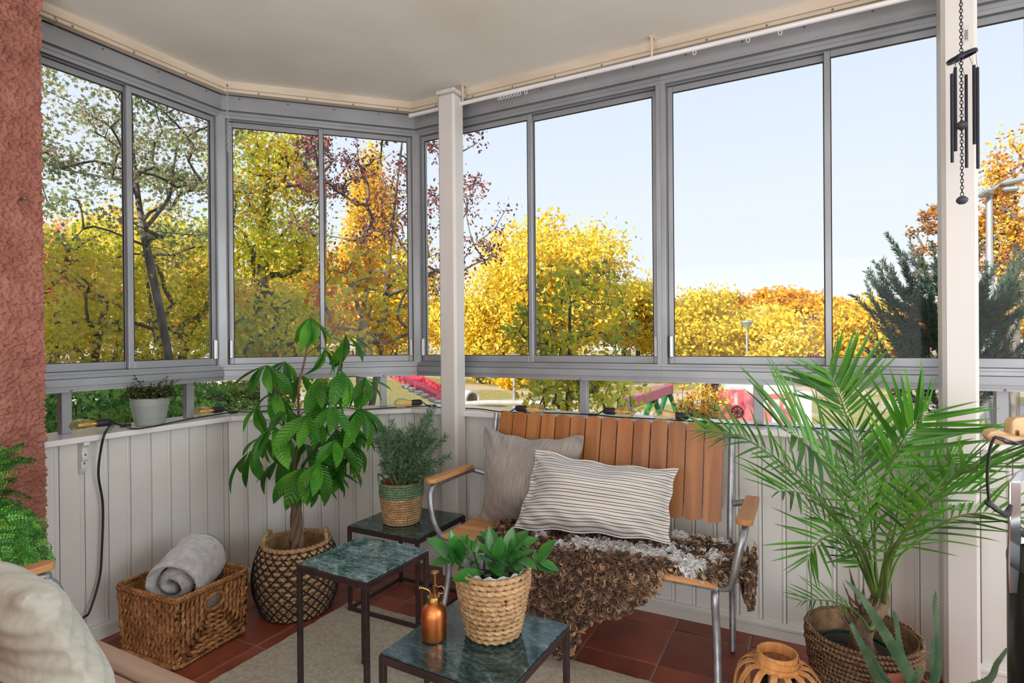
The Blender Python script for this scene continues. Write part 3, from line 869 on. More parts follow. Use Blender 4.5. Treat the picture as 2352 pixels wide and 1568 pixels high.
# ================================================================== cushions
def pillow(TL, TR, BR, BL, thick, n=34, conc=.06, flange=0.0, seed=1, wr=.006, sag=0.0, ctop=None):
    r_ = np.random.default_rng(seed)
    TL, TR, BR, BL = [np.asarray(p, float) for p in (TL, TR, BR, BL)]
    ex = (TR - TL + BR - BL); ez = (TL - BL + TR - BR)
    nrm = np.cross(ex, ez); nrm /= np.linalg.norm(nrm)        # towards the viewer (x right, z up -> -y)
    ph = r_.uniform(0, 6.28, 24); fr = r_.uniform(2.5, 8, 24); dr_ = r_.uniform(0, 6.28, 24)
    def pos(u, v, side):
        uu = u * (1 - conc * (1 - v * v) ** 1.3); vv = v * (1 - (conc * 1.15 if (v < 0 or ctop is None) else ctop) * (1 - u * u) ** 1.3)
        a = (uu + 1) / 2; c = (vv + 1) / 2
        p = (BL * (1 - a) + BR * a) * (1 - c) + (TL * (1 - a) + TR * a) * c
        su, sv = abs(u) / (1 - flange), abs(v) / (1 - flange * 1.6)
        if su >= 1 or sv >= 1: h = 0.0
        else: h = thick * ((1 - su ** 2.4) * (1 - sv ** 2.4)) ** .62
        w_ = 0
        for k in range(24):
            s_ = math.cos(dr_[k]) * u + math.sin(dr_[k]) * v
            w_ += math.sin(fr[k] * s_ + ph[k]) / fr[k]
        h2 = h + wr * w_ * min(1, h / (thick * .35)) + (wr * .6 * math.sin(17 * (u + v) + ph[0]) * (1 - h / thick) if h > 0 else .0)
        eh, vh = ex / np.linalg.norm(ex), ez / np.linalg.norm(ez)
        p = p + eh * (.0035 * u ** 2 * math.sin(9 * v + ph[1]) * np.sign(u)) + vh * (.0045 * v ** 2 * math.sin(11 * u + ph[2]) * np.sign(v))
        p = p + nrm * (side * max(h2, .0025)) + np.array([0, 0, -sag * h])
        return p
    V = []; F = []; UV = []
    idx = {}
    for side in (1, -1):
        for i in range(n + 1):
            for j in range(n + 1):
                u, v = math.sin((2 * i / n - 1) * PI / 2 * .82) / math.sin(PI / 2 * .82), math.sin((2 * j / n - 1) * PI / 2 * .82) / math.sin(PI / 2 * .82)
                idx[side, i, j] = len(V); V.append(pos(u, v, side)); UV.append(((u + 1) / 2, (v + 1) / 2))
    for i in range(n):
        for j in range(n):
            F.append((idx[1, i, j], idx[1, i + 1, j], idx[1, i + 1, j + 1], idx[1, i, j + 1]))
            F.append((idx[-1, i, j], idx[-1, i, j + 1], idx[-1, i + 1, j + 1], idx[-1, i + 1, j]))
    for i in range(n):
        F.append((idx[1, i, 0], idx[-1, i, 0], idx[-1, i + 1, 0], idx[1, i + 1, 0])); F.append((idx[1, i, n], idx[1, i + 1, n], idx[-1, i + 1, n], idx[-1, i, n]))
        F.append((idx[1, 0, i], idx[1, 0, i + 1], idx[-1, 0, i + 1], idx[-1, 0, i])); F.append((idx[1, n, i], idx[-1, n, i], idx[-1, n, i + 1], idx[1, n, i + 1]))
    b = MB(); b.add(V, F); b.uv = UV
    return b
# grey linen cushion against the back slats
b = pillow(onY(1112, 980, 2.335), onY(1343, 1000, 2.365), onY(1318, 1215, 2.285), onY(1104, 1207, 2.255), .115, seed=3, conc=.07, wr=.017, ctop=.17)
t = NT('grey brown linen weave')
bs = t.new('ShaderNodeBsdfPrincipled', Roughness=.9); bs.inputs['Sheen Weight'].default_value = .25
tc = t.new('ShaderNodeTexCoord'); mp = t.new('ShaderNodeMapping'); mp.inputs['Scale'].default_value = (95, 5, 1); t.lk(tc.outputs['UV'], mp.inputs[0])
n1 = t.new('ShaderNodeTexNoise', Scale=1., Detail=5.); t.lk(mp.outputs[0], n1.inputs['Vector'])
rp = t.new('ShaderNodeValToRGB'); rp.color_ramp.elements[0].position = .32; rp.color_ramp.elements[1].position = .72
rp.color_ramp.elements[0].color = rgba(lin((138, 129, 120))); rp.color_ramp.elements[1].color = rgba(lin((176, 168, 159)))
t.lk(n1.outputs[0], rp.inputs[0]); t.lk(rp.outputs[0], bs.inputs['Base Color'])
mp2 = t.new('ShaderNodeMapping'); mp2.inputs['Scale'].default_value = (260, 200, 1); t.lk(tc.outputs['UV'], mp2.inputs[0])
n2 = t.new('ShaderNodeTexNoise', Scale=1., Detail=3.); t.lk(mp2.outputs[0], n2.inputs['Vector'])
n3 = t.new('ShaderNodeTexNoise', Scale=9., Detail=4.); t.lk(tc.outputs['UV'], n3.inputs['Vector'])
ad = t.new('ShaderNodeMath', _operation='MULTIPLY_ADD'); ad.inputs[1].default_value = 3.; t.lk(n3.outputs[0], ad.inputs[0]); t.lk(n2.outputs[0], ad.inputs[2])
bp = t.new('ShaderNodeBump', Strength=.55, Distance=.004); t.lk(ad.outputs[0], bp.inputs['Height']); t.lk(bp.outputs[0], bs.inputs['Normal']); t.lk(bs.outputs[0], t.out.inputs[0])
b.build('cushion', t.m, label='square grey linen cushion leaning on the bench slats', cat='cushion', ang=None)
# striped lumbar cushion
b = pillow(onY(1232, 1030, 2.235), onY(1556, 1078, 2.265), onY(1540, 1247, 2.125), onY(1180, 1214, 2.10), .120, n=44, seed=5, conc=.05, flange=.035, wr=.019, ctop=.13)
t = NT('striped cotton')
bs = t.new('ShaderNodeBsdfPrincipled', Roughness=.85); bs.inputs['Sheen Weight'].default_value = .2
tc = t.new('ShaderNodeTexCoord'); sp = t.new('ShaderNodeSeparateXYZ'); t.lk(tc.outputs['UV'], sp.inputs[0])
mu = t.new('ShaderNodeMath', _operation='MULTIPLY'); mu.inputs[1].default_value = 12.0; t.lk(sp.outputs['Y'], mu.inputs[0])
fr_ = t.new('ShaderNodeMath', _operation='FRACT'); t.lk(mu.outputs[0], fr_.inputs[0])
c1 = t.new('ShaderNodeMath', _operation='COMPARE'); c1.inputs[1].default_value = .25; c1.inputs[2].default_value = .055; t.lk(fr_.outputs[0], c1.inputs[0])
c2_ = t.new('ShaderNodeMath', _operation='COMPARE'); c2_.inputs[1].default_value = .66; c2_.inputs[2].default_value = .055; t.lk(fr_.outputs[0], c2_.inputs[0])
mx_ = t.new('ShaderNodeMath', _operation='MAXIMUM'); t.lk(c1.outputs[0], mx_.inputs[0]); t.lk(c2_.outputs[0], mx_.inputs[1])
mc = t.new('ShaderNodeMix'); mc.data_type = 'RGBA'
mc.inputs['A'].default_value = rgba(lin((218, 214, 206))); mc.inputs['B'].default_value = rgba(lin((78, 76, 82)))
t.lk(mx_.outputs[0], mc.inputs['Factor']); t.lk(mc.outputs['Result'], bs.inputs['Base Color'])
n3 = t.new('ShaderNodeTexNoise', Scale=7., Detail=5.); t.lk(tc.outputs['UV'], n3.inputs['Vector'])
bp = t.new('ShaderNodeBump', Strength=.35, Distance=.012); t.lk(n3.outputs[0], bp.inputs['Height']); t.lk(bp.outputs[0], bs.inputs['Normal']); t.lk(bs.outputs[0], t.out.inputs[0])
b.build('cushion', t.m, label='oblong off-white cushion with thin dark stripes', cat='cushion', ang=None)
# big sage linen cushion on the armchair in the foreground
b = pillow((-1.95, .60, .742), (-1.50, .60, .700), (-1.36, .70, .442), (-1.95, .70, .442), .095, n=46, seed=11, conc=.04, wr=.009)
b.build('cushion', MT['linen_beige'], label='large creased sage linen cushion on the weathered bench', cat='cushion', ang=None)

# ================================================================== sheepskin
sk = thing('sheepskin', 'curly brown sheepskin with white patches draped over the bench', 'sheepskin', (-.75, 2.1, SEATZ))
HZ = SEATZ + .012
def poly_px(pts, f): return [np.array(f(*p)) for p in pts]
yfr = 1.992
front = poly_px([(1150, 1236), (1200, 1252), (1300, 1272), (1400, 1292), (1516, 1318), (1505, 1345), (1470, 1370), (1420, 1398), (1365, 1408), (1330, 1440), (1316, 1478), (1292, 1500), (1262, 1468), (1216, 1452), (1185, 1400), (1160, 1320)], lambda x, y: onY(x, y, yfr))
top = [(-1.205, 2.24), (-1.10, 2.33), (-.80, 2.36), (-.50, 2.38), (-.30, 2.38), (-.225, 2.28), (-.225, 2.08), (-.30, 2.025), (-.42, 2.03), (-.55, 2.0), (-.80, 1.992), (-1.16, 1.992), (-1.19, 2.10)]
top = [np.array((x, y, HZ)) for x, y in top]
side = [np.array(p) for p in [(-.222, 2.06, HZ), (-.222, 2.40, HZ), (-.212, 2.39, .36), (-.208, 2.34, .29), (-.210, 2.27, .26), (-.212, 2.18, .30), (-.215, 2.10, .37)]]
b = MB()
for P in (top, front, side): b.add(P, [tuple(range(len(P)))])
hd = b.build('hide', MT['hide'], sk, smooth=False)
so = hd.modifiers.new('thick', 'SOLIDIFY'); so.thickness = .004; so.offset = 0
def inside(poly2, P):
    x, y = P[:, 0], P[:, 1]; c = np.zeros(len(P), bool); n = len(poly2)
    for i in range(n):
        x1, y1 = poly2[i]; x2, y2 = poly2[(i + 1) % n]
        cond = ((y1 > y) != (y2 > y)) & (x < (x2 - x1) * (y - y1) / (y2 - y1 + 1e-12) + x1)
        c ^= cond
    return c
def sample(poly, ax, n):
    P2 = [(p[ax[0]], p[ax[1]]) for p in poly]; mn = np.min(P2, 0); mx = np.max(P2, 0)
    out = np.zeros((0, 2))
    while len(out) < n:
        q_ = rng.uniform(mn, mx, (n * 2, 2)); out = np.vstack([out, q_[inside(P2, q_)]])
    return out[:n]
white = [(onz(x, y, HZ)[:2], r) for x, y, r in [(1335, 1254, .04), (1375, 1258, .05), (1420, 1264, .05), (1460, 1270, .045), (1505, 1278, .04), (1540, 1272, .042), (1575, 1232, .055), (1610, 1226, .05), (1585, 1302, .045), (1605, 1306, .036), (1560, 1245, .03), (1240, 1236, .02), (1655, 1250, .03), (1500, 1280, .03), (1300, 1262, .03), (1640, 1285, .03), (1630, 1230, .04), (1560, 1290, .03)]]
DK, BR, TAN, WH = [np.array(lin(c)) for c in ((78, 58, 47), (122, 94, 74), (186, 154, 118), (252, 249, 244))]
def curls(roots, nrm, droop, colr, L, seed, strands=6):
    """each lock: a few strands sharing one loose helix that lies over the hide"""
    r_ = np.random.default_rng(seed)
    N = len(roots); S = 9; K_ = 3
    nrm = np.asarray(nrm, float)
    if nrm.ndim == 1: nrm = np.repeat(nrm[None], N, 0)
    nrm = nrm / np.linalg.norm(nrm, axis=1)[:, None]
    rv = r_.normal(size=(N, 3)); tg = rv - nrm * (rv * nrm).sum(1)[:, None]; tg /= np.linalg.norm(tg, axis=1)[:, None]
    tg = tg * .7 + np.asarray(droop)[None] * r_.uniform(.3, 1.3, (N, 1)); tg -= nrm * (tg * nrm).sum(1)[:, None] * .6
    tg /= np.linalg.norm(tg, axis=1)[:, None]
    bn = np.cross(nrm, tg)
    rad0 = r_.uniform(.0055, .0115, N); turn0 = r_.uniform(1.3, 2.7, N) * PI; adv = r_.uniform(.010, .026, N) * L; ph0 = r_.uniform(-.6, .6, N); hand = r_.choice((-1., 1.), N)
    S = 10
    rad0 = r_.uniform(.0070, .0130, N); turn0 = r_.uniform(1.2, 2.2, N) * PI
    Vall, Fall, Call = [], [], []
    F = np.array([(i * 2, i * 2 + 1, i * 2 + 3, i * 2 + 2) for i in range(S - 1)])
    for q_ in range(strands):
        # wisps of one lock: same curl, each a little off
        rad = rad0 * r_.uniform(.72, 1.28, N); turn = turn0 * r_.uniform(.8, 1.2, N); jit = r_.normal(0, .0026, (N, 3)); ph = ph0 + r_.normal(0, .28, N) - 1.2
        lift = r_.uniform(.002, .013, N) * L; roll = r_.uniform(-1.2, 1.2, N)
        V = np.zeros((N, S, 2, 3))
        for i, tt in enumerate(np.linspace(0, 1, S)):
            a = turn * tt + ph
            rr = rad * (1 - .4 * tt)
            c = roots + jit * (.5 + .8 * tt) + tg * (adv * tt * .8 + rr * (np.sin(a) + .93))[:, None] + bn * (hand * rr * (np.cos(a) - .36))[:, None] + nrm * (.003 + lift * math.sin(min(1., tt * 1.3) * PI * .8))[:, None]
            w = .0017 * (1 - tt) ** .5 * min(1., .5 + tt * 2) + .0004
            rdir = (tg * np.sin(a)[:, None] + bn * (hand * np.cos(a))[:, None]) * np.cos(roll)[:, None] + nrm * np.sin(roll)[:, None]
            V[:, i, 0] = c - rdir * w; V[:, i, 1] = c + rdir * w
        o_ = q_ * N * S * 2
        Vall.append(V.reshape(-1, 3)); Fall.append((np.arange(N)[:, None, None] * (S * 2) + F[None]).reshape(-1, 4) + o_)
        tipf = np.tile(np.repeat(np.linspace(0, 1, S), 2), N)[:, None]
        Call.append(np.repeat(colr * r_.uniform(.72, 1.28, (N, 1)), S * 2, 0) * (.88 + .6 * tipf))  # shade at the root and highlight towards the tip painted into the wool colour
    return np.vstack(Vall), np.vstack(Fall), np.clip(np.vstack(Call), 0, .95)
def wool_col(P, whites, base_bias=0.0):
    n = len(P)
    f = rng.uniform(0, 1, n) + base_bias
    c = np.where((f < .45)[:, None], DK, np.where((f < .85)[:, None], BR, TAN)) * rng.uniform(.8, 1.2, (n, 1))
    for ctr, r in [(c_, r * 1.35) for c_, r in whites]:
        d = np.linalg.norm(P[:, :2] - ctr, axis=1) + rng.normal(0, .008, n)
        c[d < r] = WH * rng.uniform(.9, 1.05, ((d < r).sum(), 1))
    return c
Vs, Fs, Cs = [], [], []
def addc(v, f, c):
    o_ = sum(len(x) for x in Vs); Vs.append(v); Fs.append(f + o_); Cs.append(c)
p2 = sample(top, (0, 1), 3000); P = np.column_stack([p2, np.full(len(p2), HZ + .002)])
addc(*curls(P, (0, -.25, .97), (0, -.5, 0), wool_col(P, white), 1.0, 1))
p2 = sample(front, (0, 2), 2600); P = np.column_stack([p2[:, 0], np.full(len(p2), yfr - .003), p2[:, 1]])
P[:, 1] -= .012 * rng.uniform(0, 1, len(P))
edge = np.clip((0.16 - P[:, 2]) / .16, 0, 1) * .25
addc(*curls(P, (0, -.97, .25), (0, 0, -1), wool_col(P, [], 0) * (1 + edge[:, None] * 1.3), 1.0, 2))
# pale straggling ends along the lower hem
hem = [np.array(p) for p in front[4:15]]
hp = []
for i in range(len(hem) - 1):
    for k in range(26): hp.append(hem[i] + (hem[i + 1] - hem[i]) * random.random() + np.array((0, -.006, random.uniform(-.004, .02))))
P = np.array(hp); addc(*curls(P, (0, -.6, -.3), (0, 0, -1.4), np.repeat(TAN[None], len(P), 0) * rng.uniform(.8, 1.25, (len(P), 1)), .55, 3))
p2 = sample(side, (1, 2), 420); P = np.column_stack([np.full(len(p2), -.206), p2])
addc(*curls(P, (.97, -.2, .1), (0, 0, -1), wool_col(P, [], .1), 1.0, 4))
rim_ = np.array(top); hp = []
for i in range(len(rim_)):
    a, c = rim_[i], rim_[(i + 1) % len(rim_)]
    for k in range(24): hp.append(a + (c - a) * random.random())
P = np.array(hp); cen = P.mean(0); nd = P - cen; nd[:, 2] = .05; nd /= np.linalg.norm(nd, axis=1)[:, None]
addc(*curls(P, nd * .8 + np.array((0, 0, .5)), (0, -.2, -.2), wool_col(P, white, .1), .9, 5))
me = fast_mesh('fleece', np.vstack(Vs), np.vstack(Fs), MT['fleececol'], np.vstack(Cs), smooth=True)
inst('fleece', me, sk, kind='stuff')
# ================================================================== woven things
def rope(path, r, mt, name, parent, closed=False, pitch=.05, ell=.55, n=8, M=None, kind=None):
    b = MB(); b.tube(path, r, n, True, ell, 2 * PI / pitch, closed)
    return b.build(name, mt, parent, M, ang=None)
def ring(r, z, n=48, ph=0.0, wob=0.0, seed=0):
    q_ = np.random.default_rng(seed)
    a = np.linspace(0, 2 * PI, n, endpoint=False) + ph
    w = 1 + wob * np.sin(3 * a + q_.uniform(0, 6)) 
    return np.column_stack([r * w * np.cos(a), r * w * np.sin(a), np.full(n, z)])
def coil_basket(root, ctr, prof, z0, z1, rows, mats, name='basket', liner='liner', rr=None, soil=None, soil_frac=.7, pitch=.03):
    """coiled rope basket: one rope ring per row on an inner wall"""
    cx, cy = ctr
    M = Matrix.Translation((cx, cy, 0))
    h = (z1 - z0) / rows
    rr = rr or h * .62
    b = MB()
    P = [(prof(k / 12.) - rr * .75, z0 + .004 + (z1 - z0 - .004) * k / 12.) for k in range(13)]
    Q = [(r - .004, z) for r, z in reversed(P)]
    Q[-1] = (Q[-1][0], Q[-1][1] + .006)
    b.lathe(P + Q, 40, True, True)
    bk = b.build(name, MT[liner], root, M)
    for k in range(rows):
        t_ = (k + .5) / rows
        z = z0 + rr + (z1 - z0 - rr) * k / max(rows - 1, 1)
        m_ = mats(t_)
        rope(ring(prof(t_), z, 84, k * .7, .006, k), rr, MT[m_], 'rope_coil', bk, True, pitch, .68, 7, M)
    if soil:
        sz = z0 + (z1 - z0) * soil_frac
        r_ = prof(soil_frac) - rr - .006
        b = MB(); V = [(0, 0, sz + .004)]; F = []
        nr, ns = 6, 28
        for i in range(1, nr + 1):
            for k in range(ns):
                a = 2 * PI * k / ns; V.append((r_ * i / nr * math.cos(a), r_ * i / nr * math.sin(a), sz + random.uniform(-.004, .004)))
        for k in range(ns): F.append((0, 1 + k, 1 + (k + 1) % ns))
        for i in range(nr - 1):
            for k in range(ns):
                a = 1 + i * ns + k; c = 1 + i * ns + (k + 1) % ns; F.append((a, a + ns, c + ns, c))
        b.add(V, F); b.build('soil', MT['soil'], root, M)
    return bk

# ------------------------------------------------------------------ leaf shapes
def blade(L, W, n=9, droop=.6, fold=.25, shape='lance', tipdrop=0.0):
    """leaf along +X, upper side +Z, bending down by droop radians"""
    V = []; F = []
    x = z = 0.0; a = droop * .15
    for i in range(n + 1):
        t_ = i / n
        if shape == 'lance': w = math.sin(PI * min(1, t_ * 1.0) ** .85) ** .8 if 0 < t_ < 1 else 0
        elif shape == 'obov': w = (math.sin(PI * t_ ** 1.25)) ** .85 if 0 < t_ < 1 else 0
        else: w = min(1, t_ * 5) ** .7 * (1 - t_) ** .55 if t_ < 1 else 0
        w = max(w, .03) * W / 2
        V += [(x - math.sin(a) * 0, -w, z + fold * w), (x, 0, z), (x, w, z + fold * w)]
        if i < n:
            a = droop * (i + .5) / n
            x += L / n * math.cos(a); z -= L / n * math.sin(a)
    for i in range(n):
        k = i * 3
        F += [(k, k + 3, k + 4, k + 1), (k + 1, k + 4, k + 5, k + 2)]
    b = MB(); b.add(V, F)
    return b

def leafify(mt_name):
    return MT[mt_name]

# ================================================================== money tree in the netted basket
MTX, MTY = -2.135, 1.885
mt = thing('potted_money_tree', 'tall money tree with braided trunk in a black-netted basket', 'potted plant', (MTX, MTY, 0))
NZ0, NZ1 = .0005, .318
def nprof(t_): return .118 + .062 * math.sin(PI * (t_ * .78 + .10)) ** 1.0
bk = coil_basket(mt, (MTX, MTY), nprof, NZ0, NZ1, 15, lambda t_: 'seagrass', rr=.0135, soil=True, soil_frac=.62, pitch=.045, liner='seagrass')
NM = Matrix.Translation((MTX, MTY, 0))
nn = 24
for sgn in (-1, 1):
    pth = []
    for t_ in np.linspace(.0, .99, 30):
        a = sgn * t_ * 1.75; r_ = nprof(t_) + .0145
        pth.append((r_ * math.cos(a), r_ * math.sin(a), NZ0 + .004 + (NZ1 - NZ0 - .006) * t_))
    b = MB(); b.tube(pth, .0033, 5); me = b.mesh('net_cord', MT['net'])
    for k in range(nn): inst('net_cord', me, bk, NM @ Matrix.Rotation(2 * PI * k / nn, 4, 'Z'))
for a0 in (PI + .5, .75):
    r_ = nprof(.98)
    pts = [(r_ * math.cos(a0 - .33), r_ * math.sin(a0 - .33), .305), (r_ * .96 * math.cos(a0 - .25), r_ * .96 * math.sin(a0 - .25), .345), (r_ * .90 * math.cos(a0), r_ * .90 * math.sin(a0), .362), (r_ * .96 * math.cos(a0 + .25), r_ * .96 * math.sin(a0 + .25), .345), (r_ * math.cos(a0 + .33), r_ * math.sin(a0 + .33), .305)]
    rope(spline(pts, 30), .0105, MT['seagrass'], 'handle', bk, False, .03, .7, 8, NM)
# braided trunk
for k in range(4):
    pth = []
    for t_ in np.linspace(0, 1, 40):
        a = 2 * PI * k / 4 + t_ * 7.0
        r_ = .017 * (1 - .25 * t_) + .012 * (1 - t_) ** 3
        pth.append((MTX + r_ * math.cos(a), MTY + r_ * math.sin(a), .19 + .40 * t_))
    b = MB(); b.tube(pth, np.linspace(.0165, .0115, 40), 8); b.build('trunk', MT['bark'], mt)
leaf_mes = []
for L, W, dr_ in ((.215, .066, .55), (.235, .070, .95), (.20, .060, .3), (.21, .064, 1.25)):
    b = blade(L, W, 10, dr_, .30, 'obov'); leaf_mes.append(b.mesh('leaf', MT['pachira_leaf']))
# stalk heads read from the photo (pixel, distance offset from the trunk axis) -> radiating leaflets
dist0 = float((np.array((MTX, MTY, 0)) - CP)[:2] @ FW[:2] / 1.0)
HEADS = [(712, 728, 0.0, 6, .75), (795, 768, .03, 6, .8), (612, 838, -.06, 6, .9), (838, 868, -.02, 6, .8), (690, 862, .08, 5, .7), (726, 870, -.08, 6, .85),
         (638, 900, .03, 5, .8), (786, 852, -.08, 6, 1.0), (826, 935, -.05, 7, 1.0), (708, 952, -.13, 7, 1.0), (628, 978, -.10, 7, 1.0), (590, 935, .02, 5, .75), (742, 905, .08, 5, .9),
         (668, 985, .10, 5, .85), (772, 985, .02, 6, 1.0), (735, 1060, -.12, 6, 1.0), (692, 1075, -.10, 6, .95), (575, 1036, .0, 4, .9), (785, 1042, .06, 5, .95), (640, 1055, .04, 5, .9), (810, 1020, -.02, 5, .85), (760, 1080, .05, 5, .8), (660, 935, -.04, 5, .9), (745, 800, .06, 5, .8), (770, 1010, -.1, 6, .9), (700, 1020, .06, 5, .8), (605, 1000, .05, 5, .8), (820, 985, .05, 5, .8), (655, 830, .08, 5, .7), (760, 930, -.12, 5, .8), (715, 1100, .02, 5, .75)]
stems_top = [spline([(MTX, MTY, .57), (MTX + .012, MTY - .012, .70), at(688, 1000, dist0), at(685, 900, dist0), at(702, 815, dist0), at(713, 735, dist0)], 30),
             spline([(MTX, MTY, .57), at(700, 1062, dist0), at(745, 1000, dist0 + .03), at(765, 900, dist0 + .02), at(790, 800, dist0 + .03)], 26),
             spline([(MTX, MTY, .57), at(672, 1040, dist0), at(655, 985, dist0 - .02), at(632, 900, dist0 - .03)], 22)]
for i, s_ in enumerate(stems_top):
    b = MB(); b.tube(s_, np.linspace(.0085, .004, len(s_)), 7); b.build('stem', MT['bark'] if i == 0 else MT['green_stem'], mt)
allst = np.vstack(stems_top)
for hi, (x, y, dd, nl, sc) in enumerate(HEADS):
    h = at(x, y, dist0 + dd)
    # petiole from the nearest lower stem point
    cand = allst[allst[:, 2] < h[2] - .01] if (allst[:, 2] < h[2] - .01).any() else allst[:1]
    s_ = cand[np.argmin(((cand - h) * np.array((1, 1, .55)) ** 1).__pow__(2).sum(1))]
    midp = (s_ + h) / 2 + np.array((0, 0, .02))
    b = MB(); b.tube(spline([s_, midp, h], 10), .0025, 5); pet = b.build('petiole', MT['green_stem'], mt)
    out = h - np.array((MTX, MTY, h[2] - .05)); out /= max(np.linalg.norm(out), 1e-6)
    a0 = random.uniform(0, 6.28)
    for k in range(nl):
        a = a0 + 2 * PI * k / nl + random.uniform(-.25, .25)
        d = np.array((math.cos(a), math.sin(a), 0)) * .75 + out * .45 + np.array((0, 0, random.uniform(-1.5, -.35)))
        d /= np.linalg.norm(d)
        up_ = np.array((0, 0, 1.0)) + out * .6 + np.array((random.uniform(-.3, .3), random.uniform(-.3, .3), 0))
        inst('leaf', random.choice(leaf_mes), pet, frame(h, d, up_, sc * random.uniform(.8, 1.05)))

# ================================================================== rosemary
rc = onz(923, 1197, TZ_FAR)
RX, RY = rc[0], rc[1] - .0
rz = TZ_FAR + .0005
rs = thing('potted_rosemary', 'bushy rosemary in a green-and-straw coiled basket', 'potted plant', (RX, RY, rz))
def rprof(t_): return .079 + .020 * min(1, t_ * 1.4)
bk = coil_basket(rs, (RX, RY), rprof, rz, rz + .185, 17, lambda t_: 'seagrass_green' if t_ > .64 else 'seagrass', rr=.0066, soil=True, soil_frac=.9, pitch=.034)
RM = Matrix.Translation((RX, RY, 0))
for a0 in (PI + YAW, YAW):
    r_ = rprof(1)
    pts = [(r_ * math.cos(a0 - .55), r_ * math.sin(a0 - .55), rz + .172), (r_ * 1.06 * math.cos(a0 - .4), r_ * 1.06 * math.sin(a0 - .4), rz + .20), (r_ * 1.08 * math.cos(a0), r_ * 1.08 * math.sin(a0), rz + .222), (r_ * 1.06 * math.cos(a0 + .4), r_ * 1.06 * math.sin(a0 + .4), rz + .20), (r_ * math.cos(a0 + .55), r_ * math.sin(a0 + .55), rz + .172)]
    rope(spline(pts, 26), .0062, MT['seagrass_green'], 'handle', bk, False, .02, .7, 7, RM)
b = MB(); b.lathe([(.077, rz + .150), (.080, rz + .188), (.083, rz + .190), (.083, rz + .180)], 32, False, False); b.build('inner_pot', MT['terracotta'], rs, RM)
def needle_bush(root, cen, targets, n_side, nl, cpal, seed, name='foliage', droop=.0, nl_len=.024, nw=.0028, spread=1.0, step=.0045):
    r_ = np.random.default_rng(seed)
    roots = []; dirs = []; cols = []
    sb = MB()
    for tp in targets:
        tp = np.asarray(tp, float)
        base = cen + np.array((r_.normal(0, .022), r_.normal(0, .022), 0))
        mid_ = base * .45 + tp * .55 + np.array((0, 0, .02)) + r_.normal(0, .008, 3)
        pth = spline([base, mid_, tp], 14)
        sb.tube(pth, np.linspace(.0022, .0008, 14), 4)
        Ls = np.linalg.norm(np.diff(pth, axis=0), axis=1).sum()
        m_ = int(Ls / step)
        for i in range(m_):
            t_ = (.22 + .78 * i / m_) * 12.99
            k = int(t_); p = pth[k] + (pth[k + 1] - pth[k]) * (t_ - k)
            ax = pth[k + 1] - pth[k]; ax /= np.linalg.norm(ax)
            for q_ in range(n_side):
                v = r_.normal(size=3); v -= ax * (v @ ax); v /= np.linalg.norm(v)
                d = v * spread + ax * r_.uniform(.5, 1.1); d /= np.linalg.norm(d)
                roots.append(p); dirs.append(d * nl_len * r_.uniform(.7, 1.2)); cols.append(cpal[r_.integers(len(cpal))])
    roots = np.array(roots); dirs = np.array(dirs); N = len(roots)
    sd_ = np.cross(dirs, r_.normal(size=(N, 3))); sd_ /= np.linalg.norm(sd_, axis=1)[:, None]
    V = np.stack([roots, roots + dirs * .5 + sd_ * nw / 2, roots + dirs, roots + dirs * .5 - sd_ * nw / 2], 1).reshape(-1, 3)
    F = (np.arange(N)[:, None] * 4 + np.array((0, 1, 2, 3))[None])
    C = np.repeat(np.array([lin(c) for c in cols]) * r_.uniform(.8, 1.2, (N, 1)), 4, 0)
    sb.build('stem', MT['green_stem'], root)
    inst(name, fast_mesh(name, V, F, MT['leafcol'], np.clip(C, 0, 1)), root, kind='stuff')
rd = float((rc - CP) @ FW)
tg = [at(random.uniform(868, 1002), random.uniform(985, 1085), rd + random.uniform(-.09, .09)) for k in range(95)]
tg += [at(x, y, rd + random.uniform(-.05, .05)) for x, y in [(860, 960), (880, 985), (900, 965), (985, 945), (995, 935), (1000, 985), (1025, 1000), (1035, 1045), (855, 1010), (920, 985), (945, 975), (965, 990), (1020, 1060), (850, 985), (990, 965)]]
needle_bush(rs, np.array((RX, RY, rz + .165)), tg, 3, 0, [(96, 130, 96), (120, 152, 116), (74, 108, 74), (134, 156, 130), (150, 176, 140)], 21, nl_len=.029, nw=.0034)

# ================================================================== copper mister
mc_ = onz(997, 1466, TZ_NEAR); mz = TZ_NEAR + .0005
ms = thing('plant_mister', 'copper plant mister with brass pump on marble', 'mister', (mc_[0], mc_[1], mz))
MM = Matrix.Translation((mc_[0], mc_[1], mz)) @ Matrix.Rotation(YAW, 4, 'Z')
b = MB(); b.lathe([(.028, 0), (.0325, .003), (.0335, .010), (.0335, .062), (.0325, .074), (.028, .085), (.020, .0925), (.0165, .095), (.0165, .098)], 40); b.build('bottle', MT['copper'], ms, MM)
b = MB(); b.lathe([(.0165, .096), (.0175, .097), (.0175, .110), (.0165, .112), (.006, .113)], 28); b.build('collar', MT['brass'], ms, MM, ang=40)
b = MB(); b.lathe([(.0058, .112), (.0058, .136), (.0065, .137), (.0065, .140), (.0035, .141), (.0035, .170), (.0100, .172), (.0108, .175), (.0090, .1775), (.003, .178)], 20, o=(.004, 0, 0)); b.build('pump', MT['brass'], ms, MM, ang=40)
b = MB(); b.tube(spline([(-.008, 0, .112), (-.009, 0, .122), (-.016, 0, .129), (-.030, 0, .134)], 16), .0026, 8)
b.lathe([(.0026, 0), (.0045, .001), (.0045, .006), (.003, .008)], 10, o=(0, 0, 0)) if False else None
nz_ = b.build('nozzle', MT['brass'], ms, MM)
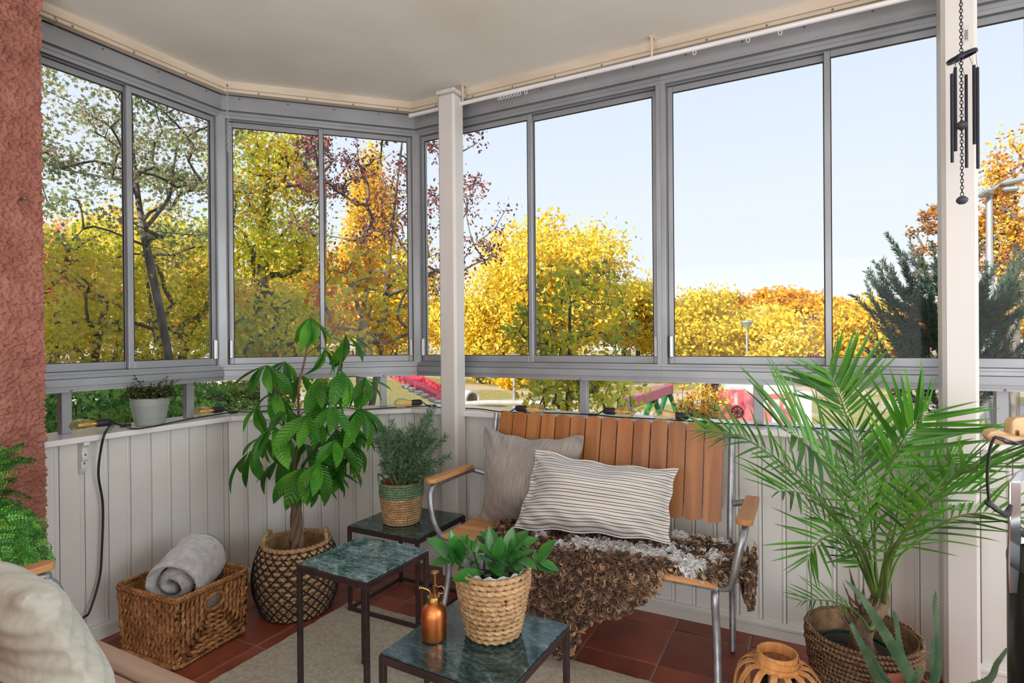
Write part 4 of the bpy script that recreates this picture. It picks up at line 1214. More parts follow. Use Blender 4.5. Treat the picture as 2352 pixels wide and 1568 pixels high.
b = MB(); b.lathe([(.003, 0), (.0048, .001), (.0048, .004), (.0038, .005), (.0048, .006), (.0048, .009), (.003, .010)], 12); b.build('nozzle_tip', MT['brass'], nz_, MM @ frame((-.029, 0, .1337), (0, 0, 1), (-1, 0, .25)))
b = MB(); a = np.linspace(-2.4, 2.4, 18); b.tube(np.column_stack([.0185 + .0095 * np.cos(a), np.zeros(18), .128 + .0095 * np.sin(a)]), .0018, 6); b.build('finger_ring', MT['brass'], ms, MM)

# ================================================================== zz plant in a coiled basket
zc = onz(1134, 1452, TZ_NEAR); zz0 = TZ_NEAR + .0005
zp = thing('potted_zz_plant', 'glossy zz plant in a straw coiled basket on marble', 'potted plant', (zc[0], zc[1], zz0))
zd = float((zc - CP) @ FW)
def zprof(t_): return .066 + .030 * min(1, t_ * 1.25) ** .8
coil_basket(zp, (zc[0], zc[1]), zprof, zz0, zz0 + .172, 13, lambda t_: 'seagrass', rr=.0084, soil=True, soil_frac=.80, liner='liner', pitch=.042)
b = MB(); P_ = []
for k in range(60):
    a = 2 * PI * k / 60; r_ = .083 + .002 * math.sin(k * 2.3)
    P_.append((r_ * math.cos(a), r_ * math.sin(a)))
V = [(x, y, zz0 + .150) for x, y in P_] + [(x * 1.045, y * 1.045, zz0 + .182 + .004 * math.sin(k * 1.7)) for k, (x, y) in enumerate(P_)]
b.add(V, [(k, (k + 1) % 60, 60 + (k + 1) % 60, 60 + k) for k in range(60)]); b.build('plastic_collar', MT['liner'], zp, Matrix.Translation((zc[0], zc[1], 0)))
zl = [blade(.062, .032, 9, d_, .35, 'lance').mesh('leaf', MT['zz_leaf']) for d_ in (.25, .5, -.2)]
def zz_stem(pix, dd, leaves):
    """pix: stalk polyline in the photo; leaves: (pixel tip, base fraction)"""
    base = np.array((zc[0] + (pix[0][0] - 1134) / FPX * zd * RT[0], zc[1] + (pix[0][0] - 1134) / FPX * zd * RT[1], zz0 + .138))
    pts = [base] + [at(x, y, zd + dd * (k + 1) / len(pix)) for k, (x, y) in enumerate(pix[1:])]
    pth = spline(pts, 16)
    b = MB(); b.tube(pth, np.linspace(.0042, .0018, 16), 7); s_ = b.build('stalk', MT['dark_stem'], zp)
    for (tx, ty, f, ddl) in leaves:
        bp_ = pth[int(f * 15)]; tip = at(tx, ty, zd + dd * f + ddl)
        d = tip - bp_; L = np.linalg.norm(d)
        up_ = np.array((0, 0, 1.0)) - FW * .45 + RT * random.uniform(-.4, .4)
        inst('leaf', random.choice(zl), s_, frame(bp_, d, up_, L / .061 * 1.14))
zz_stem([(1105, 1340), (1085, 1320), (1058, 1300), (1038, 1282)], -.03, [(983, 1248, .92, -.02), (996, 1292, .95, -.01), (1040, 1228, .85, .01), (1060, 1240, .75, -.02), (1046, 1256, .9, -.02), (1036, 1300, .9, 0)])
zz_stem([(1115, 1342), (1102, 1310), (1093, 1285), (1090, 1268)], -.05, [(1068, 1232, .9, 0), (1070, 1276, .5, -.03), (1092, 1240, .95, .02), (1096, 1316, .35, -.04), (1082, 1292, .6, .03)])
zz_stem([(1130, 1345), (1132, 1315), (1136, 1290), (1140, 1272)], .0, [(1125, 1218, .95, 0), (1108, 1250, .8, -.02), (1150, 1240, .9, -.02), (1100, 1278, .6, -.03), (1160, 1290, .6, -.03), (1118, 1330, .3, -.05)])
zz_stem([(1145, 1345), (1152, 1318), (1160, 1292), (1168, 1268)], .02, [(1205, 1222, .95, .0), (1178, 1218, .95, .02), (1180, 1256, .8, -.02), (1206, 1268, .85, -.01), (1150, 1245, .85, .0), (1195, 1290, .6, -.03), (1135, 1252, .7, .02)])
zz_stem([(1160, 1345), (1190, 1315), (1220, 1297), (1242, 1288)], .0, [(1268, 1244, .97, .0), (1280, 1306, .97, -.01), (1230, 1270, .8, .02), (1266, 1318, .8, -.02)])
zz_stem([(1125, 1348), (1120, 1330), (1110, 1318), (1100, 1312)], -.07, [(1046, 1335, .9, -.02), (1062, 1316, .7, .0), (1140, 1346, .4, -.03)])
zz_stem([(1150, 1348), (1158, 1338), (1165, 1332), (1170, 1330)], -.06, [(1190, 1326, .95, -.02), (1130, 1300, .5, .03), (1120, 1270, .6, .05)])
zz_stem([(1140, 1340), (1170, 1285), (1188, 1262), (1196, 1250)], .05, [(1230, 1240, .95, .01), (1200, 1226, .9, .02), (1178, 1240, .7, .02), (1212, 1262, .8, .0)])
zz_stem([(1120, 1342), (1112, 1300), (1118, 1262), (1128, 1245)], .03, [(1108, 1218, .95, .0), (1140, 1225, .9, .01), (1085, 1262, .6, .02), (1145, 1268, .6, .0), (1098, 1230, .8, .02)])
zz_stem([(1135, 1346), (1160, 1312), (1182, 1290), (1196, 1282)], -.04, [(1222, 1262, .95, -.01), (1228, 1296, .9, -.02), (1180, 1270, .6, -.02), (1200, 1310, .6, -.02)])

# ================================================================== wicker basket with the rolled blanket
wb = thing('wicker_basket', 'rectangular brown wicker basket with handle hole on the tiles', 'basket', (-2.32, 1.46, 0))
WBM = rotz(math.radians(3.5), (-2.318, 1.463, 0))
BX, BY, BH = .182, .168, .272
ctrs = []
def rrect(hx, hy, r, n=6):
    pts = []
    for cx_, cy_, a0 in ((hx - r, hy - r, 0), (-hx + r, hy - r, PI / 2), (-hx + r, -hy + r, PI), (hx - r, -hy + r, 1.5 * PI)):
        for k in range(n + 1):
            a = a0 + PI / 2 * k / n; pts.append((cx_ + r * math.cos(a), cy_ + r * math.sin(a)))
    return pts
# inner wall (thin, open on top)
inner = rrect(BX - .016, BY - .016, .03)
b = MB(); n_ = len(inner)
HZc, HRY, HRZ = .205, .040, .026
tp_ = lambda z: .94 + .06 * z / BH
def wq(p): return p
hx_, hy_ = BX - .016, BY - .016
b.add([(sx * hx_ * .94, sy * hy_ * .94, .006) for sx, sy in ((-1, -1), (1, -1), (1, 1), (-1, 1))], [(0, 1, 2, 3)])
for sy in (-1, 1):
    b.add([(-hx_ * .94, sy * hy_ * .94, .006), (hx_ * .94, sy * hy_ * .94, .006), (hx_, sy * hy_, BH - .006), (-hx_, sy * hy_, BH - .006)], [(0, 1, 2, 3)])
for sx in (-1, 1):
    for y0_, y1_, za, zb_ in ((-hy_, hy_, .006, HZc - HRZ), (-hy_, hy_, HZc + HRZ, BH - .006), (-hy_, -HRY, HZc - HRZ, HZc + HRZ), (HRY, hy_, HZc - HRZ, HZc + HRZ)):
        b.add([(sx * hx_ * tp_(za), y0_ * tp_(za), za), (sx * hx_ * tp_(za), y1_ * tp_(za), za), (sx * hx_ * tp_(zb_), y1_ * tp_(zb_), zb_), (sx * hx_ * tp_(zb_), y0_ * tp_(zb_), zb_)], [(0, 1, 2, 3)])
wbody = b.build('body', MT['hyacinth'], wb, WBM, smooth=False)
# the handle holes
def strand(pts, r=.0098, pitch=.055, nm='strand'):
    L = len(pts)
    rope(np.array(pts), r, MT['hyacinth'], nm, wbody, False, pitch * random.uniform(.85, 1.2), .6, 7, WBM)
taper = lambda z: .94 + .06 * z / BH
n_v = 15
for sgn in (-1, 1):
    for i in range(n_v):
        x = -BX + .012 + (2 * BX - .024) * i / (n_v - 1)
        pts = [((x + .0022 * math.sin(k * 1.3 + i)) * taper(z), sgn * (BY * taper(z) - .012 + .002 * math.sin(k * 2.1 + i)), z) for k, z in enumerate(np.linspace(.008, BH - .012, 16))]
        strand(pts, .0142, .085)
for sgn in (-1, 1):
    for k in range(9):
        o_ = .012 + k * .0195
        if o_ > BY - .004: break
        yv = BY - o_
        zb_ = .014 + k * .0195
        ztop_ = BH - .012 if yv > HRY + .018 else HZc - HRZ - .018
        pts = []
        if yv > HRY + .018:
            pts += [(-yv, z) for z in np.linspace(ztop_, zb_ + min(.03, yv), 8)]
            pts += [(y, zb_ + .002 * math.sin(y * 60 + k)) for y in np.linspace(-yv + min(.025, yv * .5), yv - min(.025, yv * .5), 12)]
            pts += [(yv, z) for z in np.linspace(zb_ + min(.03, yv), ztop_, 8)]
        else:
            zr = min(zb_, HZc - HRZ - .016)
            pts = [(y, zr) for y in np.linspace(-max(yv, .03), max(yv, .03), 10)]
        pts = [(sgn * (BX * taper(z) - .005 + .002 * math.sin(i_ * 1.9 + k)), y * taper(z), z) for i_, (y, z) in enumerate(pts)]
        strand(pts, .0125, .07)
    a = np.linspace(0, 2 * PI, 40, endpoint=False)
    rope(np.column_stack([np.full(40, sgn * (BX * taper(HZc) - .002)), (HRY + .004) * np.cos(a), HZc + (HRZ + .004) * np.sin(a)]), .0095, MT['hyacinth'], 'hole_rim', wbody, True, .03, .7, 7, WBM)
rim = rrect(BX, BY, .03)
base_r = rrect(BX * .945, BY * .945, .03, 10)
base_r = [(p_[0], p_[1], .0125) for p_ in base_r]
rope(np.array(base_r), .012, MT['hyacinth'], 'base_braid', wbody, True, .04, .7, 8, WBM)
dense = []
for i in range(len(rim)):
    p_, q2 = np.array(rim[i]), np.array(rim[(i + 1) % len(rim)])
    m_ = max(1, int(np.linalg.norm(q2 - p_) / .008))
    for k in range(m_): dense.append(p_ + (q2 - p_) * k / m_)
dense = np.array(dense)
for dz, rr_ in ((0, .0105), (.009, .0085)):
    rope(np.column_stack([dense - dense * (dz * .9), np.full(len(dense), BH - .006 + dz)]), rr_, MT['hyacinth'], 'rim_braid', wbody, True, .026, .65, 8, WBM)

# rolled fleece blanket
bl = thing('rolled_blanket', 'rolled silver grey fleece blanket in the wicker basket', 'blanket', (-2.33, 1.46, .2))
def roll_profile():
    out = []; inn = []
    th = .017
    for a in np.linspace(.4, 4 * PI + .9, 110):
        r_ = .016 + (a / (2 * PI)) * .0405
        sq = 1.0
        out.append(((r_ + th) * math.cos(-a) * sq, (r_ + th) * math.sin(-a)))
        inn.append(((r_ - th * .85) * math.cos(-a), (r_ - th * .85) * math.sin(-a)))
    # rounded outer end
    return out, inn
out_, inn_ = roll_profile()
poly = out_ + list(reversed(inn_))
b = MB(); n_ = len(poly); V = []; F = []
ax_n = 14
cen = np.array(poly).mean(0)
h_ = len(out_)
for i in range(ax_n + 1):
    t_ = i / ax_n
    e_ = min(t_, 1 - t_) * ax_n
    rnd = math.sqrt(max(0, 1 - (1 - min(1, e_ / 1.6)) ** 2))       # cloth edge rounds off towards the ends
    for k in range(n_):
        o1 = np.array(poly[k]); mate = np.array(poly[n_ - 1 - k]); mid_ = (o1 + mate) / 2
        p = mid_ + (o1 - mid_) * (.35 + .65 * rnd)
        wob = 1 + .018 * math.sin(k * .21 + t_ * 5) 
        zlow = p[1] * wob
        V.append((p[0] * wob, (t_ - .5) * .245 + .012 * math.sin(k * .06), zlow))
for i in range(ax_n):
    for k in range(n_):
        k2 = (k + 1) % n_
        F.append((i * n_ + k, (i + 1) * n_ + k, (i + 1) * n_ + k2, i * n_ + k2))
for i, rev in ((0, False), (ax_n, True)):
    for k in range(h_ - 1):
        f_ = (i * n_ + k, i * n_ + k + 1, i * n_ + n_ - 2 - k, i * n_ + n_ - 1 - k)
        F.append(tuple(reversed(f_)) if rev else f_)
b.add(V, F)
BLM = Matrix.Translation((-2.320, 1.472, .302)) @ Matrix.Rotation(math.radians(31), 4, 'Z') @ Matrix.Rotation(math.radians(9), 4, 'X') @ Matrix.Rotation(math.radians(40), 4, 'Y') @ Matrix.Scale(1.06, 4)
blr = b.build('fleece_roll', MT['fleece_grey'], bl, BLM, ang=None)
# short plush pile standing off the roll
VV = np.array(V); fq = np.array([f_ for f_ in F if len(f_) == 4])
r_ = np.random.default_rng(61)
pk = r_.integers(0, len(fq), 26000); uu, vv_ = r_.uniform(size=(2, 26000, 1))
A_, B_2, C_2, D_ = [VV[fq[pk, k]] for k in range(4)]
P = (A_ * (1 - uu) + B_2 * uu) * (1 - vv_) + (D_ * (1 - uu) + C_2 * uu) * vv_
nn_ = np.cross(B_2 - A_, D_ - A_); nn_ /= np.maximum(np.linalg.norm(nn_, axis=1), 1e-9)[:, None]
low_f = np.stack([np.sin(P[:, 1] * 60 + P[:, 0] * 30), np.cos(P[:, 0] * 50), np.sin(P[:, 2] * 55)], 1)
dv = nn_ * .55 + low_f * .5 + r_.normal(0, .35, P.shape); dv /= np.linalg.norm(dv, axis=1)[:, None]; dv *= r_.uniform(.005, .010, (len(P), 1))
sv_ = np.cross(dv, r_.normal(size=P.shape)); sv_ /= np.linalg.norm(sv_, axis=1)[:, None]; sv_ *= .0009
PV = np.stack([P - sv_, P + sv_, P + dv + sv_ * .3, P + dv - sv_ * .3], 1).reshape(-1, 3)
pc_ = np.array(lin((186, 184, 186)))[None] * r_.uniform(.75, 1.3, (len(P), 1))
inst('pile', fast_mesh('pile', PV, np.arange(len(PV)).reshape(-1, 4), MT['fleececol'], np.repeat(np.clip(pc_, 0, .9), 4, 0)), blr, BLM, kind='stuff')
b = MB(); b.box((-.13, -.12, .012), (.13, .12, .20), .04); fb = b.build('folded_layer', MT['fleece_grey'], bl, WBM, ang=None)

# ================================================================== bamboo lantern
lc = onz(1786, 1497, .30)
LX, LY = lc[0], lc[1]
ln = thing('bamboo_lantern', 'round bamboo strip lantern with glass cylinder on the tiles', 'lantern', (LX, LY, 0))
LM = Matrix.Translation((LX, LY, 0))
def band(r0, r1, z0, z1, name, M=LM, th=.004, tilt=None):
    b = MB(); b.lathe([(r0, z0), (r1, z1), (r1 - th, z1), (r0 - th, z0), (r0, z0)], 48, False, False); return b.build(name, MT['bamboo'], ln, M, ang=40)
band(.056, .056, .272, .302, 'neck_ring'); band(.066, .066, .258, .274, 'collar_ring'); band(.078, .078, .0005, .018, 'base_ring')
b = MB(); b.lathe([(.074, .004), (.074, .012)], 40); b.build('base_plate', MT['bamboo'], ln, LM)
band(.0605, .0605, -.012, .012, 'carry_hoop', LM @ Matrix.Translation((0, 0, .281)) @ Matrix.Rotation(math.radians(7), 4, 'Y'), .0035)
NS = 14
sp_ = spline([(.058, 0, .262), (.088, 0, .258), (.116, 0, .222), (.124, 0, .150), (.112, 0, .080), (.090, 0, .030), (.076, 0, .006)], 22)
b = MB(); V = []; F = []
for i, p in enumerate(sp_):
    tg_ = sp_[min(i + 1, 21)] - sp_[max(i - 1, 0)]; tg_ /= np.linalg.norm(tg_); nr_ = np.array((tg_[2], 0, -tg_[0]))
    if nr_[0] < 0: nr_ = -nr_
    for w, d in ((-.0095, 0), (.0095, 0), (.0095, .0026), (-.0095, .0026)): V.append(p + np.array((0, w, 0)) + nr_ * d)
for i in range(21):
    for k in range(4): F.append((i * 4 + k, i * 4 + (k + 1) % 4, (i + 1) * 4 + (k + 1) % 4, (i + 1) * 4 + k))
b.add(V, F); sme = b.mesh('bamboo_strip', MT['bamboo'], True, 40)
for k in range(NS): inst('bamboo_strip', sme, ln, LM @ Matrix.Rotation(2 * PI * (k + .35) / NS, 4, 'Z'))
band(.1185, .1185, .112, .128, 'waist_band')
b = MB(); b.lathe([(.050, .0135), (.050, .235), (.0475, .235), (.0475, .0135)], 36, False, False); b.build('glass_cylinder', MT['lantern_glass'], ln, LM)
b = MB(); b.lathe([(.0, .0135), (.030, .0135), (.030, .125), (.027, .130), (.0, .128)], 28, False, False); cd = b.build('candle', MT['candle'], ln, LM, ang=40)
b = MB(); b.tube([(0, 0, .127), (.001, 0, .14)], .0012, 5); b.build('wick', MT['net'], cd, LM)

# ================================================================== palm
PCX, PCY = .148, 2.235
pm = thing('potted_palm', 'feathery date palm in a brown coiled basket', 'potted plant', (PCX, PCY, 0))
def pprof(t_): return .135 + .032 * min(1, t_ * 1.3)
coil_basket(pm, (PCX, PCY), pprof, .0005, .262, 17, lambda t_: 'seagrass_dark', rr=.0096, liner='seagrass_dark', soil=False, pitch=.03)
PMM = Matrix.Translation((PCX - .02, PCY, 0))
b = MB(); b.lathe([(.085, .03), (.105, .205), (.110, .207), (.110, .200), (.100, .195), (.09, .19), (.0, .192)], 32, True, False); b.build('inner_pot', mat('dark green plastic pot', lin((32, 44, 36)), .4), pm, PMM)
b = MB(); b.lathe([(.0, .196), (.06, .197), (.101, .192)], 30, False, False); b.build('soil', MT['soil'], pm, PMM)
pd = float((np.array((PCX, PCY, 0)) - CP) @ FW)
trunk_top = at(2022, 1385, pd)
b = MB(); tp_ = spline([(PCX, PCY, .19), (PCX, PCY - .005, .26), trunk_top, trunk_top + np.array((0, 0, .05))], 16)
b.tube(tp_, [.046, .042, .038, .036, .034, .033, .031, .030, .029, .028, .027, .026, .024, .022, .018, .012], 12); b.build('trunk', MT['bark'], pm)
for k in range(26):
    a = random.uniform(0, 6.28); z_ = random.uniform(.22, trunk_top[2])
    d = np.array((math.cos(a), math.sin(a), random.uniform(.6, 1.5))); p0_ = np.array((PCX, PCY, z_)) + d * .02
    b = MB(); b.tube([p0_, p0_ + d * .03, p0_ + d * .05 + np.array((0, 0, .02))], [.009, .006, .001], 5, ell=.35); b.build('husk', MT['bark'], pm)
pl_me = {}
for nm_, fo, dr_ in (('a', .5, .12), ('b', .7, .3), ('c', .4, -.08)):
    pl_me[nm_] = blade(.22, .0172, 7, dr_, fo, 'palm').mesh('leaflet', MT['palm_leaf'])
def frond(pix, dists, n, llen, up=(0, 0, 1), f0=.3, fan=.95, name='frond', tipl=.55, lr=(1, 1)):
    """rachis through photo pixels at the given distances, paired leaflets"""
    pts = [trunk_top + np.array((random.uniform(-.012, .012), random.uniform(-.012, .012), -.02))] if pix[0] is None else []
    for p, d in zip(pix, dists):
        if p is not None:
            w_ = at(p[0], p[1], d)
            pts.append(w_ if w_[1] < 2.46 else onY(p[0], p[1], 2.46))
    pth = spline(pts, 40)
    b = MB(); b.tube(pth, np.linspace(.0072, .0012, 40), 6, ell=.7); fr = b.build(name, MT['palm_stem'], pm)
    for i in range(n):
        t_ = f0 + (1 - f0) * (i / (n - 1)) ** .95
        k = min(int(t_ * 39), 38); p = pth[k] + (pth[k + 1] - pth[k]) * (t_ * 39 - k)
        ax = pth[min(k + 2, 39)] - pth[max(k - 2, 0)]; ax /= np.linalg.norm(ax)
        upv = np.array(up, float); sd_ = np.cross(ax, upv); sd_ /= np.linalg.norm(sd_); nv = np.cross(sd_, ax)
        for sg_ in (-1, 1):
            sc = (math.sin(PI * (.18 + .72 * (i / (n - 1)) ** .9)) ** .6) * random.uniform(.85, 1.1) * lr[0 if sg_ < 0 else 1]
            sp2 = fan * (1 - .45 * (i / (n - 1)) ** 2)
            d = sd_ * sg_ * sp2 + ax * random.uniform(.55, .8) * (1 + .5 * (i / (n - 1))) + nv * random.uniform(.1, .5) + np.array((0, 0, -.08))
            d /= np.linalg.norm(d)
            Lw = llen * sc
            if p[1] + d[1] * Lw > 2.53: d[1] = (2.53 - p[1]) / Lw
            inst('leaflet', pl_me[random.choice('abc')], fr, frame(p, d, nv + sd_ * sg_ * -.5, llen / .22 * sc))
    return fr
g = pd
frond([None, (1985, 1250), (1955, 1010), (1937, 933), (1922, 895), (1904, 858)], [0, g, g + .02, g + .03, g + .04, g + .04], 17, 0.256, up=-FW + np.array((0, 0, .3)), f0=.50)
frond([None, (1995, 1260), (1950, 1170), (1909, 1090), (1866, 1036), (1830, 1004), (1798, 986)], [0, g - .06, g - .16, g - .24, g - .3, g - .34, g - .36], 15, 0.301, up=-FW * .8 + np.array((0, 0, 1)), f0=.38)
frond([None, (1950, 1240), (1895, 1165), (1848, 1108), (1784, 1054), (1709, 1006), (1663, 995), (1611, 988)], [0, g - .02, g - .04, g - .05, g - .05, g - .04, g - .03, g - .02], 24, 0.160, up=-FW * .6 + np.array((0, 0, 1)), f0=.35)
frond([None, (2010, 1200), (2030, 1097), (2052, 1054), (2077, 1004), (2098, 976), (2123, 951)], [0, g - .03, g - .06, g - .08, g - .1, g - .12, g - .13], 16, 0.262, up=-FW + np.array((0, 0, .5)), f0=.40)
frond([None, (2052, 1276), (2106, 1186), (2145, 1129), (2188, 1101), (2230, 1079), (2284, 1072), (2380, 1078)], [0, g - .06, g - .14, g - .2, g - .25, g - .3, g - .34, g - .4], 20, 0.243, up=-FW * .25 + np.array((0, 0, 1)), f0=.28)
frond([None, (2000, 1300), (1973, 1247), (1938, 1229), (1902, 1231), (1873, 1251), (1857, 1280)], [0, g - .05, g - .14, g - .2, g - .25, g - .29, g - .3], 14, 0.166, up=-FW * .4 + np.array((0, 0, 1)), f0=.35)
frond([None, (1999, 1444), (1977, 1416), (1944, 1391), (1908, 1380), (1872, 1377), (1844, 1380)], [0, g - .06, g - .08, g - .1, g - .12, g - .14, g - .15], 11, 0.109, up=-FW * .4 + np.array((0, 0, 1)), f0=.4)
frond([None, (2060, 1290), (2120, 1230), (2190, 1190), (2260, 1178), (2330, 1190)], [0, g + .03, g + .05, g + .07, g + .09, g + .1], 14, 0.218, up=-FW * .4 + np.array((0, 0, 1)), f0=.3)
frond([None, (2005, 1230), (1990, 1110), (1975, 1040), (1965, 985)], [0, g + .02, g + .05, g + .08, g + .1], 14, 0.256, up=-FW + np.array((0, 0, .4)), f0=.3)
frond([None, (2035, 1260), (2060, 1180), (2100, 1110), (2150, 1070), (2190, 1050)], [0, g + .02, g + .04, g + .06, g + .07, g + .07], 14, 0.230, up=-FW * .7 + np.array((0, 0, .8)), f0=.3)
frond([None, (1975, 1270), (1930, 1200), (1880, 1150), (1830, 1130), (1790, 1128)], [0, g - .1, g - .22, g - .30, g - .35, g - .38], 13, 0.205, up=-FW * .5 + np.array((0, 0, 1)), f0=.35)
frond([None, (2030, 1300), (2050, 1240), (2062, 1180), (2066, 1130)], [0, g - .1, g - .16, g - .2, g - .22], 10, 0.192, up=-FW + np.array((0, 0, .5)), f0=.3)

frond([None, (1990, 1290), (1960, 1225), (1945, 1150), (1950, 1080)], [0, g - .03, g - .05, g - .04, g - .02], 12, .21, up=-FW + np.array((0, 0, .5)), f0=.25)
frond([None, (2040, 1290), (2075, 1225), (2125, 1165), (2180, 1135), (2240, 1128)], [0, g - .14, g - .24, g - .32, g - .38, g - .42], 13, .20, up=-FW * .5 + np.array((0, 0, 1)), f0=.3)
frond([None, (1985, 1310), (1945, 1270), (1905, 1210), (1860, 1170)], [0, g + .02, g + .04, g + .05, g + .05], 11, .17, up=-FW * .6 + np.array((0, 0, 1)), f0=.3)
# ================================================================== aloe in front of the palm
ad_ = 1.62
apos = at(2100, 1640, ad_)
APZ = .24
al = thing('potted_aloe', 'spiky aloe plant standing in front of the palm basket', 'potted plant', (apos[0], apos[1], 0))
AM = Matrix.Translation((apos[0], apos[1], 0))
b = MB(); b.lathe([(.060, .0005), (.082, APZ - .02), (.088, APZ - .02), (.088, APZ), (.080, APZ), (.076, APZ - .03), (.0, APZ - .03)], 32, True, False); b.build('pot', MT['terracotta'], al, AM, ang=40)
b = MB(); b.lathe([(.0, APZ - .022), (.077, APZ - .024)], 24, False, False); b.build('soil', MT['soil'], al, AM)
tooth = MB(); tooth.add([(0, -.0016, 0), (0, .0016, 0), (.0045, 0, .001), (0, 0, -.0015)], [(0, 1, 2), (1, 3, 2), (3, 0, 2)])
def aloe_leaf(pix, dd, w0):
    pts = [np.array((apos[0] + random.uniform(-.015, .015), apos[1] + random.uniform(-.015, .015), APZ - .03))] + [at(x, y, ad_ + d) for (x, y), d in zip(pix, dd)]
    pth = spline(pts, 26)
    V = []; F = []; n = 8
    sd_all = []
    for i, p in enumerate(pth):
        t_ = i / 25
        ax = pth[min(i + 1, 25)] - pth[max(i - 1, 0)]; ax /= np.linalg.norm(ax)
        s_ = np.cross(ax, -FW); s_ /= np.linalg.norm(s_); nv = np.cross(s_, ax)
        w = w0 * (1 - t_) ** .75 + .0012
        sd_all.append((p, s_, w, ax))
        for k in range(n):
            a = 2 * PI * k / n
            x_, y_ = math.cos(a), math.sin(a)
            V.append(p + s_ * w * x_ + nv * (w * (.30 * y_ + .22 * x_ * x_)))
    for i in range(25):
        for k in range(n): F.append((i * n + k, i * n + (k + 1) % n, (i + 1) * n + (k + 1) % n, (i + 1) * n + k))
    F.append(tuple(25 * n + k for k in range(n)))
    b = MB(); b.add(V, F)
    for i in range(2, 24):
        p, s_, w, ax = sd_all[i]
        for sg_ in (-1, 1):
            e_ = p + s_ * sg_ * w * .97 - FW * w * .2
            b.add([e_ - ax * .002, e_ + ax * .003, e_ + s_ * sg_ * .004 + ax * .003], [(0, 1, 2)])
    b.build('leaf', MT['aloe'], al)
aloe_leaf([(2096, 1568), (2047, 1480), (2005, 1411), (1974, 1364), (1941, 1332)], [-.02, -.05, -.06, -.06, -.05], .020)
aloe_leaf([(2022, 1568), (1988, 1499), (1963, 1450), (1954, 1429)], [-.06, -.1, -.11, -.11], .014)
aloe_leaf([(2041, 1568), (2005, 1510), (1990, 1481)], [-.02, -.04, -.05], .011)
aloe_leaf([(2086, 1568), (2065, 1477), (2058, 1427), (2051, 1400)], [.0, .0, .0, .0], .012)
aloe_leaf([(2146, 1568), (2153, 1477), (2146, 1394), (2149, 1357)], [-.03, -.04, -.04, -.05], .012)
aloe_leaf([(2138, 1568), (2140, 1500), (2143, 1466)], [-.01, -.02, -.02], .007)
aloe_leaf([(2254, 1568), (2290, 1520), (2318, 1482)], [-.02, -.06, -.08], .016)
aloe_leaf([(2110, 1560), (2110, 1525)], [-.05, -.06], .007)
SZ = .8697          # sill top
# ================================================================== string of bulbs along the sill
sl_ = thing('string_lights', 'black string of amber filament bulbs lying along the sill', 'string lights', (-2.7, 1.5, SZ))
bulb_b = MB(); bulb_b.lathe([(.0125, 0), (.0135, .006), (.0165, .020), (.0245, .042), (.0285, .062), (.0270, .078), (.0200, .092), (.0100, .100), (.004, .104), (.002, .107)], 24, False, True); bulb_me = bulb_b.mesh('bulb', MT['bulb_glass'])
sock_b = MB(); sock_b.lathe([(.004, -.056), (.010, -.055), (.0155, -.048), (.0175, -.038), (.0175, -.004), (.0165, .003)], 20); sock_me = sock_b.mesh('socket', MT['black_plastic'], True, 50)
fil_b = MB()
for k in range(4):
    a = 2 * PI * k / 4; fil_b.tube([(.006 * math.cos(a), .006 * math.sin(a), .018), (.004 * math.cos(a + .4), .004 * math.sin(a + .4), .070)], .0011, 5)
fil_b.tube([(0, 0, .0), (0, 0, .02)], .004, 8)
fil_me = fil_b.mesh('filament', MT['filament'])
cord_pts = []
def put_bulb(px_, py_, dirx, seg, clip=None):
    """bulb lying on the sill at a photo pixel; dirx: +1 glass points along the wall, -1 against it"""
    c_ = onz(px_, py_, SZ + .0275)
    ax = Vector(seg.M.col[0][:3]) * dirx
    ax = (ax + Vector(seg.M.col[1][:3]) * random.uniform(-.12, .12)).normalized()
    c0 = Vector(c_) - ax * .030 + Vector((0, 0, .0022))
    M = frame(c0, Vector((0, 0, 1)), ax)   # local z along ax
    M = ident()
    z = ax; x = Vector((0, 0, 1)); y = z.cross(x)
    for i in range(3): M[i][0], M[i][1], M[i][2], M[i][3] = x[i], y[i], z[i], c0[i]
    s_ = inst('socket', sock_me, sl_, M); inst('bulb', bulb_me, s_, M); inst('filament', fil_me, s_, M)
    tail = c0 - ax * .056
    cl = np.array(tail) - np.array(ax) * .055; cl[2] = SZ + .007
    b = MB(); b.tube(spline([tail, (np.array(tail) + cl) / 2 - np.array((0, 0, .006)), cl], 8), .0032, 6); b.build('bulb_lead', MT['black_rubber'], s_)
    b = MB(); b.box((-.022, -.006, -.0065), (.022, .006, .0065), .002); b.build('cord_clip', MT['black_plastic'], s_, frame(cl, ax, (0, 0, 1)), ang=30)
    return cl
L_, C_, R_ = SEG['left'], SEG['corner'], SEG['right']
cl = [put_bulb(205, 975, -1, L_), put_bulb(478, 944, -1, L_), put_bulb(715, 930, -1, C_), put_bulb(935, 926, -1, C_), put_bulb(1220, 940, 1, R_), put_bulb(1425, 946, 1, R_), put_bulb(1538, 955, -1, R_)]
zc_ = SZ + .0045
path = [cl[0], onz(330, 985, zc_) * np.array((1, 1, 0)) + np.array((-.03, 0, zc_)), onz(440, 961, zc_), cl[1], onz(590, 945, zc_), cl[2], onz(830, 940, zc_), onz(900, 936, zc_), cl[3], R_.w(.15, .03, zc_), R_.w(.30, .05, zc_), R_.w(.40, .06, zc_), cl[4], R_.w(.80, .06, zc_), cl[5], R_.w(1.18, .05, zc_), R_.w(1.35, .06, zc_), cl[6], R_.w(1.7, .04, zc_), R_.w(1.95, .06, zc_), R_.w(2.25, .04, zc_)]
path = [np.array((p[0], p[1], max(p[2], zc_))) for p in path]
b = MB(); b.tube(spline(path, 150), .0034, 6); b.build('cord', MT['black_rubber'], sl_)
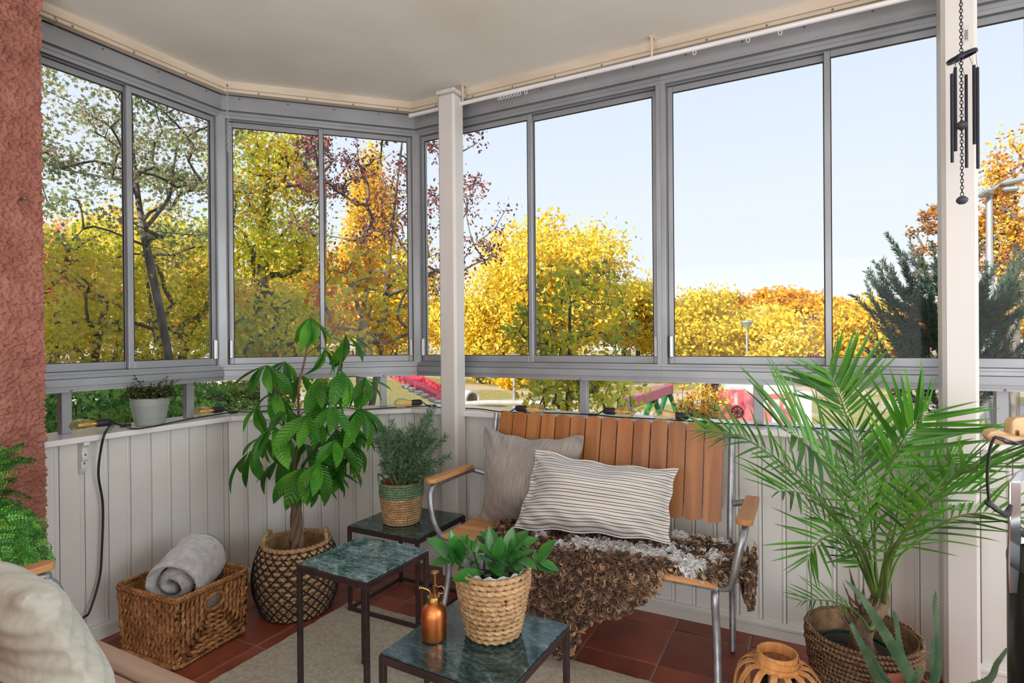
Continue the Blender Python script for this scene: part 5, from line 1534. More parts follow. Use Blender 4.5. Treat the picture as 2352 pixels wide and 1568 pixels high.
# supply cable over the sill edge and down the panelling
e0 = np.array(cl[0]); fx = -2.610
pts = [e0, onz(262, 972, SZ + .006), onX(243, 990, -2.612), onX(232, 1030, fx), onX(226, 1090, -2.63), onX(236, 1160, -2.64), onX(234, 1260, -2.64), onX(228, 1330, -2.64), onX(205, 1405, -2.63), onX(188, 1424, -2.62), (-2.615, 1.17, .012)]
b = MB(); b.tube(spline(pts, 60), .0048, 8); b.build('supply_cable', MT['black_rubber'], sl_)

# ================================================================== grey pot with creeping wire plant
pc_ = onz(345, 975, SZ)
PXc, PYc = pc_[0], pc_[1]
gp = thing('potted_wire_vine', 'sage grey ribbed pot of wiry creeping vine on the sill', 'potted plant', (PXc, PYc, SZ))
PM_ = Matrix.Translation((PXc, PYc, SZ + .0004))
b = MB(); b.lathe([(.056, 0), (.060, .003), (.065, .035), (.067, .0352), (.070, .066), (.072, .0662), (.075, .092), (.0775, .0922), (.079, .124), (.0765, .126), (.0735, .124), (.068, .09), (.060, .012), (.0, .012)], 44, True, False)
b.build('pot', MT['grey_pot'], gp, PM_, ang=35)
b = MB(); b.lathe([(.0, .108), (.070, .106)], 26, False, False); b.build('soil', MT['soil'], gp, PM_)
r_ = np.random.default_rng(5)
Vv, Cc = [], []; sb = MB()
pal = [lin(c) for c in ((62, 80, 40), (44, 58, 34), (92, 104, 48), (120, 120, 60), (84, 66, 48), (50, 66, 44))]
for k in range(150):
    a = r_.uniform(0, 6.28); rr_ = r_.uniform(.01, .065)
    p0_ = np.array((PXc + rr_ * math.cos(a), PYc + rr_ * math.sin(a), SZ + .108))
    out = np.array((math.cos(a), math.sin(a), 0))
    rise = r_.uniform(.03, .085) * (1.25 if k < 25 else 1)
    p1 = p0_ + out * r_.uniform(.005, .03) + np.array((0, 0, rise * .7))
    p2 = p1 + out * r_.uniform(.0, .05) + np.array((r_.normal(0, .012), r_.normal(0, .012), rise * r_.uniform(-.5, .6)))
    pth = spline([p0_, p1, p2], 12); sb.tube(pth, .0007, 3)
    for i in range(3, 12):
        for q_ in range(3):
            c = pth[i] + r_.normal(0, .003, 3); u = r_.normal(size=3); u /= np.linalg.norm(u); v = np.cross(u, r_.normal(size=3)); v /= np.linalg.norm(v)
            s_ = r_.uniform(.0028, .0048)
            Vv += [c - u * s_, c + v * s_, c + u * s_, c - v * s_]; Cc += [pal[r_.integers(len(pal))]] * 4
sb.build('stem', MT['dark_stem'], gp)
Vv = np.array(Vv); inst('foliage', fast_mesh('foliage', Vv, np.arange(len(Vv)).reshape(-1, 4), MT['leafcol'], np.array(Cc)), gp, kind='stuff')

# ================================================================== wooden bracket below the sill
bkp = onX(186, 1030, -2.669)
prof_ = [(0, 0), (.048, 0), (.048, -.012), (.034, -.022), (.030, -.045), (.036, -.058), (.034, -.072), (.024, -.082), (.026, -.095), (.024, -.108), (.012, -.126), (.004, -.135), (0, -.135)]
b = MB(); b.prism([(p[0], p[1]) for p in prof_], -.011, .011, 'y')
bo = b.build('shelf_bracket', MT['white_paint'], None, Matrix.Translation((-2.6698 + .0005, bkp[1], .8445)), ang=40, label='scalloped white wooden bracket under the sill', cat='bracket')
bv = bo.modifiers.new('edge', 'BEVEL'); bv.width = .003; bv.segments = 2; bv.limit_method = 'ANGLE'
for z_ in (-.052, -.088):
    inst('screw', screw_me, bo, WM[bo.name] @ Matrix.Translation((.034 if z_ > -.06 else .0255, 0, z_)) @ Matrix.Rotation(PI / 2, 4, 'Y'))

# ================================================================== curtain rail along the long windows
RZ, RYY = 2.515, 2.55
xa = onY(944, 265, RYY)[0]
rl = thing('curtain_rail', 'white curtain rail with gliders under the ceiling trim', 'curtain rail', (xa, RYY, RZ))
zr = onY(944, 265.5, RYY)[2]
RZ = zr
b = MB(); b.tube([(xa, RYY, RZ), (2.9, RYY, RZ)], .0105, 12); b.build('rail', MT['sill_paint'], rl)
b = MB(); b.lathe([(.012, -.006), (.0125, .004)], 12); b.build('end_cap', MT['sill_paint'], rl, Matrix.Translation((xa - .002, RYY, RZ)) @ Matrix.Rotation(PI / 2, 4, 'Y'))
for x in (xa + .34, -.62, .30, 1.2, 2.1):
    b = MB(); b.box((x - .005, RYY - .004, RZ + .010), (x + .005, RYY + .004, 2.5995 if RZ < 2.59 else RZ + .02), .002); b.box((x - .011, RYY - .008, 2.592), (x + .011, RYY + .03, 2.5996), .002); b.build('rail_bracket', MT['cream_trim'], rl, ang=30)
gb = MB(); a = np.linspace(0, 2 * PI, 14, endpoint=False); gb.tube(np.column_stack([.007 * np.cos(a), np.zeros(14), -.0175 + .009 * np.sin(a)]), .0016, 5, closed=True); gme = gb.mesh('glider', MT['sill_paint'])
for x in [xa + .21 + i * .016 for i in range(6)] + [xa + .305, xa + .32] + [onY(px_, 120, RYY)[0] for px_ in (1145, 1152, 1160, 1168, 1176, 1184, 1192, 1207, 1595, 1718, 1792)] + [.5, .7, .9]:
    inst('glider', gme, rl, Matrix.Translation((x, RYY, RZ)))

# ================================================================== chain, hook
cp = np.array((-2.618, 1.905))
cpp = at(522, 215, float((np.array((cp[0], cp[1], 2.4)) - CP) @ FW))
chn = thing('hanging_chain', 'thin steel chain hanging in the window corner', 'chain', (cpp[0], cpp[1], 2.55))
lk_b = MB(); a = np.linspace(0, 2 * PI, 14, endpoint=False); lk_b.tube(np.column_stack([.0042 * np.cos(a), np.zeros(14), .0095 * np.sin(a)]), .0011, 5, closed=True); lk_me = lk_b.mesh('link', MT['alu_hi'])
zt_, zb_ = 2.552, at(522, 348, float((cpp - CP) @ FW))[2]
n_ = int((zt_ - zb_) / .0158)
for k in range(n_): inst('link', lk_me, chn, Matrix.Translation((cpp[0], cpp[1], zt_ - .0095 - k * .0158)) @ Matrix.Rotation((k % 2) * PI / 2 + .4, 4, 'Z'))
for k in range(4, n_ // 1, 2): inst('link', lk_me, chn, Matrix.Translation((cpp[0] + .006, cpp[1] + .004, zt_ - .0095 - k * .0158)) @ Matrix.Rotation(.9, 4, 'Z')) if k > n_ * .45 else None
b = MB(); b.lathe([(.004, 0), (.005, .004), (.003, .011)], 8); b.build('screw_eye', MT['screw'], chn, Matrix.Translation((cpp[0], cpp[1], zt_ - .003)))
hp_ = onX(127, 50, -2.672)
b = MB(); z0_ = 2.561
b.tube(spline([(0, 0, 0), (0, .004, -.008), (0, .010, -.013), (0, .004, -.020), (0, -.005, -.026), (0, -.002, -.036), (0, .007, -.038), (0, .010, -.030)], 26), .0012, 6)
b.build('s_hook', MT['screw'], None, Matrix.Translation((-2.678, hp_[1], z0_ - .0)), label='small bent wire hook below the ceiling trim', cat='hook')

# ================================================================== wind chime
CHX, CHY = .435, 2.30
def cz(y): return onY(2215, y, CHY)[2]
wc = thing('wind_chime', 'dark metal wind chime on a chain before the stained post', 'wind chime', (CHX, CHY, CEIL))
lkb = MB(); lkb.tube(np.column_stack([.0042 * np.cos(a), np.zeros(14), .0068 * np.sin(a)]), .0013, 5, closed=True); lkm = lkb.mesh('chain_link', MT['chime_metal'])
zdisc = cz(126)
z_ = CEIL - .012; k = 0
b = MB(); b.lathe([(.006, -.012), (.006, -.004), (.012, -.0005)], 10); b.build('ceiling_hook', MT['chime_metal'], wc, Matrix.Translation((CHX, CHY, CEIL)))
zend = cz(452)
while z_ > zend:
    inst('chain_link', lkm, wc, Matrix.Translation((CHX, CHY, z_)) @ Matrix.Rotation((k % 2) * PI / 2, 4, 'Z')); z_ -= .0105; k += 1
tl = math.radians(20)
b = MB(); b.lathe([(.0, .006), (.012, .007), (.020, .002), (.040, .0015), (.042, -.002), (.041, -.010), (.038, -.010), (.037, -.003), (.0, -.003)], 36, False, False)
DM = Matrix.Translation((CHX, CHY, zdisc)) @ Matrix.Rotation(YAW, 4, 'Z') @ Matrix.Rotation(-tl, 4, 'Y')
b.build('top_disc', MT['chime_metal'], wc, DM, ang=40)
for px_, y0, y1, dd in ((2186, 170, 373, -.02), (2194, 155, 347, .005), (2219, 172, 385, .024), (2237, 150, 331, .0), (2245, 155, 387, -.02)):
    p0_ = onY(px_, y0, CHY + dd); p1 = onY(px_, y1, CHY + dd)
    b = MB(); n8 = 12
    b.lathe([(.0046, 0), (.0046, p0_[2] - p1[2]), (.0037, p0_[2] - p1[2]), (.0037, 0), (.0046, 0)], n8, False, False)
    tb_ = b.build('chime_tube', MT['chime_metal'], wc, Matrix.Translation((p0_[0], p0_[1], p1[2])), ang=40)
    b = MB(); tq = DM @ Vector(((px_ - 2215) / 34 * .034, dd, -.006)); b.tube([tuple(tq), (p0_[0], p0_[1], p0_[2] - .006)], .0006, 4); b.build('thread', MT['net'], tb_)
for y_ in (287, 459):
    b = MB(); b.lathe([(.001, -.0135), (.008, -.0122), (.0145, -.006), (.0165, 0), (.0145, .006), (.008, .0122), (.001, .0135)], 24); b.build('ball', MT['chime_wood'], wc, Matrix.Translation((CHX, CHY, cz(y_))))

# ================================================================== fern by the pink wall
fd = 1.93
fc = at(5, 1235, fd)
FX, FY = -2.28, .72
fn = thing('potted_fern', 'lush green fern beside the pink stucco wall', 'potted plant', (FX, FY, 0))
FM = Matrix.Translation((FX, FY, 0))
b = MB(); b.lathe([(.085, .42), (.115, .58), (.122, .58), (.122, .605), (.11, .605), (.10, .57), (.0, .565)], 30, True, False); b.build('pot', MT['terracotta'], fn, FM, ang=40)
b = MB(); b.lathe([(.15, .395), (.15, .4195)], 30); b.build('stool_top', MT['light_wood'], fn, FM, ang=40)
for k in range(3):
    a = 2 * PI * k / 3 + .4
    b = MB(); b.tube([(.09 * math.cos(a), .09 * math.sin(a), .396), (.13 * math.cos(a), .13 * math.sin(a), .0008)], [.016, .011], 10); b.build('stool_leg', MT['light_wood'], fn, FM)
fr_t = [(112, 1335, -.12), (118, 1290, -.06), (96, 1248, -.02), (75, 1180, .0), (62, 1060, .02), (48, 1018, .03), (30, 1100, -.05), (90, 1330, -.2), (58, 1300, -.22), (20, 1180, -.1), (85, 1215, -.1), (40, 1250, -.2), (10, 1290, -.28), (105, 1265, .02), (-30, 1080, -.05), (-60, 1180, -.1), (60, 1345, -.1), (30, 1030, .05), (-80, 1290, -.2), (20, 1060, .0), (66, 1140, .02), (100, 1315, .0), (-20, 1020, .0), (50, 1220, -.15)]
base_f = np.array((FX, FY, .585))
r_ = np.random.default_rng(9)
FP = [lin(c) for c in ((70, 138, 46), (100, 170, 60), (130, 192, 76), (56, 118, 50), (82, 150, 76))]
def fern_frond(tip, Lp):
    mid_ = base_f * .45 + tip * .55 + np.array((0, 0, .10)) + r_.normal(0, .015, 3)
    pth = spline([base_f + r_.normal(0, .02, 3) * np.array((1, 1, 0)), mid_, tip], 40)
    V = []; F = []; C = []
    sb_ = MB(); sb_.tube(pth, np.linspace(.002, .0006, 40), 4, c=lin((92, 108, 54)))
    V += sb_.v; F += []; 
    quads = list(sb_.f[:-2]); C += sb_.c
    shade = r_.uniform(.85, 1.15)
    for i in range(8, 40):
        t_ = i / 39; ax = pth[min(i + 1, 39)] - pth[i - 1]; ax /= np.linalg.norm(ax)
        up_ = np.array((0, 0, 1.)) - FW * .6; s_ = np.cross(ax, up_); s_ /= np.linalg.norm(s_); nv = np.cross(s_, ax)
        for sg_ in (-1, 1):
            L = Lp * math.sin(PI * (.12 + .86 * t_)) ** .7 * r_.uniform(.8, 1.15)
            d = s_ * sg_ + ax * .45 + nv * r_.uniform(-.35, .25); d /= np.linalg.norm(d)
            c = np.array(FP[r_.integers(5)]) * shade
            m_ = max(4, int(L / .0075))
            for k in range(m_):
                p = pth[i] + d * L * (k + .6) / m_ + nv * r_.normal(0, .0015) - np.array((0, 0, 1)) * .25 * L * (k / m_) ** 2
                l2 = .0125 * (1 - .6 * k / m_) * r_.uniform(.8, 1.25)
                for s2 in (-1, 1):
                    d2 = np.cross(nv, d) * s2 + d * .6 + nv * r_.uniform(-.3, .3); d2 /= np.linalg.norm(d2); w2 = np.cross(d2, nv) * .0034
                    o_ = len(V); V += [tuple(p), tuple(p + d2 * l2 * .55 + w2), tuple(p + d2 * l2), tuple(p + d2 * l2 * .55 - w2)]; quads.append((o_, o_ + 1, o_ + 2, o_ + 3)); C += [tuple(np.clip(c * r_.uniform(.85, 1.15), 0, 1))] * 4
    inst('frond', fast_mesh('frond', np.array(V, float), np.array(quads), MT['leafcol'], np.array(C)), fn)
for x, y, dd in fr_t: fern_frond(at(x, y, fd + dd), .055)

# ================================================================== barbecue at the right edge
gx, gy = at(2312, 1400, 1.30)[0], at(2312, 1400, 1.30)[1]
GR = .17
gdir = np.array((gx, gy, 0)); gdir /= np.linalg.norm(gdir); gs = np.array((gdir[1], -gdir[0], 0))   # to the right as seen from the lens
GC = np.array((gx, gy, 0)) + gs * GR * 1.0 + gdir * .02
GT_ = at(2330, 1290, 1.30)[2]
gr = thing('barbecue_grill', 'black drum barbecue with chrome handle at the window wall', 'barbecue', (GC[0], GC[1], 0))
GM = Matrix.Translation((GC[0], GC[1], 0))
b = MB(); b.lathe([(GR * .94, .10), (GR, .12), (GR, GT_), (GR * .985, GT_ + .004)], 48); b.build('drum', MT['black_enamel'], gr, GM, ang=40)
b = MB(); b.lathe([(GR * 1.005, GT_ + .004), (GR * 1.005, GT_ + .018), (GR * .95, GT_ + .055), (GR * .7, GT_ + .085), (GR * .3, GT_ + .097), (.0, GT_ + .1)], 48, True, False); b.build('lid', mat('graphite lid', lin((84, 88, 94)), .3, .6), gr, GM, ang=40)
for k in range(3):
    a_ = 2 * PI * k / 3 + .3
    b = MB(); b.tube([(GR * .7 * math.cos(a_), GR * .7 * math.sin(a_), .12), (GR * .95 * math.cos(a_), GR * .95 * math.sin(a_), .0008)], .011, 8); b.build('leg', MT['black_enamel'], gr, GM)
# chrome strap handle on the side towards the lens
hd_d = 1.235
hp0 = [at(2326, 1362, hd_d), at(2328, 1300, hd_d - .005), at(2330, 1200, hd_d - .012), at(2330, 1105, hd_d - .012), at(2338, 1095, hd_d), at(2372, 1078, hd_d + .03), at(2420, 1085, hd_d + .10)]
b = MB(); pth = hp0; V = []; F = []
for i, p in enumerate(pth):
    s_ = RT * .0125; n_v = -FW * .003
    if i >= 4: s_ = UP * -.010 + RT * .004
    if i == 0: s_ = s_ * .7
    V += [p - s_ - n_v, p + s_ - n_v, p + s_ + n_v, p - s_ + n_v]
for i in range(len(pth) - 1):
    for k in range(4): F.append((i * 4 + k, i * 4 + (k + 1) % 4, (i + 1) * 4 + (k + 1) % 4, (i + 1) * 4 + k))
F += [(3, 2, 1, 0), tuple(len(V) - 4 + k for k in range(4))]
b.add(V, F); hn = b.build('handle', MT['chrome'], gr, ang=30); 
bv = hn.modifiers.new('edge', 'BEVEL'); bv.width = .002; bv.segments = 2
b = MB(); b.tube([at(2344, 1240, hd_d + .01), at(2356, 1245, hd_d + .09)], .008, 8); b.build('handle_bolt', MT['chrome'], gr)
# tool rail rising from the drum; the strap handle and the brush hang on it
bz = 1.20
tr_ = [np.array((GC[0] - gs[0] * .05, GC[1] - gs[1] * .05, GT_ + .07)) + gdir * -.05, at(2425, 1160, hd_d + .10), at(2422, 1085, hd_d + .10), at(2408, 1030, bz + .05), at(2402, 1012, bz + .022)]
b = MB(); b.tube(spline(tr_, 24), .007, 8); b.build('tool_rail', MT['chrome'], gr)
# wooden brush hanging by its leather loop
br_ = thing('grill_brush', 'pale wooden grill brush with black leather strap on the barbecue', 'brush', at(2300, 1010, bz))
pb = [at(2268, 1003, bz), at(2275, 992, bz), at(2295, 988, bz), at(2315, 996, bz), at(2345, 1000, bz), at(2400, 1004, bz + .02), at(2400, 1022, bz + .02), at(2330, 1021, bz), at(2300, 1022, bz), at(2278, 1017, bz)]
b = MB(); n_ = len(pb); off_ = FW * .018 + UP * .004
b.add([p for p in pb] + [p + off_ for p in pb], [tuple(range(n_)), tuple(reversed(range(n_, 2 * n_)))] + [(i, n_ + i, n_ + (i + 1) % n_, (i + 1) % n_) for i in range(n_)])
o = b.build('brush_handle', MT['light_wood'], br_, smooth=False); bv = o.modifiers.new('edge', 'BEVEL'); bv.width = .0025; bv.segments = 2
hb = [at(2323, 1000, bz + .005), at(2326, 968, bz + .005), at(2334, 960, bz + .005), at(2390, 952, bz + .02), at(2395, 1000, bz + .02)]
b = MB(); n_ = len(hb); off_ = FW * .022
b.add([p for p in hb] + [p + off_ for p in hb], [tuple(range(n_)), tuple(reversed(range(n_, 2 * n_)))] + [(i, n_ + i, n_ + (i + 1) % n_, (i + 1) % n_) for i in range(n_)])
o = b.build('brush_block', MT['light_wood'], br_, smooth=False); bv = o.modifiers.new('edge', 'BEVEL'); bv.width = .004; bv.segments = 2
b = MB(); b.tube(spline([at(2285, 1003, bz - .008), at(2300, 1008, bz - .012), at(2320, 1016, bz - .012), at(2340, 1018, bz - .01), at(2375, 1012, bz)], 16), .0052, 7, ell=.6, twist=60); st_ = b.build('leather_strap', MT['leather'], br_)
b = MB(); b.tube(spline([at(2284, 1004, bz - .010), at(2274, 1030, bz - .010), at(2268, 1080, bz - .006), at(2269, 1120, bz - .002), at(2272, 1152, bz)], 20), .0062, 7, ell=.45); b.build('strap_loop', MT['leather'], br_)
b = MB(); b.tube(spline([at(2262, 1150, bz), at(2278, 1160, bz - .008), at(2298, 1175, bz - .008), at(2312, 1180, bz - .002), at(2322, 1160, bz + .01)], 16), [.005, .0075, .009, .0085, .008, .0085, .008, .007, .006, .006, .0075, .008, .007, .006, .005, .004], 7, ell=.7); b.build('strap_knot', MT['leather'], br_)
b = MB(); b.tube([at(2337, 998, bz - .006), at(2337, 990, bz - .012)], .0035, 8); b.build('brass_pin', MT['brass'], br_)
# ================================================================== the garden
GZ = -2.25
def gheight(x, y):
    """lawn: level playground, rising to a bank on the left and far away"""
    x = np.asarray(x, float); y = np.asarray(y, float)
    fwd = x * FW[0] + y * FW[1]; rgt = x * RT[0] + y * RT[1]
    ratio = rgt / np.maximum(fwd, 1.0)
    bank = 1.55 * np.exp(-((ratio + .42) / .26) ** 2) * np.clip((fwd - 6) / 16, 0, 1)
    return GZ + bank + .25 * np.clip((fwd - 34) / 30, 0, 1)
t = NT('autumn lawn and gravel')
bs = t.new('ShaderNodeBsdfPrincipled', Roughness=.95)
tc = t.new('ShaderNodeTexCoord')
n1 = t.new('ShaderNodeTexNoise', Scale=.16, Detail=4.); t.lk(tc.outputs['Object'], n1.inputs['Vector'])
n2 = t.new('ShaderNodeTexNoise', Scale=9., Detail=6.); t.lk(tc.outputs['Object'], n2.inputs['Vector'])
r1 = t.new('ShaderNodeValToRGB'); e_ = r1.color_ramp.elements
e_[0].position = .38; e_[0].color = rgba(lin((122, 132, 74))); e_[1].position = .66; e_[1].color = rgba(lin((206, 164, 82)))
x1 = e_.new(.52); x1.color = rgba(lin((158, 150, 92)))
t.lk(n2.outputs[0], r1.inputs[0])
r2 = t.new('ShaderNodeValToRGB'); r2.color_ramp.elements[0].position = .46; r2.color_ramp.elements[1].position = .54
t.lk(n1.outputs[0], r2.inputs[0])
mx = t.new('ShaderNodeMix'); mx.data_type = 'RGBA'
t.lk(r2.outputs[0], mx.inputs['Factor']); t.lk(r1.outputs[0], mx.inputs['A']); mx.inputs['B'].default_value = rgba(lin((196, 180, 164)))
t.lk(mx.outputs['Result'], bs.inputs['Base Color']); t.lk(bs.outputs[0], t.out.inputs[0])
gx_ = np.concatenate([np.linspace(-120, -30, 16), np.linspace(-29, 29, 78), np.linspace(30, 120, 16)]); gy_ = np.concatenate([np.linspace(-40, 0, 8), np.linspace(1, 60, 80), np.linspace(62, 160, 18)])
GXX, GYY = np.meshgrid(gx_, gy_, indexing='ij'); GZZ = gheight(GXX, GYY)
V = np.stack([GXX, GYY, GZZ], -1).reshape(-1, 3); ny_ = len(gy_)
i, j = np.meshgrid(np.arange(len(gx_) - 1), np.arange(ny_ - 1), indexing='ij'); a_ = (i * ny_ + j).ravel()
inst('ground', fast_mesh('ground', V, np.stack([a_, a_ + ny_, a_ + ny_ + 1, a_ + 1], 1), t.m, smooth=True), kind='structure', label='leaf-strewn lawn and pale gravel of the playground', cat='ground')
def gz(x, y): return float(gheight(x, y))

# ------------------------------------------------------------------ trees
STAR = None
def star_template():
    pts = [(0, 0, 0)]
    n = 10
    for k in range(n):
        a = 2 * PI * k / n
        r_ = 1.0 if k % 2 == 0 else .48
        pts.append((r_ * math.cos(a) * .9 + .1, r_ * math.sin(a), .12 * (k % 2)))
    return np.array(pts), np.array([(0, 1 + k, 1 + (k + 1) % n) for k in range(n)])
DIA = (np.array([(-1, 0, 0), (0, -.55, .12), (1, 0, 0), (0, .55, .12)], float), np.array([(0, 1, 2), (0, 2, 3)]))
STAR = star_template()
def leaf_cloud(centres, size, cols, tmpl, r_, flat=.0):
    T, F = tmpl; N = len(centres); k = len(T)
    z = r_.normal(size=(N, 3)); z[:, 2] = np.abs(z[:, 2]) + flat; z /= np.linalg.norm(z, axis=1)[:, None]
    x = r_.normal(size=(N, 3)); x -= z * (x * z).sum(1)[:, None]; x /= np.linalg.norm(x, axis=1)[:, None]
    y = np.cross(z, x)
    s = (size * r_.uniform(.7, 1.25, N))[:, None, None]
    V = centres[:, None] + s * (T[None, :, 0:1] * x[:, None] + T[None, :, 1:2] * y[:, None] + T[None, :, 2:3] * z[:, None])
    FF = (np.arange(N)[:, None, None] * k + F[None]).reshape(-1, F.shape[1])
    return V.reshape(-1, 3), FF, np.repeat(cols, k, 0)
def tree(name, label, cat, base, crown_c, crown_r, n_cl, n_leaf, lsize, palette, seed, trunk_r=.14, tmpl=DIA, bark='tree_bark', cl_r=.22, low=None, shell=.35, group=None, palfn=None, twig=.006, flatten=.75, gain=1.0):
    """skeleton grown towards leaf clusters in an ellipsoid crown, then leaves around each cluster"""
    r_ = np.random.default_rng(seed)
    base = np.asarray(base, float); cc = np.asarray(crown_c, float); cr_ = np.asarray(crown_r, float)
    cl_ = []
    while len(cl_) < n_cl:
        p = r_.uniform(-1, 1, 3); d = np.linalg.norm(p)
        if d > 1 or d < shell * r_.uniform(0, 1): continue
        cl_.append(cc + p * cr_)
    cl_ = np.array(cl_)
    # trunk nodes
    fork = base + (cc - base) * .55
    top_ = cc + np.array((0, 0, cr_[2] * .6))
    tr = spline([base, base * .5 + fork * .5 + r_.normal(0, .05, 3) * cr_[0] * .3, fork, fork * .45 + top_ * .55 + r_.normal(0, .1, 3) * cr_[0] * .5, top_], 24)
    nodes = [p for p in tr]; par = [-1] + list(range(23))
    order = np.argsort(np.linalg.norm(cl_ - fork, axis=1))
    tips = []
    st = 7
    for oi in order:
        c = cl_[oi]
        NP = np.array(nodes); d = NP - c
        dd = np.linalg.norm(d, axis=1) + np.where(NP[:, 2] > c[2], .5 * (NP[:, 2] - c[2]), 0)
        dd[:8] += 3 * cr_[0]
        k = int(np.argmin(dd)); p0 = NP[k]
        L = np.linalg.norm(c - p0)
        m_ = max(2, min(6, int(L / (cr_[0] * .09)) + 1))
        mid_ = (p0 + c) / 2 + np.array((0, 0, .10 * L)) + r_.normal(0, .07 * L, 3)
        seg = spline([p0, mid_, c], m_ + 1)[1:]
        last = k
        for q_ in seg: nodes.append(q_); par.append(last); last = len(nodes) - 1
        tips.append(last)
    n = len(nodes); cnt = np.zeros(n)
    for k in tips: cnt[k] += 1
    for k in range(n - 1, 0, -1): cnt[par[k]] += cnt[k]
    cnt[:24] = np.maximum(cnt[:24], 1)
    rad = np.maximum(trunk_r * (cnt / cnt.max()) ** .48, twig)
    P0 = np.array([nodes[par[k]] for k in range(1, n)]); P1 = np.array([nodes[k] for k in range(1, n)])
    R0 = np.minimum(np.array([rad[par[k]] for k in range(1, n)]), rad[1:] * 1.5); R1 = rad[1:]
    ax = P1 - P0; ax /= np.maximum(np.linalg.norm(ax, axis=1), 1e-6)[:, None]
    ref = np.where((np.abs(ax[:, 2]) < .9)[:, None], np.array((0, 0, 1.))[None], np.array((1., 0, 0))[None])
    u = np.cross(ax, ref); u /= np.linalg.norm(u, axis=1)[:, None]; v = np.cross(ax, u)
    S = 5; ang = 2 * PI * np.arange(S) / S
    ring_ = u[:, None] * np.cos(ang)[None, :, None] + v[:, None] * np.sin(ang)[None, :, None]
    V = np.concatenate([P0[:, None] + ring_ * R0[:, None, None], P1[:, None] + ring_ * R1[:, None, None]], 1)
    Fq = np.array([(k, (k + 1) % S, S + (k + 1) % S, S + k) for k in range(S)])
    FF = (np.arange(len(P0))[:, None, None] * (2 * S) + Fq[None]).reshape(-1, 4)
    root = thing(name, label, cat, base, group)
    inst('trunk', fast_mesh('trunk', V.reshape(-1, 3), FF, MT[bark], smooth=True), root)
    # leaves gather around clusters and along the outer twigs
    pick = r_.integers(0, n_cl, n_leaf)
    sc_ = cr_ * cl_r
    C_ = cl_[pick] + r_.normal(0, 1, (n_leaf, 3)) * sc_[None] * np.array((1, 1, flatten))
    pal = np.array([lin(c) for c in palette])
    cb = r_.integers(0, len(pal), n_cl)
    ci = np.where(r_.uniform(size=n_leaf) < .6, cb[pick], r_.integers(0, len(pal), n_leaf))
    col_ = pal[ci] * r_.uniform(.8, 1.15, (n_leaf, 1))
    if palfn is not None: col_ = palfn(C_, col_, r_)
    col_ = np.minimum(col_ * gain, .86)
    keep = np.array([C_[:, 2] > GZ + .2]).ravel()
    V, F, Cc = leaf_cloud(C_[keep], lsize, np.clip(col_[keep], 0, 1), tmpl, r_)
    inst('foliage', fast_mesh('foliage', V, F, MT['treeleaf'], Cc), root, kind='stuff')
    return root
def px_tree(name, label, cx, cy, rx, ry, dist, n_cl, n_leaf, lsize, palette, seed, trunk=None, depth=1.0, cat='tree', **kw):
    """crown centre/radii in photo pixels at a distance in metres; stands on the ground below"""
    c = at(cx, cy, dist)
    s = dist / FPX
    tx = at(trunk if trunk else cx, 784, dist)
    base = (tx[0], tx[1], gz(tx[0], tx[1]) - .05)
    return tree(name, label, cat, base, c, (rx * s, rx * s * depth, ry * s), n_cl, n_leaf, lsize, palette, seed, **kw)
YEL = [(248, 214, 72), (252, 224, 96), (242, 200, 56), (228, 200, 78), (252, 230, 124)]
YGR = [(212, 190, 52), (182, 178, 62), (146, 160, 64), (232, 200, 58), (120, 144, 62)]
SHADE_G = [(104, 120, 84), (122, 134, 92), (90, 106, 84), (140, 138, 96), (130, 116, 98)]
ORG = [(232, 142, 40), (222, 112, 44), (240, 170, 52), (196, 92, 48), (214, 178, 66)]
PUR = [(122, 78, 82), (104, 66, 70), (146, 92, 80), (90, 70, 74)]
# near trees, in the shadow of the house
px_tree('maple_tree', 'tall dull green maple outside the window by the stucco wall', 300, 330, 285, 270, 8.5, 110, 9500, .034, [(128, 142, 104), (146, 156, 116), (112, 128, 98), (158, 150, 108), (140, 124, 106)], 31, trunk=470, tmpl=STAR, trunk_r=.06, cl_r=.095, shell=.2, flatten=.55, gain=1.5)
px_tree('maple_tree', 'yellow-green maple filling the lower window by the stucco wall', 330, 700, 260, 190, 10.5, 110, 17000, .045, [(214, 186, 64), (190, 174, 66), (140, 146, 62), (230, 196, 70), (158, 156, 70), (236, 190, 80), (220, 160, 90)], 32, trunk=505, tmpl=STAR, trunk_r=.15, cl_r=.15, shell=.1, gain=1.7)
px_tree('maple_tree', 'red-tinted maple at the far left behind the stucco edge', 120, 620, 80, 110, 13, 40, 6500, .05, [(206, 112, 112), (214, 138, 110), (196, 92, 104), (222, 178, 96)], 33, tmpl=STAR, cl_r=.2, gain=1.5)
px_tree('maple_tree', 'yellow and green maple behind the money tree', 620, 470, 130, 230, 10.5, 90, 8500, .042, [(236, 206, 60), (222, 196, 66), (186, 190, 80), (146, 168, 78), (238, 186, 66), (226, 150, 80)], 34, trunk=560, tmpl=STAR, trunk_r=.13, cl_r=.16, shell=.1, gain=1.5)
px_tree('rowan_tree', 'grey-stemmed rowan with dark purple leaf clusters', 930, 430, 270, 250, 9.0, 150, 5200, .033, PUR, 35, trunk=800, trunk_r=.055, cl_r=.06, shell=.1, twig=.007, gain=1.5)
px_tree('birch_tree', 'slender pale-barked tree beside the rowan', 735, 330, 75, 220, 9.6, 46, 900, .03, PUR, 36, trunk=742, bark='birch_bark', trunk_r=.07, cl_r=.08, twig=.007, gain=1.5)
px_tree('maple_tree', 'orange-leaved maple in front of the golden larch', 850, 690, 125, 150, 7.6, 60, 1500, .046, [(236, 160, 64), (230, 136, 60), (244, 186, 76), (214, 116, 66), (236, 196, 84), (206, 188, 84)], 37, trunk=812, tmpl=STAR, bark='birch_bark', trunk_r=.075, cl_r=.14, shell=.05, gain=1.7)
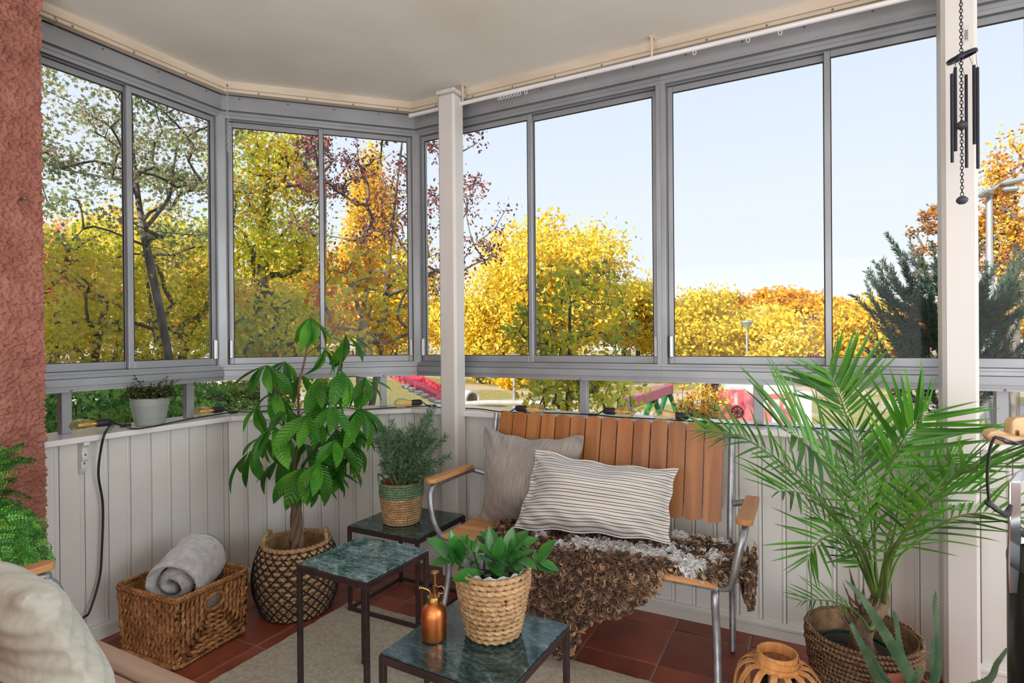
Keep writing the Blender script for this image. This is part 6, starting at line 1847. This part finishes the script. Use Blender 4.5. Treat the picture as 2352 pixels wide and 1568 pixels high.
px_tree('maple_tree', 'low yellow-green maple behind the corner window sill', 640, 780, 150, 110, 8.6, 60, 5200, .042, YGR + [(222, 150, 50)], 38, trunk=600, tmpl=STAR, cl_r=.17, gain=1.7)
px_tree('lilac_bush', 'loose bush with green-yellow leaves behind the bench', 1310, 760, 145, 165, 6.2, 100, 2100, .042, [(196, 186, 66), (150, 160, 70), (112, 132, 70), (222, 196, 70), (168, 150, 70)], 39, trunk=1275, cat='bush', trunk_r=.035, cl_r=.10, shell=.05, twig=.004, gain=1.5)
px_tree('lilac_bush', 'leafy lower bush with yellow leaves behind the bench slats', 1330, 915, 150, 70, 6.0, 60, 1000, .042, [(220, 196, 62), (196, 190, 76), (232, 206, 90), (150, 166, 80)], 40, trunk=1290, cat='bush', trunk_r=.03, cl_r=.14, twig=.004, gain=1.5)
px_tree('shrub', 'fresh green shrub below the window by the stucco wall', 270, 925, 200, 62, 6.2, 60, 6500, .036, [(96, 140, 66), (124, 164, 82), (74, 118, 60), (150, 176, 96)], 41, cat='shrub', tmpl=STAR, trunk_r=.04, cl_r=.17, gain=1.5)
px_tree('shrub', 'mixed green shrub with dark trunks below the angled corner', 540, 920, 130, 52, 7.5, 40, 3600, .036, [(112, 142, 74), (140, 160, 88), (188, 176, 80), (92, 122, 66)], 42, cat='shrub', trunk=500, trunk_r=.16, cl_r=.17, gain=1.5)
px_tree('orange_shrub', 'orange-leaved shrub beside the swing frame', 1612, 920, 62, 55, 11.5, 44, 900, .042, [(236, 164, 66), (226, 136, 52), (244, 184, 96)], 43, cat='shrub', trunk_r=.03, cl_r=.13, twig=.006, gain=1.5)
# sunlit trees beyond the shadow
px_tree('golden_maple', 'round golden maple in full sun above the playground', 1270, 655, 165, 155, 40, 150, 24000, .17, YEL, 51, trunk=1270, trunk_r=.3, cl_r=.15, shell=.45)
px_tree('golden_maple', 'lower golden maple to the left of the round one', 1100, 760, 120, 110, 42, 80, 11000, .17, YEL, 52, trunk_r=.3, cl_r=.18)
px_tree('golden_larch', 'pointed golden larch behind the orange maple', 846, 560, 62, 205, 44, 90, 11000, .17, [(252, 216, 92), (246, 202, 70), (250, 226, 124), (242, 186, 72)], 53, trunk_r=.3, cl_r=.17)
px_tree('golden_maple', 'golden tree glowing behind the rowan stems', 900, 690, 130, 130, 46, 90, 12000, .18, YEL + [(250, 190, 80)], 54, trunk_r=.3, cl_r=.18)
px_tree('golden_maple', 'golden tree behind the money tree crown', 660, 700, 150, 130, 46, 90, 12000, .18, YEL + [(240, 168, 60)], 55, trunk_r=.3, cl_r=.18)
px_tree('golden_maple', 'golden tree top behind the left maple', 330, 620, 150, 140, 44, 80, 11000, .19, YEL + [(250, 190, 110)], 56, trunk_r=.3, cl_r=.17)
px_tree('golden_maple', 'pale golden tree far behind the red-tinted maple', 170, 700, 110, 110, 46, 60, 8000, .19, YEL + [(222, 120, 90)], 57, trunk_r=.3, cl_r=.18)
px_tree('yellow_bush', 'dense yellow bush beside the centre mullion', 1600, 745, 90, 85, 42, 80, 11000, .17, [(240, 208, 64), (222, 196, 62), (248, 220, 90), (202, 186, 60)], 58, cat='bush', trunk_r=.2, cl_r=.19, shell=.5)
px_tree('yellow_bush', 'yellow bush behind the lamp post', 1760, 775, 105, 62, 43, 80, 10000, .17, [(250, 220, 84), (244, 202, 64), (252, 230, 128)], 59, cat='bush', trunk_r=.2, cl_r=.2)
px_tree('amber_tree', 'amber oak on the skyline behind the lamp post', 1800, 708, 78, 44, 62, 60, 7000, .24, [(232, 172, 50), (214, 150, 44), (242, 190, 70)], 60, trunk_r=.35, cl_r=.2, shell=.4)
px_tree('amber_tree', 'amber oak on the skyline left of the lamp post', 1670, 715, 72, 34, 62, 50, 6000, .24, [(232, 170, 36), (214, 150, 30), (180, 150, 40)], 61, trunk_r=.35, cl_r=.2, shell=.4)
px_tree('amber_tree', 'amber oak on the skyline towards the stained post', 1890, 722, 70, 34, 60, 50, 6000, .24, [(236, 174, 44), (222, 156, 34), (244, 192, 70)], 62, trunk_r=.35, cl_r=.2, shell=.4)
px_tree('yellow_bush', 'yellow bush between mullion and stained post', 1985, 770, 85, 72, 38, 70, 9000, .16, [(248, 218, 88), (238, 200, 66), (210, 190, 76), (242, 186, 70)], 63, cat='bush', trunk_r=.2, cl_r=.2)
px_tree('yellow_bush', 'yellow bush behind the round golden maple', 1465, 735, 70, 85, 46, 60, 8000, .19, YEL, 64, cat='bush', trunk_r=.2, cl_r=.2)
px_tree('yellow_bush', 'small yellow bush by the concrete pipe', 1180, 872, 42, 20, 30, 24, 2200, .12, [(238, 196, 40), (224, 178, 50)], 65, cat='bush', trunk_r=.08, cl_r=.2)
px_tree('brown_tree', 'thin brown-leaved tree behind the juniper', 2180, 560, 75, 110, 17, 60, 2600, .06, [(150, 100, 58), (186, 128, 60), (120, 86, 60)], 66, trunk_r=.13, cl_r=.09, twig=.012, gain=1.5)
px_tree('brown_tree', 'gold and brown tree behind the floodlight mast', 2330, 520, 95, 220, 16, 90, 6000, .065, [(222, 158, 60), (196, 138, 60), (238, 176, 70), (150, 100, 60)], 67, trunk_r=.15, cl_r=.12, twig=.012, gain=1.5)
px_tree('shaded_bush', 'brown shaded bush under the juniper', 2110, 790, 60, 60, 11, 40, 2600, .05, [(132, 96, 62), (150, 116, 70), (106, 92, 66)], 68, cat='bush', trunk_r=.05, cl_r=.16, gain=1.5)

# ------------------------------------------------------------------ juniper: upswept feathery sprays
jd = 9.5
jb = at(2190, 784, jd); jb = np.array((jb[0], jb[1], gz(jb[0], jb[1])))
ju = thing('juniper', 'dark blue-green juniper with upswept sprays beside the stained post', 'conifer', jb)
r_ = np.random.default_rng(70)
tips = [at(x, y, jd + r_.uniform(-.8, .8)) for x, y in [(2038, 540), (2090, 550), (2010, 605), (1998, 620), (1990, 650), (2030, 600), (2060, 575), (2075, 600), (2110, 580), (1960, 680), (2140, 560), (2050, 640), (2100, 630)]]
tips += [at(r_.uniform(1990, 2380), r_.uniform(600, 830), jd + r_.uniform(-1.0, 1.0)) for k in range(105)]
tips += [at(r_.uniform(2160, 2400), r_.uniform(560, 700), jd + r_.uniform(-1.0, 1.0)) for k in range(30)]
sbm = MB(); RTs, DRs, CLs = [], [], []
pal = np.array([lin(c) for c in ((70, 98, 82), (92, 118, 98), (56, 80, 70), (112, 132, 112), (84, 92, 74))])
for tp in tips:
    b0 = np.array((jb[0] + (tp[0] - jb[0]) * r_.uniform(.25, .55), jb[1] + (tp[1] - jb[1]) * r_.uniform(.25, .55), tp[2] - r_.uniform(.5, 1.1)))
    mid_ = b0 * .5 + tp * .5 + (tp - b0)[[0, 1, 2]] * np.array((.12, .12, -.1))
    pth = spline([b0, mid_, tp], 20); sbm.tube(pth, np.linspace(.011, .003, 20), 4)
    for i in range(20):
        for q_ in range(15):
            t_ = i / 19
            ax = pth[min(i + 1, 19)] - pth[max(i - 1, 0)]; ax /= np.linalg.norm(ax)
            v = r_.normal(size=3); v -= ax * (v @ ax); v /= np.linalg.norm(v)
            d = v * .6 + ax * .8; d /= np.linalg.norm(d)
            RTs.append(pth[i] + ax * r_.uniform(-.03, .03)); DRs.append(d * r_.uniform(.06, .19) * (1.15 - .6 * t_)); CLs.append(pal[r_.integers(5)])
sbm.build('branch', MT['tree_bark'], ju)
RTs = np.array(RTs); DRs = np.array(DRs); sdv = np.cross(DRs, r_.normal(size=DRs.shape)); sdv /= np.linalg.norm(sdv, axis=1)[:, None]
V = np.stack([RTs, RTs + DRs * .5 + sdv * .0075, RTs + DRs, RTs + DRs * .5 - sdv * .0075], 1).reshape(-1, 3)
inst('foliage', fast_mesh('foliage', V, np.arange(len(V)).reshape(-1, 4), MT['treeleaf'], np.repeat(np.array(CLs) * r_.uniform(.8, 1.2, (len(CLs), 1)), 4, 0)), ju, kind='stuff')
b = MB(); b.tube([jb, jb + np.array((.05, .05, 2.0))], [.09, .05], 8); b.build('trunk', MT['tree_bark'], ju)

# ------------------------------------------------------------------ playground
RED = mat('red painted wood', lin((206, 62, 76)), .5, c2=lin((220, 92, 100)), scale=3)
GRN = mat('green painted steel', lin((30, 132, 72)), .45)
PNK = mat('faded red beam', lin((222, 128, 136)), .5, c2=lin((206, 106, 116)), scale=3)
CON = mat('pale concrete', lin((200, 194, 186)), .9, c2=lin((176, 170, 164)), scale=3)
BLK = mat('black paint', lin((52, 52, 60)), .5)
GRW = mat('pale grey board', lin((206, 210, 212)), .6, c2=lin((190, 192, 194)), scale=2)
YWL = mat('yellow house wall', lin((232, 196, 132)), .8)
LMP = mat('grey lamp metal', lin((168, 172, 176)), .4, .5)
# swing frame: beam on two leaning leg pairs
sw = thing('swing_frame', 'playground swing with faded red beam and green legs', 'swing', at(1540, 1000, 15) * np.array((1, 1, 0)) + np.array((0, 0, GZ)))
d1, d2 = 15.0, 11.0
e1, e2 = at(1537, 893, d1), at(1430, 930, d2)
ax = e2 - e1; L = np.linalg.norm(ax)
b = MB(); b.box((0, -.09, -.12), (L, .09, .12), .02); bm = b.build('beam', PNK, sw, frame(e1, ax, (0, 0, 1)), ang=30)
b = MB(); b.box((-.03, -.1, -.13), (.12, .1, .13), .01); b.build('beam_end', RED, sw, frame(e1, ax, (0, 0, 1)), ang=30)
hx = np.cross(ax / L, (0, 0, 1)); hx /= np.linalg.norm(hx)
for f in (.03, .42, .97):
    p = e1 + ax * f
    g0 = gz(p[0], p[1])
    for sg_ in (-1, 1):
        ft = p + hx * sg_ * .75; ft[2] = g0
        b = MB(); b.tube([p, ft], .065, 6); b.build('leg', GRN, sw)
for f in (.2, .3):
    p = e1 + ax * f; q1 = p - np.array((0, 0, 1.5))
    b = MB(); b.tube([p, q1], .012, 5); b.build('swing_chain', LMP, sw)
pm_ = (e1 + ax * .25) - np.array((0, 0, 1.5)); b = MB(); b.box((-.25, -.1, -.02), (.25, .1, .02), .01); b.build('swing_seat', BLK, sw, frame(pm_, ax, (0, 0, 1)), ang=30)
# play train: red cabin
def wheel(parent, c, ax_, r_w, mt_):
    b = MB(); a = np.linspace(0, 2 * PI, 20, endpoint=False)
    b.tube(np.column_stack([r_w * np.cos(a), r_w * np.sin(a), np.zeros(20)]), r_w * .12, 6, closed=True)
    for k in range(4):
        a2 = PI * k / 4; b.tube([(r_w * math.cos(a2), r_w * math.sin(a2), 0), (-r_w * math.cos(a2), -r_w * math.sin(a2), 0)], r_w * .07, 5)
    z = Vector(ax_).normalized(); x = Vector((0, 0, 1)); y = z.cross(x)
    M = ident()
    for i in range(3): M[i][0], M[i][1], M[i][2], M[i][3] = x[i], y[i], z[i], c[i]
    b.build('wheel', mt_, parent, M)
cdist = 16.5
p_l, p_r = at(1738, 976, cdist), at(1826, 978, cdist)
cw = np.linalg.norm(p_r - p_l); zb_c = GZ + .02
ca = thing('play_cabin', 'red playground cabin with pale windows and roof', 'playhouse', (p_l[0], p_l[1], GZ))
ex = (p_r - p_l) * np.array((1, 1, 0)); ex /= np.linalg.norm(ex)
CM = frame((p_l[0], p_l[1], 0), ex, (0, 0, 1))
zt_red = at(1780, 905, cdist)[2]; zt_w = at(1780, 868, cdist)[2]
b = MB(); b.box((0, 0, zb_c), (cw, .9, zt_red), .02); b.build('body', PNK, ca, CM, ang=30)
b = MB(); b.box((.02, .02, zt_red), (cw - .02, .88, zt_w + .35), .01); b.build('upper_wall', GRW, ca, CM, ang=30)
hW = .17
for xf in (.20, .80):
    b = MB(); zc2 = zt_red - .22
    b.box((cw * xf - .11, -.012, zc2 - .2), (cw * xf + .11, -.001, zc2 + .05)); wp = b.build('window_panel', GRW, ca, CM, smooth=False)
    b = MB(); b.prism([(cw * xf + .11 * math.cos(a), zc2 + .05 + .06 * math.sin(a)) for a in np.linspace(0, PI, 10)], -.012, -.001, 'y'); b.build('window_arch', BLK, ca, CM, smooth=False)
b = MB(); b.box((cw * .40, -.012, zb_c + .2), (cw * .60, -.001, zt_red - .15)); b.build('door_panel', GRW, ca, CM, smooth=False)
for xf in (.2, .78):
    b = MB(); b.lathe([(.06, 0), (.06, .03)], 16); b.build('wheel', BLK, ca, CM @ Matrix.Translation((cw * xf, -.001, zb_c + .35)) @ Matrix.Rotation(PI / 2, 4, 'X'))
b = MB(); b.box((cw + .02, .1, zb_c), (cw + .55, .8, zt_red + .05), .01); b.build('side_board', GRW, ca, CM, ang=30)
# red wagon with spoked wheels and black locomotive
wd = 17.5
q_l, q_r = at(1672, 960, wd), at(1722, 960, wd)
wg = thing('play_wagon', 'red playground wagon with spoked wheel beside the cabin', 'playhouse', (q_l[0], q_l[1], GZ))
ex2 = (q_r - q_l) * np.array((1, 1, 0)); ww = np.linalg.norm(ex2); ex2 /= ww
WGM = frame((q_l[0], q_l[1], 0), ex2, (0, 0, 1))
zt_r = at(1700, 895, wd)[2]; zt_u = at(1700, 868, wd)[2]
b = MB(); b.box((0, 0, GZ + .12), (ww, .8, zt_r), .02); b.build('body', PNK, wg, WGM, ang=30)
b = MB(); b.box((.01, .01, zt_r), (ww - .01, .79, zt_u + .3), .01); b.build('upper_wall', GRW, wg, WGM, ang=30)
for xf, w_ in ((.30, .10), (.78, .09)):
    b = MB(); b.box((ww * xf, -.012, zt_r - .45), (ww * xf + w_, -.001, zt_r - .08)); b.build('window_panel', GRW, wg, WGM, smooth=False)
wheel(wg, np.array(WGM @ Vector((ww * .4, -.03, at(1700, 945, wd)[2]))), np.cross(ex2, (0, 0, 1)), .17, BLK)
lo = thing('play_locomotive', 'black playground locomotive with red spoked wheels', 'playhouse', at(1640, 960, 18) * np.array((1, 1, 0)) + np.array((0, 0, GZ)))
p0_ = at(1585, 930, 18.4); p1_ = at(1655, 930, 18.4); ex3 = (p1_ - p0_) * np.array((1, 1, 0)); lw = np.linalg.norm(ex3); ex3 /= lw
zb_l, zt_l = GZ + .3, at(1660, 868, 18.2)[2]
LMt = frame((p0_[0], p0_[1], 0), ex3, (0, 0, 1))
b = MB(); b.box((lw * .62, 0, zb_l), (lw, .8, zt_l + .3), .02); b.build('cab', BLK, lo, LMt, ang=30)
b = MB(); b.lathe([(.30, 0), (.30, lw * .66)], 20); b.build('boiler', BLK, lo, LMt @ Matrix.Translation((0, .4, zb_l + .55)) @ Matrix.Rotation(PI / 2, 4, 'Y'))
b = MB(); b.lathe([(.09, 0), (.09, .35), (.13, .36), (.13, .42)], 14); b.build('chimney', BLK, lo, LMt @ Matrix.Translation((lw * .15, .4, zb_l + .83)))
for xf in (.12, .42): wheel(lo, np.array(LMt @ Vector((lw * xf, -.02, GZ + .3))), np.cross(ex3, (0, 0, 1)), .27, RED)
# slide on the bank
s_a, s_b = at(918, 862, 17), at(1022, 915, 15.5)
sl2 = thing('slide', 'red playground slide running down the grassy bank', 'slide', (s_b[0], s_b[1], s_b[2] - .3))
sx_ = s_b - s_a; Ls = np.linalg.norm(sx_)
b = MB(); b.box((0, -.32, -.02), (Ls, .32, .02), .01); b.build('chute', RED, sl2, frame(s_a, sx_, (0, 0, 1)), ang=30)
for sg_ in (-1, 1):
    b = MB(); b.box((0, sg_ * .33 - .03, -.03), (Ls, sg_ * .33 + .03, .17), .01); b.build('side_board', RED, sl2, frame(s_a, sx_, (0, 0, 1)), ang=30)
for k in range(8):
    p = at(932 + k * 15, 887 + k * 7.6 + random.uniform(-1, 1), 16.0 - k * .18)
    b = MB(); nv_ = 10; V = []
    for (th, ph_) in [(u, v) for u in np.linspace(.4, PI - .4, 4) for v in np.linspace(0, 2 * PI, 7)[:-1]]:
        rr_ = .105 * random.uniform(.8, 1.1); V.append((rr_ * 1.7 * math.sin(th) * math.cos(ph_), rr_ * math.sin(th) * math.sin(ph_), rr_ * .75 * math.cos(th)))
    F = [(i * 6 + j, i * 6 + (j + 1) % 6, (i + 1) * 6 + (j + 1) % 6, (i + 1) * 6 + j) for i in range(3) for j in range(6)] + [tuple(range(6)), tuple(reversed(range(18, 24)))]
    b.add(V, F); b.build('boulder', CON, None, Matrix.Translation((p[0], p[1], p[2])), smooth=False, label='pale boulder bordering the red slide', cat='boulder', group='boulders along the slide')
# concrete pipe
pp = at(1086, 896, 27)
ppz = gz(pp[0], pp[1])
b = MB(); b.lathe([(.42, 0), (.42, 1.3), (.33, 1.3), (.33, 0), (.42, 0)], 26, False, False)
pa = FW * .8 + RT * -.6; pa[2] = 0; pa /= np.linalg.norm(pa)
z = Vector(pa); x = Vector((0, 0, 1)); y = z.cross(x); M = ident()
for i in range(3): M[i][0], M[i][1], M[i][2], M[i][3] = x[i], y[i], z[i], (pp[0], pp[1], ppz + .42)[i]
b.build('concrete_pipe', CON, None, M, ang=40, label='short concrete crawl pipe lying on the grass', cat='pipe')
# wooden border log in the sand
p = at(1120, 935, 19); b = MB(); b.tube([at(1030, 930, 19.6), at(1120, 924, 20), at(1250, 926, 20)], .09, 8); lg = b.build('border_log', CON, None, ident(), label='pale border log along the sand pit', cat='log')
# lamp posts
def lamp_post(x, y_top, dist, label):
    t_ = at(x, y_top, dist); g0 = gz(t_[0], t_[1])
    lp = thing('lamp_post', label, 'lamp post', (t_[0], t_[1], g0))
    M = Matrix.Translation((t_[0], t_[1], 0))
    b = MB(); b.tube([(0, 0, g0), (0, 0, t_[2] - .35)], [.07, .045], 8); b.build('pole', LMP, lp, M)
    b = MB(); b.lathe([(.09, -.42), (.36, -.06), (.40, -.04), (.40, 0), (.12, .05)], 20); b.build('lamp_head', LMP, lp, M @ Matrix.Translation((0, 0, t_[2])))
lamp_post(1715, 738, 33, 'pale conical park lamp among the yellow bushes')
lamp_post(1180, 815, 26, 'thin park lamp near the concrete pipe')
ld = 15.5
lt = at(2272, 432, ld)
lp = thing('floodlight_mast', 'tall mast with paired floodlights beyond the stained post', 'lamp post', (lt[0], lt[1], GZ))
b = MB(); b.tube([(lt[0], lt[1], GZ), (lt[0], lt[1], lt[2])], [.13, .075], 10); b.build('pole', LMP, lp)
b = MB(); c0, c1 = at(2250, 452, ld), at(2318, 412, ld); b.tube([c0, c1], .05, 6); arm = b.build('arm', LMP, lp)
for (xa_, ya_, xb_, yb_) in ((2296, 424, 2352, 412), (2300, 438, 2340, 434), (2252, 452, 2275, 436)):
    p, q2 = at(xa_, ya_, ld - .1), at(xb_, yb_, ld - .3); L = np.linalg.norm(q2 - p)
    b = MB(); b.box((0, -.22, -.06), (L, .22, .06), .05); b.build('floodlight', LMP, lp, frame(p, q2 - p, (0, 0, 1)), ang=30)
# far house glimpsed between the bushes and dark board fence on the skyline
hd2 = 52
h0, h1 = at(1655, 800, hd2), at(1712, 800, hd2)
fh = thing('far_house', 'yellow gabled house half hidden behind the yellow bushes', 'house', (h0[0], h0[1], GZ))
ex4 = (h1 - h0) * np.array((1, 1, 0)); lw = np.linalg.norm(ex4); ex4 /= lw
HMt = frame((h0[0], h0[1], 0), ex4, (0, 0, 1)); zt_h = at(1680, 762, hd2)[2]
b = MB(); b.box((-2.5, 0, GZ), (lw + 1.5, 6, zt_h)); b.build('walls', YWL, fh, HMt, smooth=False)
b = MB(); b.prism([(-3, zt_h), (lw + 2, zt_h), (lw / 2 - .5, zt_h + 1.9)], -.4, 6.4, 'y'); b.build('roof', mat('brown roof', lin((128, 84, 66)), .8), fh, HMt, smooth=False)
for xf in (.3, .75):
    b = MB(); b.box((lw * xf - .5, -.05, zt_h - 1.5), (lw * xf + .5, -.002, zt_h - .4)); wn_ = b.build('window', GRW, fh, HMt, smooth=False)
f0, f1 = at(1815, 726, 56), at(1900, 724, 56)
ex5 = (f1 - f0) * np.array((1, 1, 0)); fl = np.linalg.norm(ex5); ex5 /= fl
fz0 = gz(f0[0], f0[1]); fzt = f0[2] + .2
fe = thing('far_building', 'dark slatted building on the skyline beside the oaks', 'building', (f0[0], f0[1], fz0))
FMt = frame((f0[0], f0[1], 0), ex5, (0, 0, 1))
b = MB(); b.box((0, .1, fz0), (fl, 2, fzt)); b.build('wall', mat('dark brown boards', lin((96, 66, 62)), .8), fe, FMt, smooth=False)
sb2 = MB(); sb2.box((0, 0, fz0), (.14, .1, fzt)); bme = sb2.mesh('board', mat('brown board', lin((116, 80, 70)), .8), False)
for k in range(int(fl / .26)): inst('board', bme, fe, FMt @ Matrix.Translation((k * .26, 0, 0)))
# distant tree belt closing the view
r_ = np.random.default_rng(99)
for k in range(16):
    x = -120 + k * 172 + r_.uniform(-30, 30)
    hpx = r_.uniform(28, 55)
    px_tree('distant_tree', 'hazy autumn tree in the belt behind the playground', x, 745 + r_.uniform(-6, 10), 115, hpx, 78 + r_.uniform(-6, 10), 34, 3000, .36, [(222, 168, 60), (200, 150, 60), (236, 190, 90), (170, 150, 76)], 200 + k, group='tree belt behind the playground', trunk_r=.4, cl_r=.24)
